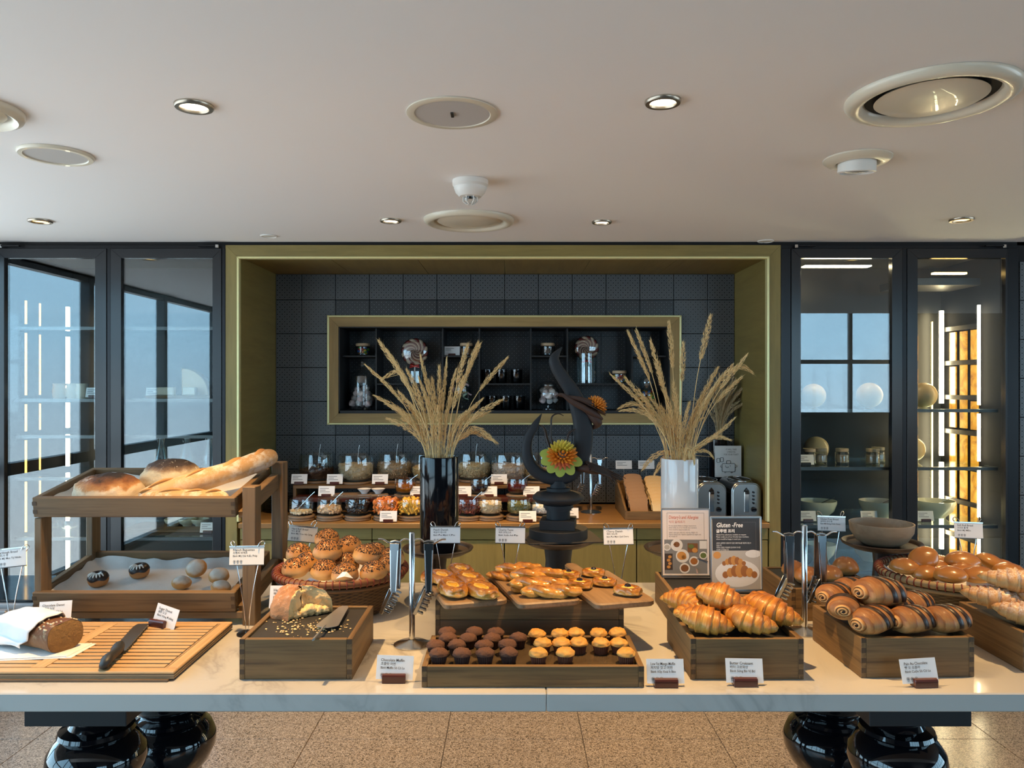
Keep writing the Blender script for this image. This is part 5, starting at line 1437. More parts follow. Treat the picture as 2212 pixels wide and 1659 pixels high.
for i in range(150):
    x, y = rnd.gauss(-.545, .048), rnd.gauss(2.035, .030)
    if not (-.665 < x < -.42 and 1.945 < y < 2.20): continue
    s = rnd.uniform(.0010, .0034); cr.blob(lambda d, s=s, x=x, y=y: Vector((x+d.x*s*1.3, y+d.y*s, HZT+s*.6+d.z*s*.7)), 5, 4)
tag(cr.build('bread_crumbs', 'crumb'), 'pale bread crumbs scattered on the slate top', 'crumbs', None, 'stuff')
pa, pb = T(678, 1384, TZ+.104), T(738, 1318, TZ+.104)
sv = thing('cake_server', 'steel cake server lying on the slate box', 'server', (pa.x, pa.y, TZ+.1045), atan2(pb.y-pa.y, pb.x-pa.x))
Ls = (Vector((pb.x, pb.y))-Vector((pa.x, pa.y))).length
MB().tube([(-.004, 0, .0035), (.01, 0, .0045), (.05, 0, .005), (.085, 0, .008), (.10, 0, .006)], [.005, .0062, .005, .0035, .003], 12, flat=.5).build('handle', 'server_steel', sv, 60)
MB().prism([(.095, -.006), (.108, -.026), (.118, -.030), (Ls+.02, -.014), (Ls+.035, -.008), (Ls+.035, .008), (Ls+.02, .014), (.118, .030), (.108, .026), (.095, .006)], -.0015, 0, .0003, Matrix.Translation((0, 0, .002))).build('blade', 'server_steel', sv)
# ============================================================= tongs stands
def tongs(label, c, z, rz, mtl='tong_steel', L=.19, s=1.0, tw_=0.0):
    """one pair of serving tongs hanging by its bend"""
    t = thing('serving_tongs', label, 'tongs', (c[0], c[1], z), rz, 'hanging serving tongs'); t.scale = (s, s, s)
    MB().tube([(-.013, .0, .003), (0, 0, .006), (.013, 0, .003)], .004, 10).build('bend', mtl, t, 60)
    for sg in (-1, 1):
        y = sg*.010
        prof = [(-.012, .002), (.012, .002), (.0115, -.02), (.0075, -.075), (.007, -.115), (.008, -.122), (-.008, -.122), (-.0075, -.115), (-.008, -.075), (-.0115, -.02)]
        Mt = Matrix.Translation((0, y, 0)) @ Matrix.Rotation(radians(sg*4), 4, 'X') @ Matrix(((1, 0, 0, 0), (0, 0, -1, 0), (0, 1, 0, 0), (0, 0, 0, 1)))
        ar = MB().prism(prof[::-1], -.0012, .0012, .0004, Mt)
        ar.tube([(Mt @ Vector((-.010, -.015, 0))), (Mt @ Vector((-.0065, -.118, 0)))], .0022, 6); ar.tube([(Mt @ Vector((.010, -.015, 0))), (Mt @ Vector((.0065, -.118, 0)))], .0022, 6)
        arm = ar.build('arm', mtl, t, 40)
        y2 = y+sg*.006
        Mj = Matrix.Translation((0, y2, -.119)) @ Matrix.Rotation(radians(-sg*8), 4, 'X') @ Matrix.Rotation(radians(24), 4, 'Y')
        MB().box((-.009, 0, -.034), (.010, .004, .074), .0012, Mj).build('jaw_spine', mtl, arm, 40)
        for k_ in range(6): MB().box((.003+.004*(k_ < 5), -sg*.002, -.006-.0112*k_), (.018, .0035, .0052), .001, Mj).build('jaw_tooth', mtl, arm, 40)
    return t
def tongs_stand(label, c, zb, H, rz, which, Rb=.052, s=1.0):
    t = thing('tongs_stand', label, 'stand', (c[0], c[1], zb), rz, 'tongs stands')
    MB().lathe([(0, 0), (Rb, 0), (Rb, .003), (Rb*.8, .008), (Rb*.3, .013), (.010, .016), (0, .016)], 48).build('base', 'steel', t, 50)
    MB().lathe([(0, .014), (.0083, .014), (.0083, H-.003), (.006, H), (0, H)], 20).build('pole', 'chrome', t, 50)
    for sg in (-1, 1):
        p = [(sg*.006, 0, H-.022), (sg*.022, 0, H-.020), (sg*.038, 0, H-.030), (sg*.052, 0, H-.034), (sg*.066, 0, H-.030), (sg*.082, 0, H-.021), (sg*.096, 0, H-.020)]
        MB().tube(spline(p, 5), .0028, 8).build('hook', 'chrome', t, 60)
    for sg, lb in which:
        a = Vector((cos(rz), sin(rz), 0))*(sg*.047)
        tongs(lb, (c[0]+a.x, c[1]+a.y), zb+H-.0325, rz+.12*sg, s=s*1.1)
tongs_stand('steel tongs stand left of the muffin tray', (-.2836, 2.181), TZ, .320, 0, ((-1, 'steel tongs hanging left of the pole beside the seeded rolls'), (1, 'steel tongs hanging right of the pole beside the peach danishes')))
tongs_stand('steel tongs stand between the croissants and the striped rolls', (.872, 2.292), TZ, .320, 0, ((-1, 'steel tongs hanging left of the right-hand pole'), (1, 'steel tongs hanging right of the right-hand pole')))
tongs_stand('small tongs stand on the niche worktop behind the black sculpture', (.447, 4.36), .892, .33, 0, ((-1, 'tongs hanging left on the small stand in the niche'), (1, 'tongs hanging right on the small stand in the niche')), .06, 1.0)

# ============================================================= cake stands, bowl
def cake_stand(label, c, R, zt, rb, mt='stand_wood', smt=None):
    t = thing('cake_stand', label, 'stand', (c[0], c[1], TZ), 0, 'dark cake stands'); H = zt-TZ
    MB().lathe([(0, H-.030), (R*.35, H-.028), (R*.75, H-.018), (R*.97, H-.004), (R, H+.003), (R*.97, H+.006), (R*.90, H+.002), (R*.86, H-.006), (0, H-.008)], 64).build('plate', mt, t, 40)
    MB().lathe([(0, 0), (rb, 0), (rb, .006), (rb*.80, .020), (rb*.62, .05), (rb*.55, H*.6), (rb*.62, H-.030), (0, H-.029)], 40).build('stem', smt or mt, t, 50)
    return H
YV = 2.735
cake_stand('dark wooden cake stand under the black vase', ((946-CX)/F*YV, YV), .126, 1.036, .052)
cake_stand('dark cake stand under the black sculpture', ((1206-CX)/F*YV, YV), .135, 1.068, .082, 'stand_wood', 'black_matt')
cake_stand('dark wooden cake stand under the white vase', ((1468-CX)/F*YV, YV), .126, 1.036, .052)
cake_stand('black cake stand with a wooden bowl on the right', ((1905-CX)/F*2.75, 2.75), .137, 1.052, .052)
wb_ = MB().lathe([(0, 0), (.055, 0), (.085, .018), (.105, .050), (.108, .080), (.1035, .080), (.098, .052), (.078, .024), (0, .012)], 64).build('wooden_bowl', 'bowl_wood', None, 60, ((1904-CX)/F*2.75, 2.75, 1.0445))
tag(wb_, 'greyish wooden bowl standing on the right cake stand', 'bowl')

# ============================================================= vases and dried grasses
vb = tag(MB().lathe([(0, 0), (.066, 0), (.0685, .004), (.0685, .330), (.0675, .334), (.064, .334), (.063, .328), (.063, .02), (0, .02)], 56).build('black_vase', 'black_gloss', None, 40, ((949-CX)/F*YV, YV, 1.029)), 'tall glossy black cylinder vase of dried grasses', 'vase')
vw = tag(MB().lathe([(0, 0), (.062, 0), (.0655, .006), (.0655, .322), (.064, .327), (.061, .327), (.060, .320), (.060, .02), (0, .02)], 56).build('white_vase', 'white_glaze', None, 40, ((1468-CX)/F*YV, YV, 1.029)), 'white cylinder vase of dried grasses', 'vase')
vc = tag(MB().lathe([(0, 0), (.050, 0), (.052, .004), (.052, .40), (.049, .40), (.048, .02), (0, .02)], 40).build('black_vase', 'black_gloss', None, 40, (P(1553, 1000, 4.54).x, 4.56, .8925)), 'slim black vase in the right corner of the niche', 'vase')
def grass_stem(label, grp, pts, hl, hr, mt, rnd, fuzzy=.5, rs=.0014):
    """stem along the points; the last hl metres carry the seed head"""
    t = thing('grass_stem', label, 'dried grass', (0, 0, 0), 0, grp)
    sp = [Vector(p) for p in spline(pts, 6)]
    d = [0]
    for a, b_ in zip(sp, sp[1:]): d.append(d[-1]+(b_-a).length)
    tot = d[-1]; cut = max(0, tot-hl)
    def at(s):
        for i in range(len(d)-1):
            if d[i+1] >= s: return sp[i].lerp(sp[i+1], (s-d[i])/max(1e-6, d[i+1]-d[i]))
        return sp[-1]
    ns_ = 9
    MB().tube([at(cut*i/ns_+.0) for i in range(ns_)]+[at(cut), at(cut+hl*.5), at(tot)], [rs]*(ns_+1)+[rs*.8, rs*.3], 5).build('stem', mt, t, 180)
    m = MB(); n = int(hl/.0022)
    for i in range(n):
        u = (i+.5)/n; p = at(cut+hl*u); q = at(min(tot, cut+hl*u+.01)); ax = (q-p)
        if ax.length < 1e-5: ax = sp[-1]-sp[-2]
        ax.normalize(); o1 = ax.orthogonal().normalized(); o2 = ax.cross(o1)
        env = sin(pi*min(1, u*.92+.08))**.6
        for k_ in range(3):
            a = rnd.uniform(0, 2*pi); out = o1*cos(a)+o2*sin(a)
            l_ = .009+.007*rnd.random(); r0 = hr*env*rnd.uniform(.25, .8)
            b0 = p+out*r0; tip = b0+ax*l_+out*l_*.28*fuzzy; sd_ = ax.cross(out)*.0014; mid = b0.lerp(tip, .45)
            m.add([b0, mid+sd_, mid-sd_, tip, mid+out*.0012], [(0, 1, 4), (1, 3, 4), (3, 2, 4), (2, 0, 4), (0, 2, 3), (0, 3, 1)])
            if rnd.random() < fuzzy*.35:
                aw = tip+ax*.010+out*.006; m.add([tip+sd_*.25, tip-sd_*.25, aw], [(0, 1, 2)])
    if n: tag(m.build('seed_head', mt, t, 60), kind='stuff')
    return t
def bouquet(tips, bx_px, by_px, bw, Y, label, grp, seed, mt='straw', hr=.0115, hl=.16, special=None):
    rnd = random.Random(seed)
    for i_, (tx, ty, *ex) in enumerate(tips):
        f = (tx-bx_px)/160; Yt = Y+rnd.uniform(-.07, .07)
        b0 = P(bx_px+max(-bw, min(bw, f*bw*1.3)), by_px+90, Y); b0.y += rnd.uniform(-.02, .02); top = P(tx, ty, Yt)
        if ex: mids = [P(a, c, Yt) for a, c in ex[0]]
        else:
            m1 = P(bx_px+max(-bw, min(bw, f*bw*1.6)), by_px-10, Y); m2 = m1.lerp(top, .5)+Vector((-(tx-bx_px)/F*Y*.10, 0, .015+.02*rnd.random()))
            mids = [m1, m2]
        grass_stem((special or {}).get(i_, label), grp, [tuple(b0)]+[tuple(q) for q in mids]+[tuple(top)], hl*rnd.uniform(.75, 1.25), hr*rnd.uniform(.7, 1.25), mt, rnd, rnd.choice((.3, .6, 1.0)))
tips1 = [(820, 738), (836, 757), (791, 790), (811, 856), (862, 847), (909, 770), (905, 816), (934, 820), (925, 824), (949, 793), (965, 776), (1010, 747), (1032, 741), (1037, 745), (1095, 774), (1041, 863), (1082, 865), (853, 880), (838, 905), (880, 800), (890, 840), (955, 845), (985, 800), (1000, 815), (870, 905), (1020, 880), (1055, 890), (918, 850), (975, 865), (830, 868), (900, 890), (945, 880), (1005, 895), (875, 860),
         (828, 818, [(935, 975), (880, 830), (858, 802)]), (1072, 956, [(962, 985), (1005, 935), (1030, 925)]), (1062, 950, [(960, 985), (1000, 945), (1022, 932)])]
bouquet(tips1, 949, 990, 30, YV, 'dried straw-coloured grass stem in the black vase on the table', 'dried grasses in the black vase', 5, special={0: 'tallest dried grass stem on the left side of the black vase', 2: 'leftmost upright dried grass stem in the black vase', 3: 'dried grass stem of the black vase leaning furthest down to the left', 14: 'dried grass stem of the black vase with its tip furthest right', 12: 'tallest dried grass stem right of centre in the black vase', 34: 'short dried grass stem in the black vase with a hooked tip', 35: 'dried grass stem arching down to the right of the black vase'})
tips2 = [(1357, 717), (1375, 715), (1406, 738), (1445, 697), (1476, 742), (1535, 684), (1322, 812), (1352, 818), (1417, 789), (1339, 881, [(1450, 980), (1400, 890), (1365, 872)]), (1341, 888, [(1450, 980), (1410, 905), (1372, 886)]), (1550, 796), (1582, 789), (1612, 768), (1600, 816), (1489, 872), (1430, 880), (1405, 860), (1455, 830), (1460, 860), (1520, 850), (1540, 840), (1558, 815), (1420, 915), (1505, 890), (1385, 850), (1530, 865), (1470, 900), (1448, 890), (1515, 905), (1436, 845),
         (1623, 804, [(1495, 975), (1550, 830), (1598, 792)]), (1576, 950, [(1490, 985), (1530, 950), (1552, 943)]), (1539, 987, [(1492, 985), (1512, 975), (1528, 975)]), (1390, 1012, [(1450, 985), (1430, 978), (1405, 992)]), (1415, 1024, [(1455, 984), (1438, 984), (1425, 1005)]), (1480, 1004, [(1470, 980), (1476, 965), (1482, 982)]), (1500, 1000, [(1480, 980), (1490, 968), (1499, 985)]), (1585, 905, [(1495, 985), (1540, 945), (1565, 925)])]
bouquet(tips2, 1468, 990, 30, YV, 'dried straw-coloured grass stem in the white vase on the table', 'dried grasses in the white vase', 9, special={0: 'tall dried grass stem at the upper left of the white vase', 3: 'tall upright dried grass stem in front of the shelf frame', 5: 'tallest dried grass stem of all, on a thin stalk in the white vase', 6: 'dried grass stem of the white vase with its tip furthest left', 31: 'dried grass stem of the white vase drooping at the far right', 33: 'short dried grass stem curling over the right rim of the white vase', 34: 'short dried grass stem drooping over the left rim of the white vase'})
rnd_ = random.Random(3); tips3 = []
for i in range(34):
    a = rnd_.uniform(-1.0, 1.0); r = rnd_.uniform(.65, 1.0); tips3.append((1553+a*66*r+8, 935-(130*r)*cos(a*.95)))
bouquet(tips3, 1553, 932, 14, 4.54, 'pale dried wheat ear in the slim black vase', 'wheat ears in the slim black vase', 11, 'straw_pale', .011, .20)

# ============================================================= chocolate showpiece
YS_ = YV
sc_ = thing('chocolate_sculpture', 'black crescent-shaped chocolate showpiece with sugar flowers', 'sculpture', ((1206-CX)/F*YS_, YS_, 1.064))
ox, oz = (1206-CX)/F*YS_, 1.064
MB().box((.010, 0, .0095), (.262, .200, .006), .001, Matrix.Rotation(radians(8), 4, 'Z')).build('slate_tile', 'slate', sc_)
MB().lathe([(0, .0127), (.104, .0127), (.104, .043), (.102, .045), (0, .045)], 64).build('base_disc', 'sculpture_black', sc_, 40)
MB().box((0, 0, .062), (.122, .122, .033), .001, Matrix.Rotation(radians(-8), 4, 'Z')).build('square_block', 'sculpture_black', sc_)
MB().lathe([(0, .0785), (.042, .0785), (.042, .108), (.047, .109), (.047, .116), (.053, .117), (.053, .128), (.047, .129), (.047, .135), (0, .135)], 48).build('lower_column', 'sculpture_black', sc_, 40)
MB().lathe([(0, .130), (.050, .130), (.078, .136), (.092, .150), (.092, .157), (.078, .170), (.050, .176), (0, .176)], 64).build('cushion_ring', 'sculpture_black', sc_, 60)
MB().lathe([(0, .174), (.042, .174), (.042, .187), (.029, .188), (.029, .212), (0, .212)], 48).build('upper_column', 'sculpture_black', sc_, 40)
horn = [(1170, 894, .8), (1155, 920, 8), (1140, 950, 10), (1139, 985, 12), (1155, 1015, 14), (1188, 1031, 15.5), (1225, 1026, 17.5), (1248, 1000, 19.5), (1259, 960, 20.5), (1259, 920, 20.5), (1250, 880, 19), (1235, 845, 16), (1215, 815, 14), (1200, 790, 12.5), (1198, 772, 10), (1214, 750, .8)]
sp = spline(horn, 5); pts, rad = [], []
def SP(px, py, y=0.0): q = P(px, py, YS_); return Vector((q.x-ox, y, q.z-oz))
m = MB(); n = 16; vs, fs = [], []
for i, (px, py, hw) in enumerate(sp):
    a, b_ = sp[max(0, i-1)], sp[min(len(sp)-1, i+1)]
    t2 = (SP(b_[0], b_[1])-SP(a[0], a[1])).normalized(); nn = Vector((t2.z, 0, -t2.x)); r = hw/F*YS_; dp = min(.026, r*1.3)
    for k_ in range(n):
        a_ = 2*pi*k_/n; c_, s_ = cos(a_), sin(a_)
        vs.append(SP(px, py)+nn*r*abs(c_)**.6*(1 if c_ > 0 else -1)+Vector((0, dp, 0))*abs(s_)**.6*(1 if s_ > 0 else -1))
for i in range(len(sp)-1):
    for k_ in range(n): q = (k_+1) % n; fs.append((i*n+k_, i*n+q, (i+1)*n+q, (i+1)*n+k_))
fs.append(tuple(range(n))[::-1]); fs.append(tuple((len(sp)-1)*n+k_ for k_ in range(n)))
m.add(vs, fs).build('crescent', 'sculpture_black', sc_, 60)
def petal_me(mt, L, w_):
    m = MB(); vs, fs = [], []
    for j in range(7):
        u = j/6; r = w_*sin(pi*(u*.86+.10))**.8
        for k_ in range(7):
            a = 2*pi*k_/7; vs.append((r*cos(a), r*sin(a)*.7+.15*L*u*u, L*u))
    for j in range(6):
        for k_ in range(7): q = (k_+1) % 7; fs.append((j*7+k_, j*7+q, (j+1)*7+q, (j+1)*7+k_))
    fs.append(tuple(42+k_ for k_ in range(7)))
    return m.add(vs, fs).mesh('petal', mt, 60)
def flower(nm, c, nrm, R, cols, leaves, up=Vector((0, 0, 1))):
    fl = thing(nm, None, None); fl.parent = sc_; fl.location = c
    fl.rotation_euler = nrm.to_track_quat('Z', 'Y').to_euler()
    me = [petal_me(mt, R*.62, R*.105) for mt in cols]
    rot_ = nrm.to_track_quat('Z', 'Y')
    for ring, (n, el, s) in enumerate(((4, 84, .80), (9, 68, .90), (13, 52, .96), (17, 36, 1.0), (20, 20, 1.0), (20, 4, 1.0), (18, -10, .95))):
        for i in range(n):
            a = 2*pi*(i+.5*(ring % 2))/n
            d = Vector((cos(radians(el))*cos(a), cos(radians(el))*sin(a), sin(radians(el))))
            up_ = (rot_ @ d).z
            put('petal', me[0 if up_ > .42 else (1 if up_ > -.62 else 2)], fl, tuple(d*R*.42), d.to_track_quat('Z', 'Y').to_euler(), (s, s, s))
    for i, a in enumerate(leaves):
        pl = [(.016+.031*(1-cos(pi*j/8)), .020*sin(pi*j/8)) for j in range(9)]; pl = [(x, -y) for x, y in pl]+[(x, y) for x, y in pl[::-1][1:-1]]
        MB().prism(pl, -.0015, .0015, .0006, Matrix.Rotation(a, 4, 'Z') @ Matrix.Rotation(radians(8), 4, 'Y')).build('leaf', 'grass_leaf', fl, 40)
    return fl
c1 = SP(1212, 981, -.046)
flower('sugar_flower', c1, Vector((.05, -.92, .42)).normalized(), .054, ('petal_yellow', 'petal_orange', 'petal_red'), [radians(q) for q in (-162, -130, -98, -62, -22, 172)])
c2 = SP(1286, 878, -.01)
flower('sugar_flower', c2, Vector((.45, .1, .9)).normalized(), .040, ('petal_orange', 'petal_orange', 'petal_red'), [])
for i in range(5):
    a = i*1.25; MB().prism([(.03*cos(q)+.022, .020*sin(q)) for q in [2*pi*j/14 for j in range(14)]], -.001, .001, .0004, Matrix.Translation(c2-Vector((.004, 0, .010))) @ Vector((.45, .1, .9)).to_track_quat('Z', 'Y').to_matrix().to_4x4() @ Matrix.Rotation(a, 4, 'Z')).build('chocolate_petal', 'chocolate_matt', sc_, 40)
def twig(pts, rad, mt='chocolate_matt'):
    q = spline([tuple(SP(a, b_, c_))+(r,) for (a, b_, c_), r in zip(pts, rad)], 6)
    MB().tube([p[:3] for p in q], [p[3] for p in q], 10).build('chocolate_twig', mt, sc_, 60)
twig([(1198, 856, -.045), (1212, 852, -.045), (1235, 868, -.042), (1258, 880, -.038), (1285, 895, -.03), (1300, 905, -.02)], [.002, .006, .010, .012, .012, .004])
twig([(1200, 853, -.035), (1225, 857, -.038), (1250, 862, -.036), (1275, 872, -.03), (1290, 885, -.02)], [.002, .006, .009, .012, .006])
twig([(1262, 880, -.02), (1285, 905, -.02), (1290, 915, -.01), (1280, 926, 0)], [.010, .017, .015, .004])
twig([(1217, 898, -.01), (1205, 893, -.012), (1192, 900, -.015), (1190, 920, -.02), (1189, 945, -.025), (1196, 965, -.03)], [.0012, .0022, .003, .0035, .005, .006], 'chocolate')
twig([(1162, 917, 0), (1175, 925, -.01), (1180, 945, -.02), (1188, 970, -.03)], [.0015, .004, .006, .006], 'chocolate')
twig([(1242, 926, -.025), (1228, 935, -.03), (1222, 952, -.03)], [.002, .004, .005], 'chocolate')
twig([(1246, 1010, -.03), (1262, 1010, -.035), (1278, 1015, -.035), (1290, 1020, -.03)], [.008, .014, .012, .004])
for k_ in range(6):
    MB().tube([SP(1262+2*k_, 996+3*k_, -.03-.004*k_), SP(1300+3*k_, 1008+4*k_, -.03), SP(1350-5*k_, 1032+k_*3, -.02)], [.005, .004, .0012], 7).build('chocolate_straw', 'chocolate', sc_, 60)
# ============================================================= risers on the niche worktop
WZ = .892
def riser(label, x0, x1, y0, y1, z1, t=.018):
    r = thing('display_riser', label, 'riser', (0, 0, WZ), 0, 'wooden risers in the niche')
    MB().bx(x0, x1, y0, y1, z1-WZ-t, z1-WZ, .0015).build('top_board', 'oak_x', r)
    MB().bx(x0, x0+t, y0, y1, 0, z1-WZ-t, .0015).build('side_board', 'oak_z', r)
    MB().bx(x1-t, x1, y0, y1, 0, z1-WZ-t, .0015).build('side_board', 'oak_z', r)
riser('tall wooden riser under the big cereal bowls in the niche', -1.235, .30, 4.335, 4.62, 1.048)
st = thing('display_riser', 'low reddish wooden step in front of the tall riser in the niche', 'riser', (0, 0, WZ), 0, 'wooden risers in the niche')
MB().bx(-1.20, .30, 4.205, 4.330, .083, .105, .0015).build('top_board', 'mahogany', st)
for x in (-1.19, -.45, .27): MB().bx(x, x+.02, 4.21, 4.325, 0, .083, .001).build('foot', 'mahogany', st)
MZ2 = WZ+.1055
def greek(root, w_, h, y=-.0008, n=3):
    """lines of print too small to read"""
    for k_ in range(n): MB().bx(.008, .008+w_*(.55, .35, .62)[k_], y-.0002, y, h*(.74-.17*k_), h*(.79-.17*k_)).build('print_line', 'ink_grey', root)
def small_card(label, px, Y, z, w_=.090, h=.055, lean=14, rz=0.0, block='mahogany'):
    t = thing('menu_card', label, 'card', ((px-CX)/F*Y, Y, z), rz, 'small menu cards in the niche')
    MB().bx(-.026, .026, 0, .02, 0, .018, .002).build('block', block, t)
    cd = thing('card', None, None); cd.parent = t; cd.location = (-w_/2, .008, .006); cd.rotation_euler = (radians(-lean), 0, 0)
    MB().bx(0, w_, -.0005, .0005, 0, h).build('paper', 'paper', cd); greek(cd, w_, h)
    return t
# bowls
def bowl_profile(R, H, base=.72):
    return [(0, .003), (R*base*.8, .003), (R*base, .006), (R*.93, H*.22), (R, H*.45), (R*.975, H*.8), (R*.93, H), (R*.905, H), (R*.95, H*.8), (R*.975, H*.45), (R*.90, H*.23), (R*base*.95, .010), (0, .009)]
bowl_cache = {}
def glass_bowl(nm, label, x, y, z, R, H, grp, mt='bowl_glass'):
    k_ = (round(R, 3), round(H, 3), mt)
    if k_ not in bowl_cache: bowl_cache[k_] = MB().lathe([(r, zz) for r, zz in bowl_profile(R, H)], 40).mesh(nm, mt, 60)
    return tag(put(nm, bowl_cache[k_], None, (x, y, z)), label, 'bowl', grp)
def heap(nm, label, x, y, z, R, H, lvl, kind, mt, n, seed):
    """loose dry food filling a bowl up to lvl: a packed body with pieces on the outside and the top"""
    rnd = random.Random(seed); m = MB()
    def rad(t): return R*(.66 if t < .06 else .86 if t < .25 else .925)*.98
    top = lvl*H
    m.lathe([(0, .011), (R*.64, .011), (R*.86, H*.25), (R*.905, min(top, H*.5)), (R*.90, top), (R*.5, top+.006), (0, top+.008)], 36)
    for i in range(n):
        if rnd.random() < .5:
            a = rnd.uniform(pi, 2*pi); zz = rnd.uniform(.02, top); r = min(R*.90, lerp(R*.66, R*.90, min(1, zz/(H*.3))))
        else:
            a = rnd.uniform(0, 2*pi); r = R*.88*sqrt(rnd.random()); zz = top+.006*(1-r/R)+.002
        p = Vector((r*cos(a), r*sin(a), zz)); E = Euler((rnd.uniform(0, 6), rnd.uniform(0, 6), rnd.uniform(0, 6))).to_matrix().to_4x4()
        Mx = Matrix.Translation(p) @ E
        if kind == 'stick': m.tube([(-.012, 0, 0), (.012, 0, 0)], .0018, 5, True, Mx)
        elif kind == 'ring':
            m.tube([(.0048*cos(q), .0048*sin(q), 0) for q in [2*pi*j/8 for j in range(9)]], .0022, 5, False, Mx)
        elif kind == 'flake': m.box((0, 0, 0), (.011*rnd.uniform(.6, 1.2), .008, .0016), .0004, Mx)
        elif kind == 'slice': m.blob(lambda d: Vector((d.x*.017, d.y*.014, d.z*.004)), 10, 6, Mx)
        elif kind == 'strip': m.box((0, 0, 0), (.034, .011, .004), .001, Mx)
        elif kind == 'nut':
            s = rnd.uniform(.7, 1.2); m.blob(lambda d: Vector((d.x*.011, d.y*.008, d.z*.007))*s*(1+.2*mnoise.noise((d.x*3+i, d.y*3, d.z*3))), 8, 6, Mx)
        else: m.blob(lambda d: Vector((d.x*.006, d.y*.0028, d.z*.002)), 6, 4, Mx)
    return tag(m.build(nm, mt, None, 60, (x, y, z)), label, 'food', None, 'stuff')
def coaster(x, y, z, R, n, grp='round wooden coasters', lb=''):
    for k_ in range(n):
        o = MB().lathe([(0, 0), (R-.003, 0), (R, .003), (R, .010), (R-.003, .0125), (0, .0125)], 40).build('coaster', 'coaster', None, 40, (x+.002*k_, y, z+.0128*k_))
        tag(o, f'round wooden coaster {("under" if n == 1 else ("lower one under", "upper one under")[k_])} {lb}', 'coaster', grp)
    return z+.0128*n
def spoon(label, p0, p1, mt='steel', bowl=.012):
    p0, p1 = Vector(p0), Vector(p1); d = p1-p0; t = thing('spoon', label, 'spoon', p0, 0, 'spoons in the niche bowls'); t.rotation_euler = d.to_track_quat('X', 'Z').to_euler()
    L = d.length; MB().tube([(0, 0, 0), (L*.3, 0, .002), (L*.85, 0, 0)], [.0022, .0018, .0022], 6).build('handle', mt, t, 60)
    MB().blob(lambda q: Vector((L*.85+q.x*.018+.014, q.y*bowl, q.z*.005)), 14, 8).build('bowl', mt, t, 60)
big = [(685, 1036, 4.49, .40, 'flake', 'granola', 'dark brown granola', .24), (769, 1047, 4.44, .62, 'flake', 'muesli', 'pale mixed muesli', .22), (852, 1033, 4.52, .58, 'stick', 'bran', 'light brown bran sticks', .22),
       (928, 1043, 4.48, .5, 'flake', 'corn', 'golden flakes', .22), (1023, 1031, 4.53, .56, 'ring', 'cereal_ring', 'ring-shaped oat cereal', .22), (1100, 1041, 4.47, .58, 'flake', 'flakes', 'greyish bran flakes', .22), (1163, 1040, 4.49, .40, 'flake', 'corn', 'toasted flakes', .22)]
for i, (px, py, Y, lvl, kind, mt, lb, w_) in enumerate(big):
    x = (px-CX)/F*Y; R, H = .107, .152; z = 1.0485
    z = coaster(x, Y, z, .092, 1, 'round wooden coasters', f'the bowl of {lb}')
    glass_bowl('cereal_bowl', f'big glass bowl holding {lb}', x, Y, z, R, H, 'big glass cereal bowls')
    heap('cereal', f'{lb} filling a big glass bowl', x, Y, z, R, H, lvl, kind, mt, 420, i)
    if i in (0, 1, 2, 4): spoon(f'spoon handle sticking up from the {lb}', (x+.02, Y, z+H+.055), (x+.005, Y-.01, z+.06))
smallb = [(651, .18, 'nut', 'oat', 'a few leftover nuts'), (712, .42, 'nut', 'walnut', 'walnuts'), (773, .80, 'nut', 'prune', 'black prunes'), (835, .85, 'slice', 'apricot', 'orange dried apricots'), (888, .82, 'strip', 'mango', 'yellow dried mango'), (950, .6, 'nut', 'walnut', 'nuts by the black vase'),
          (1011, .62, 'strip', 'cranberry', 'dark red dried fruit'), (1059, .72, 'flake', 'oat', 'pale oat flakes'), (1121, .70, 'seed', 'pumpkin_seed', 'green pumpkin seeds'), (1174, .5, 'flake', 'paper', 'white coconut flakes')]
for i, (px, lvl, kind, mt, lb) in enumerate(smallb):
    Y = 4.128; x = (px-CX)/F*Y; R, H = .066, .088
    z = coaster(x, Y, WZ+.0006, .070, 2, 'round wooden coasters', f'the small bowl of {lb}')
    glass_bowl('topping_bowl', f'small glass bowl holding {lb}', x, Y, z, R, H, 'small glass topping bowls')
    heap('topping', f'{lb} in a small glass bowl', x, Y, z, R, H, lvl, kind, mt, (24 if lvl < .3 else 90 if kind in ('slice', 'strip', 'nut') else 260), 40+i)
    if i in (0, 1, 6): spoon(f'spoon leaning in the small bowl of {lb}', (x+.075, Y-.01, z+.125), (x-.02, Y, z+.03))
for i, (px, mt, lb) in enumerate(((876, 'jam_orange', 'orange marmalade'), (1038, 'jam_dark', 'dark berry jam'), (1118, 'jam_red', 'deep red jam'))):
    Y = 4.268; x = (px-CX)/F*Y; R, H = .060, .086
    z = coaster(x, Y, MZ2, .064, 1, 'round wooden coasters', f'the bowl of {lb}')
    glass_bowl('jam_bowl', f'glass bowl of {lb} on the reddish step', x, Y, z, R, H, 'glass jam bowls')
    tag(MB().lathe([(0, .011), (R*.62, .011), (R*.86, H*.25), (R*.925, H*.5), (R*.91, H*.68), (0, H*.70)], 36).build('jam', mt, None, 60, (x, Y, z)), f'{lb} in a glass bowl', 'jam')
    spoon(f'spoon standing in the {lb}', (x+.07, Y-.02, z+H+.022), (x-.005, Y-.01, z+.05))
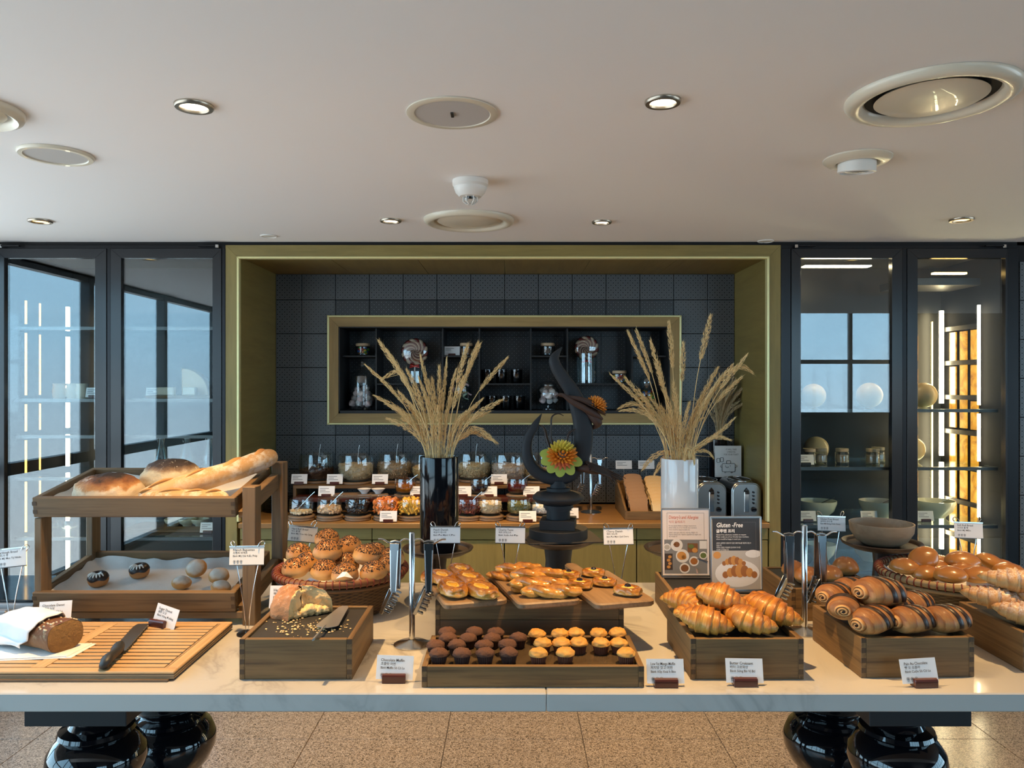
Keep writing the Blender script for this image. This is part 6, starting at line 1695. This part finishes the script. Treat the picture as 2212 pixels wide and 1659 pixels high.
# oval serving board with two white dishes
ob = tag(MB().prism([(.165*cos(2*pi*i/40), .055*sin(2*pi*i/40)) for i in range(40)], 0, .014, .003).build('serving_board', 'coaster', None, 40, ((775-CX)/F*4.262, 4.262, MZ2)), 'oval wooden serving board under the two white dishes', 'board')
for px, lb in ((787, 'left'), (817, 'right')):
    tag(MB().lathe([(0, 0), (.016, 0), (.018, .006), (.038, .028), (.036, .028), (.016, .010), (0, .009)], 32).build('white_dish', 'white_china', None, 50, ((px-CX)/F*4.262, 4.262, MZ2+.0145)), f'small white footed dish on the oval board, {lb} of the two', 'dish', 'small white dishes')
for lb, px0, px1, py in (('flat steel tongs lying across the bowl of prunes', 732, 803, 1075), ('flat steel tongs lying across the bowls of apricots and mango', 818, 868, 1077)):
    a, b_ = P(px0, py, 4.128), P(px1, py+3, 4.128); a.z = b_.z = WZ+.0262+.090
    t = thing('flat_tongs', lb, 'tongs', a, atan2(b_.y-a.y, b_.x-a.x), 'tongs lying on the topping bowls')
    L = (b_-a).length
    for dz in (0, .012):
        MB().prism([(0, -.008), (L*.6, -.007), (L, -.011), (L, .011), (L*.6, .007), (0, .008)], 0, .0016, .0004, Matrix.Translation((0, 0, dz))).build('arm', 'chrome', t)
    MB().tube([(0, 0, .0), (-.006, 0, .006), (0, 0, .0134)], .002, 6).build('spring_end', 'chrome', t, 60)
for lb, px, Y, z in (('card left of the bowl of granola', 645, 4.352, 1.0485), ('card on the reddish step left of the oval board', 704, 4.222, MZ2), ('card under the bowl of muesli', 722, 4.345, 1.0485), ('card behind the two white dishes', 820, 4.345, 1.0485), ('card leaning on the bowl of apricots', 838, 4.03, WZ), ('card right of the orange marmalade', 903, 4.215, MZ2),
                     ('card just right of the black vase', 1000, 4.215, MZ2), ('card right of the dark berry jam', 1056, 4.212, MZ2), ('card under the bran flakes', 1078, 4.345, 1.0485), ('card right of the deep red jam', 1148, 4.212, MZ2), ('card in front of the pumpkin seeds', 1140, 4.03, WZ), ('card right of the coconut flakes', 1232, 4.13, WZ)):
    small_card(f'small white menu {lb}', px, Y, z)
for k_ in range(9):
    o = MB().lathe([(0, 0), (.055, 0), (.060, .004), (.085, .011), (.084, .0125), (.058, .007), (0, .006)], 40).build('black_plate', 'black_gloss', None, 40, (-1.325, 4.40, WZ+.0005+k_*.0105))
    tag(o, f'black plate, {ORD[k_]} from the bottom of the stack at the left of the niche', 'plate', 'stacked black plates')

# ============================================================= toast crate, toasters, sign
tcx0, tcx1 = .605, .955
tc_ = thing('toast_crate', 'wooden crate of sliced bread beside the toasters', 'box', (0, 0, WZ))
MB().bx(tcx0+.012, tcx1-.012, 4.115, 4.127, 0, .046, .001).build('front_board', 'oak_x', tc_)
MB().bx(tcx0+.012, tcx1-.012, 4.50, 4.512, 0, .165, .001).build('back_board', 'oak_x', tc_)
Mq = Matrix(((0, 0, 1, 0), (1, 0, 0, 0), (0, 1, 0, 0), (0, 0, 0, 1)))
for x in (tcx0, tcx1-.012): MB().prism([(4.115, 0), (4.512, 0), (4.512, .165), (4.44, .165), (4.115, .05)], x, x+.012, .0008, Mq).build('side_board', 'oak_y', tc_)
MB().bx(tcx0+.012, tcx1-.012, 4.127, 4.50, .002, .010).build('bottom', 'oak_y', tc_)
def slice_me(nm, w_, h, mt):
    pl = [(-w_/2, 0), (w_/2, 0), (w_/2, h*.62), (w_*.56, h*.80), (w_*.46, h*.95), (w_*.2, h), (-w_*.2, h), (-w_*.46, h*.95), (-w_*.56, h*.80), (-w_/2, h*.62)]
    return MB().prism(pl, -.006, .006, .0015, Matrix(((1, 0, 0, 0), (0, 0, -1, 0), (0, 1, 0, 0), (0, 0, 0, 1)))).mesh(nm, mt)
sb, sw = slice_me('bread_slice', .098, .125, 'toast_brown'), slice_me('bread_slice', .100, .120, 'toast_white')
for k_ in range(9):
    o = put('bread_slice', sb, None, (.690+.002*(k_ % 3), 4.150+.027*k_, WZ+.0135+.011*k_), (radians(-30), 0, radians(3+random.uniform(-3, 3))), (1, 1, .82+.03*min(k_, 6)))
    tag(o, f'brown bread slice in the crate, {ORD[k_]} from the front', 'bread slice', 'brown bread slices')
    h = .62+.055*min(k_, 7)
    o = put('bread_slice', sw, None, (.812+.003*(k_ % 2), 4.150+.027*k_, WZ+.0135+.011*k_), (radians(-32), 0, radians(-2+random.uniform(-4, 4))), (1, 1, .78+.03*min(k_, 6)))
    tag(o, f'white bread slice in the crate, {ORD[k_]} from the front', 'bread slice', 'white bread slices')
for px, lb in ((1349, 'above the brown slices'), (1398, 'above the white slices')):
    q = P(px, 995, 4.53); t = thing('sign_holder', f'little wire sign behind the toast crate, {lb}', 'sign', (q.x, 4.56, WZ), 0, 'wire signs behind the toast crate')
    MB().lathe([(0, 0), (.028, 0), (.028, .006), (0, .007)], 24).build('base', 'black_steel', t, 40)
    MB().tube([(0, 0, .006), (0, 0, q.z-WZ-.03)], .0018, 6).build('wire', 'chrome', t, 60)
    cd = thing('card', None, None); cd.parent = t; cd.location = (-.048, -.004, q.z-WZ-.052); cd.rotation_euler = (radians(-8), 0, 0)
    MB().bx(0, .096, -.0005, .0005, 0, .050).build('paper', 'paper', cd); greek(cd, .096, .05)
def toaster(label, x0, x1, y0, y1):
    t = thing('toaster', label, 'toaster', ((x0+x1)/2, y0, WZ), 0, 'steel toasters'); w_ = x1-x0; H = .200; D = y1-y0; r = .05
    prof = [(-w_/2, .014), (w_/2, .014), (w_/2, H-r)]+[(w_/2-r+r*cos(a), H-r+r*sin(a)) for a in [pi/2*j/7 for j in range(1, 8)]]+[(-w_/2+r+r*cos(a), H-r+r*sin(a)) for a in [pi/2+pi/2*j/7 for j in range(8)]]
    Mf = Matrix(((1, 0, 0, 0), (0, 0, -1, 0), (0, 1, 0, 0), (0, 0, 0, 1)))
    MB().prism(prof, -D, -.008, .004, Mf).build('shell', 'toaster_steel', t, 35)
    MB().prism([(x*.93, .01+(z-.01)*.965) for x, z in prof], -.009, -.001, .003, Mf).build('front_plate', 'toaster_steel', t, 35)
    for sg in (-1, 1): MB().bx(sg*w_/2-.005 if sg > 0 else -w_/2-.001, w_/2+.001 if sg > 0 else -w_/2+.005, .02, D-.02, .010, H-.06, .001).build('side_panel', 'black_gloss', t)
    MB().bx(-w_/2+.004, w_/2-.004, .006, D-.006, 0, .014, .002).build('foot_base', 'black_matt', t)
    ov = [((w_*.36)*cos(a), D*.52+(D*.40)*sin(a)) for a in [2*pi*i/36 for i in range(36)]]
    MB().tube([(x, y, H+.001) for x, y in ov]+[(ov[0][0], ov[0][1], H+.001)], .0035, 8, False).build('slot_rim', 'chrome', t, 60)
    for sx_ in (-.021, .021): MB().bx(sx_-.011, sx_+.011, D*.18, D*.86, H-.004, H+.0012).build('slot', 'black_gap', t)
    MB().bx(-.016, .010, -.004, 0, .040, .150, .002).build('lever_track', 'chrome', t)
    MB().bx(-.014, .008, -.018, -.004, .138, .152, .003).build('lever', 'black_gloss', t)
    MB().prism([(-.018, .152), (.012, .152), (-.003, .172)], 0, .006, .001, Matrix(((1, 0, 0, 0), (0, 0, -1, 0), (0, 1, 0, 0), (0, 0, 0, 1)))).build('lever_guard', 'black_gloss', t)
    Mk = Matrix.Rotation(radians(90), 4, 'X')
    for k_ in range(4): MB().lathe([(0, 0), (.0058, 0), (.0058, .004), (0, .005)], 16, Matrix.Translation((.034, -.001, .090+.019*k_)) @ Mk).build('button', 'black_gloss', t, 40)
    MB().lathe([(0, 0), (.014, 0), (.013, .008), (0, .009)], 24, Matrix.Translation((.036, -.001, .055)) @ Mk).build('dial', 'black_gloss', t, 40)
toaster('left steel toaster in the niche, half behind the white vase', .992, 1.155, 4.125, 4.41)
toaster('right steel toaster in the niche, against the olive side wall', 1.180, 1.343, 4.125, 4.41)
q = P(1573, 963, 4.47); zb = P(1573, 1031, 4.47).z
ts = thing('toast_sign', 'white acrylic sign behind the toasters with a smiling toaster drawing', 'sign', (q.x, 4.47, WZ))
MB().bx(-.05, .05, -.02, .06, 0, .005, .001).build('foot', 'acrylic_dark', ts); MB().bx(-.012, .012, .003, .008, .005, zb-WZ+.02).build('post', 'acrylic_dark', ts)
bd = thing('board', None, None); bd.parent = ts; bd.location = (0, 0, zb-WZ)
h = q.z-zb; w2 = .077
MB().bx(-w2, w2, .0012, .004, 0, h, .0006).build('sheet', 'paper', bd)
text('headline', 'IT WILL TAKE\n5 MINUTES\nFOR YOUR TOAST', .0135, 'ink_grey', bd, (.018, .0008, h*.86), align='CENTER', sx=.75, lead=1.1)
def outline(nm, pts, r=.0013, close=True):
    pts = [(x, .0002, z) for x, z in pts]; pts = pts+[pts[0]] if close else pts
    MB().tube(pts, r, 5, False).build(nm, 'ink', bd, 60)
def rr(x0, x1, z0, z1, r=.008):
    out = []
    for (cx_, cz_, a0) in ((x1-r, z1-r, 0), (x0+r, z1-r, pi/2), (x0+r, z0+r, pi), (x1-r, z0+r, 1.5*pi)):
        out += [(cx_+r*cos(a0+pi/2*j/4), cz_+r*sin(a0+pi/2*j/4)) for j in range(5)]
    return out
outline('toaster_outline', rr(-.036, .040, .032, .080)); outline('toast_outline', rr(-.010, .014, .080, .096, .004)); outline('slice_outline', rr(-.066, -.048, .086, .110, .004)); outline('slice_outline', rr(-.046, -.028, .090, .114, .004))
outline('smile', [(-.006+.008*cos(a), .062+.006*sin(a)) for a in [pi+pi*j/6 for j in range(7)]], close=False)
outline('arm_outline', [(.040, .056), (.052, .062), (.048, .070)], close=False); outline('arm_outline', [(-.036, .056), (-.046, .062), (-.042, .070)], close=False)
for x in (-.016, .012): disk(bd, 'eye', 'ink', x, .066, .0022, .0022, .0004)
for x in (-.018, .020): outline('foot_outline', [(x-.003, .032), (x-.003, .026), (x+.003, .026), (x+.003, .032)], close=False)

# ============================================================= things on the wall shelf
YW = 4.79
def WX(px): return (px-CX)/F*YW
def lid_jar(label, px, z, R, H, candies, seed):
    x = WX(px); t = thing('lidded_jar', label, 'jar', (x, YW, z), 0, 'small jars with wooden lids')
    MB().lathe([(0, .001), (R*.94, .001), (R, .006), (R, H*.72), (R*.86, H*.78), (R*.84, H*.78), (R*.95, H*.70), (R*.95, .008), (0, .006)], 36).build('glass', 'jar_glass', t, 50)
    MB().lathe([(0, H*.78), (R*.92, H*.78), (R*.96, H*.80), (R*.96, H*.95), (R*.90, H), (0, H)], 36).build('lid', 'lid_wood', t, 40)
    rnd = random.Random(seed)
    for i in range(candies if isinstance(candies, int) else 0):
        a, r = rnd.uniform(0, 2*pi), (R-.016)*sqrt(rnd.random()) if i % 3 else R-.014
        kc = rnd.choice(list(CB_ME)); o = put('candy_ball', CB_ME[kc], None, (x+r*cos(a), YW+r*sin(a), z+.016+rnd.random()*H*.45)); tag(o, f'{kc} candy ball inside the {label}', 'candy', 'candy balls in '+label)
    return t
CB_ME = {c_: MB().blob(lambda d: d*.0095, 12, 8).mesh('candy_ball', 'candy_'+c_, 180) for c_ in ('red', 'orange', 'yellow', 'green', 'blue')}
lid_jar('wood-lidded candy jar in the top left pigeonhole', 784, SHZ[0]+.0005, .046, .078, 26, 1)
j = lid_jar('small wood-lidded jar beside a card in the third pigeonhole', 1008, SHZ[2]+.0005, .044, .080, 0, 2)
MB().lathe([(0, .008), (.040, .008), (.040, .045), (0, .046)], 30).build('contents', 'print_brown', j, 60)
j = lid_jar('small wood-lidded jar of dark sweets in the fifth pigeonhole', 1183, SHZ[4]+.0005, .046, .080, 0, 3)
MB().lathe([(0, .008), (.042, .008), (.042, .050), (0, .051)], 30).build('contents', 'print_dark', j, 60)
lid_jar('wood-lidded candy jar beside the right lollipop', 1338, SHZ[5]+.0005, .046, .078, 26, 4)
t = thing('menu_card', 'small white card on the wall shelf beside a lidded jar', 'card', (WX(977), 4.755, SHZ[2]+.0005)); MB().bx(-.022, .022, 0, .018, 0, .014, .002).build('block', 'mahogany', t)
cd = thing('card', None, None); cd.parent = t; cd.location = (-.048, .007, .004); cd.rotation_euler = (radians(-12), 0, 0); MB().bx(0, .096, -.0005, .0005, 0, .056).build('paper', 'paper', cd); greek(cd, .096, .056, n=2)
MM = [MB().lathe([(0, 0), (.016, 0), (.019, .003), (.0195, .012), (.0195, .020), (.018, .029), (.015, .031), (0, .031)], 18).mesh('marshmallow', mt, 60) for mt in ('marshmallow_white', 'marshmallow_pink')]
def marsh(label, cx_, cy_, z, pts):
    rnd = random.Random(len(pts))
    for i, (dx, dy, dz) in enumerate(pts):
        tag(put('marshmallow', MM[i % 2], None, (cx_+dx, cy_+dy, z+dz), (rnd.uniform(-1.3, 1.3), rnd.uniform(-1.3, 1.3), 0)), label, 'marshmallow', 'marshmallows, '+label)
def apothecary(label, px, z, prof, knob, mt='jar_glass'):
    t = thing('apothecary_jar', label, 'jar', (WX(px), YW, z), 0, 'glass apothecary jars')
    MB().lathe(prof, 44).build('glass_body', mt, t, 60)
    for nm, pr in knob: MB().lathe(pr, 36).build(nm, mt, t, 60)
    return t
R, H = .077, .21
apothecary('tall lidded glass jar of marshmallows at the left of the wall shelf', 782, SFL+.0005, [(0, .001), (.080, .001), (.082, .010), (.070, .016), (R, .022), (R, H-.01), (R*.95, H), (R*.90, H), (R*.94, H-.014), (R*.94, .030), (0, .026)],
    [('lid', [(R*.98, H+.001), (R*1.05, H+.006), (R*.90, H+.020), (R*.45, H+.032), (.016, H+.040), (.012, H+.050)]), ('knob', [(0, H+.048), (.020, H+.058), (.022, H+.066), (.012, H+.076), (.014, H+.084), (.011, H+.096), (0, H+.102)])])
rnd = random.Random(8)
pts = []
for L_, n in ((.030, 7), (.060, 7), (.090, 6), (.118, 3)):
    for i in range(n): a = 2*pi*i/n+L_*30; r = .048 if n > 3 else .025; pts.append((r*cos(a), r*sin(a), L_+rnd.uniform(0, .008)))
    if n > 5: pts.append((0, 0, L_))
marsh('pale marshmallow in the tall jar on the wall shelf', WX(782), YW, SFL, pts)
apothecary('round footed glass jar of marshmallows in the middle of the wall shelf', 1184, SFL+.0005, [(0, .001), (.046, .001), (.046, .005), (.010, .012), (.010, .026), (.030, .034), (.060, .055), (.073, .090), (.068, .125), (.050, .148), (.052, .156), (.048, .156), (.046, .148), (.064, .124), (.069, .090), (.056, .058), (0, .038)],
    [('lid', [(.054, .157), (.050, .165), (.030, .176), (.010, .182)]), ('knob', [(0, .180), (.013, .188), (.008, .196), (.015, .206), (.008, .218), (0, .221)])])
pts = [(.030*cos(a), .030*sin(a), .052) for a in [2*pi*i/5 for i in range(5)]]+[(.044*cos(a), .044*sin(a), .080) for a in [.4+2*pi*i/7 for i in range(7)]]+[(.030*cos(a), .030*sin(a), .106) for a in [2*pi*i/5 for i in range(5)]]
marsh('pale marshmallow in the round footed jar on the wall shelf', WX(1184), YW, SFL, pts)
apothecary('footed candy jar with pastel ribbons behind the grasses', 998, SFL+.0005, [(0, .001), (.040, .001), (.038, .006), (.010, .014), (.012, .034), (.045, .060), (.056, .110), (.050, .150), (.047, .150), (.052, .110), (0, .052)], [('lid', [(.052, .151), (.030, .168), (.008, .176), (.012, .19), (0, .2)])])
for i in range(14):
    rnd = random.Random(70+i); a = rnd.uniform(0, 6.28)
    o = MB().tube([(.014*cos(q*2), .014*sin(q*2), .012*q) for q in [j*.4 for j in range(8)]], .007, 6, flat=.3).build('candy_ribbon', ('pastel_green', 'pastel_yellow', 'pastel_pink')[i % 3], None, 60, (WX(998)+.030*cos(a), YW+.03*sin(a), SFL+.065+.009*i), (rnd.uniform(-1, 1), rnd.uniform(-1, 1), 0))
    tag(o, ('pale green', 'pale yellow', 'pale pink')[i % 3]+' candy ribbon in the footed jar', 'candy', 'candy ribbons in the footed jar')
apothecary('two-tier glass jar of gumballs at the right of the wall shelf', 1397, SFL+.0005, [(0, .001), (.048, .001), (.046, .006), (.012, .014), (.014, .03), (.050, .050), (.064, .088), (.054, .120), (.036, .134), (.044, .150), (.050, .175), (.040, .196), (.037, .196), (.046, .175), (.040, .150), (.032, .134), (.050, .119), (.060, .088), (.046, .054), (0, .036)], [('lid', [(.042, .197), (.030, .214), (.010, .224), (.014, .236), (0, .246)])])
rnd = random.Random(15)
for i in range(52):
    zz = rnd.uniform(.05, .115); rmax = (.052 if .065 < zz < .105 else .036); a = rnd.uniform(0, 6.28); r = rmax*rnd.uniform(.55, .98)
    kc = rnd.choice(list(CB_ME)); tag(put('candy_ball', CB_ME[kc], None, (WX(1397)+r*cos(a), YW+r*sin(a), SFL+zz)), f'{kc} gumball in the two-tier jar', 'candy', 'gumballs in the two-tier jar')
tb_me = MB().lathe([(0, .001), (.030, .001), (.034, .006), (.036, .085), (.033, .085), (.031, .010), (0, .010)], 32).mesh('tumbler', 'smoke_glass', 60)
for px, z, lb in ((1052, SHZ[3], 'upper row, left'), (1083, SHZ[3], 'upper row, middle'), (1116, SHZ[3], 'upper row, right'), (1062, SFL, 'lower row, left'), (1093, SFL, 'lower row, middle'), (1122, SFL, 'lower row, right')):
    tag(put('tumbler', tb_me, None, (WX(px), YW, z+.0005)), f'dark smoked glass tumbler on the wall shelf, {lb}', 'glass', 'smoked tumblers')
def lollipop(label, px, py, R, glass_R, glass_H, z):
    x = WX(px); q = P(px, py, YW); t = thing('lollipop', label, 'lollipop', (x, YW, z), 0, 'giant swirl lollipops'); zc = q.z-z
    for k_ in range(16):                                   # sixteen alternating twisted ropes make the swirl
        pts = []
        for j in range(15):
            u = j/14; r = R*(.06+.94*u); a = 2*pi*k_/16+2.4*u; pts.append((r*cos(a), 0, zc+r*sin(a)))
        MB().tube(pts, [R*(.035+.155*(j/14)) for j in range(14)]+[R*.10], 8, True, flat=None).build('swirl', ('lolli_red', 'lolli_cream')[k_ % 2], t, 60)
    MB().tube([(0, 0, zc-R*.9), (0, 0, .02)], .004, 8).build('stick', 'white_plastic', t, 60)
    MB().blob(lambda d: Vector((d.x*R*1.12, d.y*R*.26, zc+d.z*R*1.12)), 24, 14).build('cellophane', 'film', t, 60)
    for sg in (-1, 1): MB().tube([(0, -.012, zc-R*1.15), (sg*.025, -.016, zc-R*1.05), (sg*.03, -.016, zc-R*1.25), (0, -.012, zc-R*1.15)], .0045, 6).build('bow', 'candy_red', t, 60)
    g = thing('glass_cylinder', f'clear glass holding the {label}', 'glass', (x, YW, z), 0, 'glasses holding lollipops')
    MB().lathe([(0, .001), (glass_R, .001), (glass_R, glass_H), (glass_R-.003, glass_H), (glass_R-.003, .008), (0, .008)], 36).build('glass', 'jar_glass', g, 50)
plain('lolli_red', (.12, .018, .014), .3); plain('lolli_cream', (.42, .35, .26), .35)
lollipop('large red and white swirl lollipop, left one', 896, 760, .078, .050, .075, SHZ[1]+.0005)
lollipop('large red and white swirl lollipop, right one', 1267, 752, .070, .064, .185, SHZ[5]+.0005)

# ============================================================= things in the left cabinet
def KP(px, Y): return (px-CX)/F*Y
YG = 4.34
cj = MB().lathe([(0, 0), (.030, 0), (.034, .010), (.036, .045), (.030, .066), (.033, .072), (.033, .082), (0, .082)], 28).mesh('yoghurt_jar', 'jar_cream', 50)
for px, lb in ((128, 'left'), (157, 'middle'), (178, 'right')): tag(put('yoghurt_jar', cj, None, (KP(px, YG), YG, 1.5405)), f'cream filled jar in the left cabinet, {lb} of three', 'jar', 'cream jars in the left cabinet')
small_card('white card beside the cream jars in the left cabinet', 200, 4.25, 1.5405); small_card('white card in the left cabinet beside the cheese', 330, 4.25, 1.5405); small_card('white card near the stacked bowls in the left cabinet', 448, 4.2, .8005)
bo = tag(MB().bx(-.20, .16, -.10, .10, 0, .016, .002).build('cheese_board', 'oak_x', None, None, (KP(408, YG), YG, 1.5405)), 'wooden board under the cheese in the left cabinet', 'board')
ch = MB().prism([(0, 0)]+[(.150*cos(a), .150*sin(a)) for a in [pi/2*i/14 for i in range(15)]], -.03, .03, .003, Matrix(((1, 0, 0, 0), (0, 0, -1, 0), (0, 1, 0, 0), (0, 0, 0, 1)))).build('cheese_wedge', 'ball_wax', None, 40, (KP(397, YG), YG, 1.557))
tag(ch, 'quarter wheel of orange cheese standing on the board', 'cheese')
for px, w_ in ((372, .09), (422, .07)): tag(MB().bx(-w_/2, w_/2, -.09, -.05, 0, .045, .004).build('cheese_block', 'jar_cream', None, None, (KP(px, YG), YG, 1.557)), f'small pale cheese block on the board, {"left" if px < 400 else "right"} one', 'cheese', 'cheese blocks')
def swing_bottle(label, px):
    t = thing('swing_bottle', label, 'bottle', (KP(px, 4.40), 4.40, 1.1205), 0, 'swing-top bottles')
    MB().lathe([(0, .001), (.036, .001), (.040, .008), (.040, .075), (.030, .110), (.016, .150), (.014, .175), (.017, .180), (.014, .186), (.011, .186), (.012, .150), (.036, .075), (.036, .012), (0, .010)], 32).build('glass', 'jar_glass', t, 60)
    MB().lathe([(0, .186), (.013, .186), (.013, .198), (0, .202)], 16).build('stopper', 'white_china', t, 50)
    MB().tube([(-.018, 0, .165), (-.022, 0, .185), (0, 0, .203), (.022, 0, .185), (.018, 0, .165)], .0014, 6).build('wire_clip', 'chrome', t, 60)
for px, lb in ((348, 'left'), (403, 'middle'), (452, 'right')): swing_bottle(f'clear swing-top bottle in the left cabinet, {lb} of three', px)
def china_bowl(label, px, Y, z, R, grp, mt='cream_china', H=.095):
    return tag(MB().lathe([(0, 0), (R*.5, 0), (R*.52, .006), (R*.85, H*.4), (R, H*.85), (R, H), (R*.96, H), (R*.94, H*.8), (R*.78, H*.4), (0, .012)], 40).build('china_bowl', mt, None, 60, (KP(px, Y), Y, z)), label, 'bowl', grp)
tag(MB().bx(-.26, .24, -.12, .12, 0, .016, .002).build('serving_board', 'oak_x', None, None, (KP(385, 4.36), 4.36, .8005)), 'wooden board under the small bowls low in the left cabinet', 'board')
for px, lb in ((375, 'left'), (405, 'middle'), (432, 'right')): china_bowl(f'small cream bowl low in the left cabinet, {lb} of three', px, 4.36, .817, .05, 'small bowls in the left cabinet', H=.04)
for px in (132, 150): glass_bowl('glass_dish', f'clear glass dish low in the left cabinet, {"left" if px < 140 else "right"} one', KP(px, 4.36), 4.36, .8005, .045, .05, 'glass dishes in the left cabinet')
# ============================================================= things in the right cabinet
def ball(label, px, Y, z, R): tag(MB().blob(lambda d: Vector((d.x*R, d.y*R, R+d.z*R)), 40, 26).build('cheese_ball', 'ball_wax', None, 180, (KP(px, Y), Y, z)), label, 'cheese', 'cream coloured balls in the right cabinet')
ball('cream ball on the upper glass shelf behind the left door', 1757, 4.36, 1.4855, .068); ball('cream ball on the upper glass shelf, second from the left', 1878, 4.36, 1.4855, .071); ball('cream ball on the upper glass shelf behind the right door', 1995, 4.36, 1.4855, .071)
ball('cream ball on the second glass shelf behind the jars', 1763, 4.46, 1.1755, .070); ball('cream ball on the second glass shelf, cut by the door frame', 1970, 4.42, 1.1755, .070)
def clip_jar(label, px, Y):
    t = thing('preserving_jar', label, 'jar', (KP(px, Y), Y, 1.1755), 0, 'lidded jars in the right cabinet')
    MB().lathe([(0, .001), (.034, .001), (.037, .008), (.037, .062), (.031, .070), (.029, .070), (.034, .060), (.034, .010), (0, .008)], 28).build('glass', 'jar_glass', t, 50)
    MB().lathe([(0, .008), (.033, .010), (.033, .050), (0, .051)], 24).build('contents', 'walnut', t, 60)
    MB().lathe([(0, .070), (.034, .070), (.034, .086), (0, .088)], 28).build('lid', 'lid_wood', t, 40)
for px, Y, lb in ((1748, 4.27, 'leftmost, behind a card'), (1772, 4.30, 'second from left'), (1819, 4.28, 'in the middle'), (1885, 4.26, 'right, at the front'), (1897, 4.37, 'right, behind another')): clip_jar(f'wood-lidded jar in the right cabinet, {lb}', px, Y)
small_card('white card on the second glass shelf of the right cabinet', 1742, 4.17, 1.1755, block='black_matt')
for px, lb in ((1765, 'left'), (1898, 'middle'), (2020, 'right')):
    b_ = china_bowl(f'cream china salad bowl on the third glass shelf, {lb} of three', px, 4.36, .8655, .105, 'cream bowls in the right cabinet')
    tag(MB().lathe([(0, .05), (.085, .05), (.09, .062), (0, .066)], 32).build('salad', 'apricot' if lb == 'middle' else 'pumpkin_seed', None, 60, (KP(px, 4.36), 4.36, .8655)), f'food in the {lb} cream bowl on the third glass shelf', 'food')
    small_card(f'white card in front of the {lb} cream bowl on the third glass shelf', px-18, 4.19, .8655)
    spoon(f'serving spoon resting in the {lb} cream bowl', (KP(px+38, 4.30), 4.30, .985), (KP(px, 4.36), 4.36, .935), 'steel', .016)
for px, lb in ((1772, 'left'), (1878, 'right')): china_bowl(f'cream china bowl on the lowest glass shelf, {lb} of two', px, 4.36, .6205, .085, 'cream bowls in the right cabinet')

flush_texts()
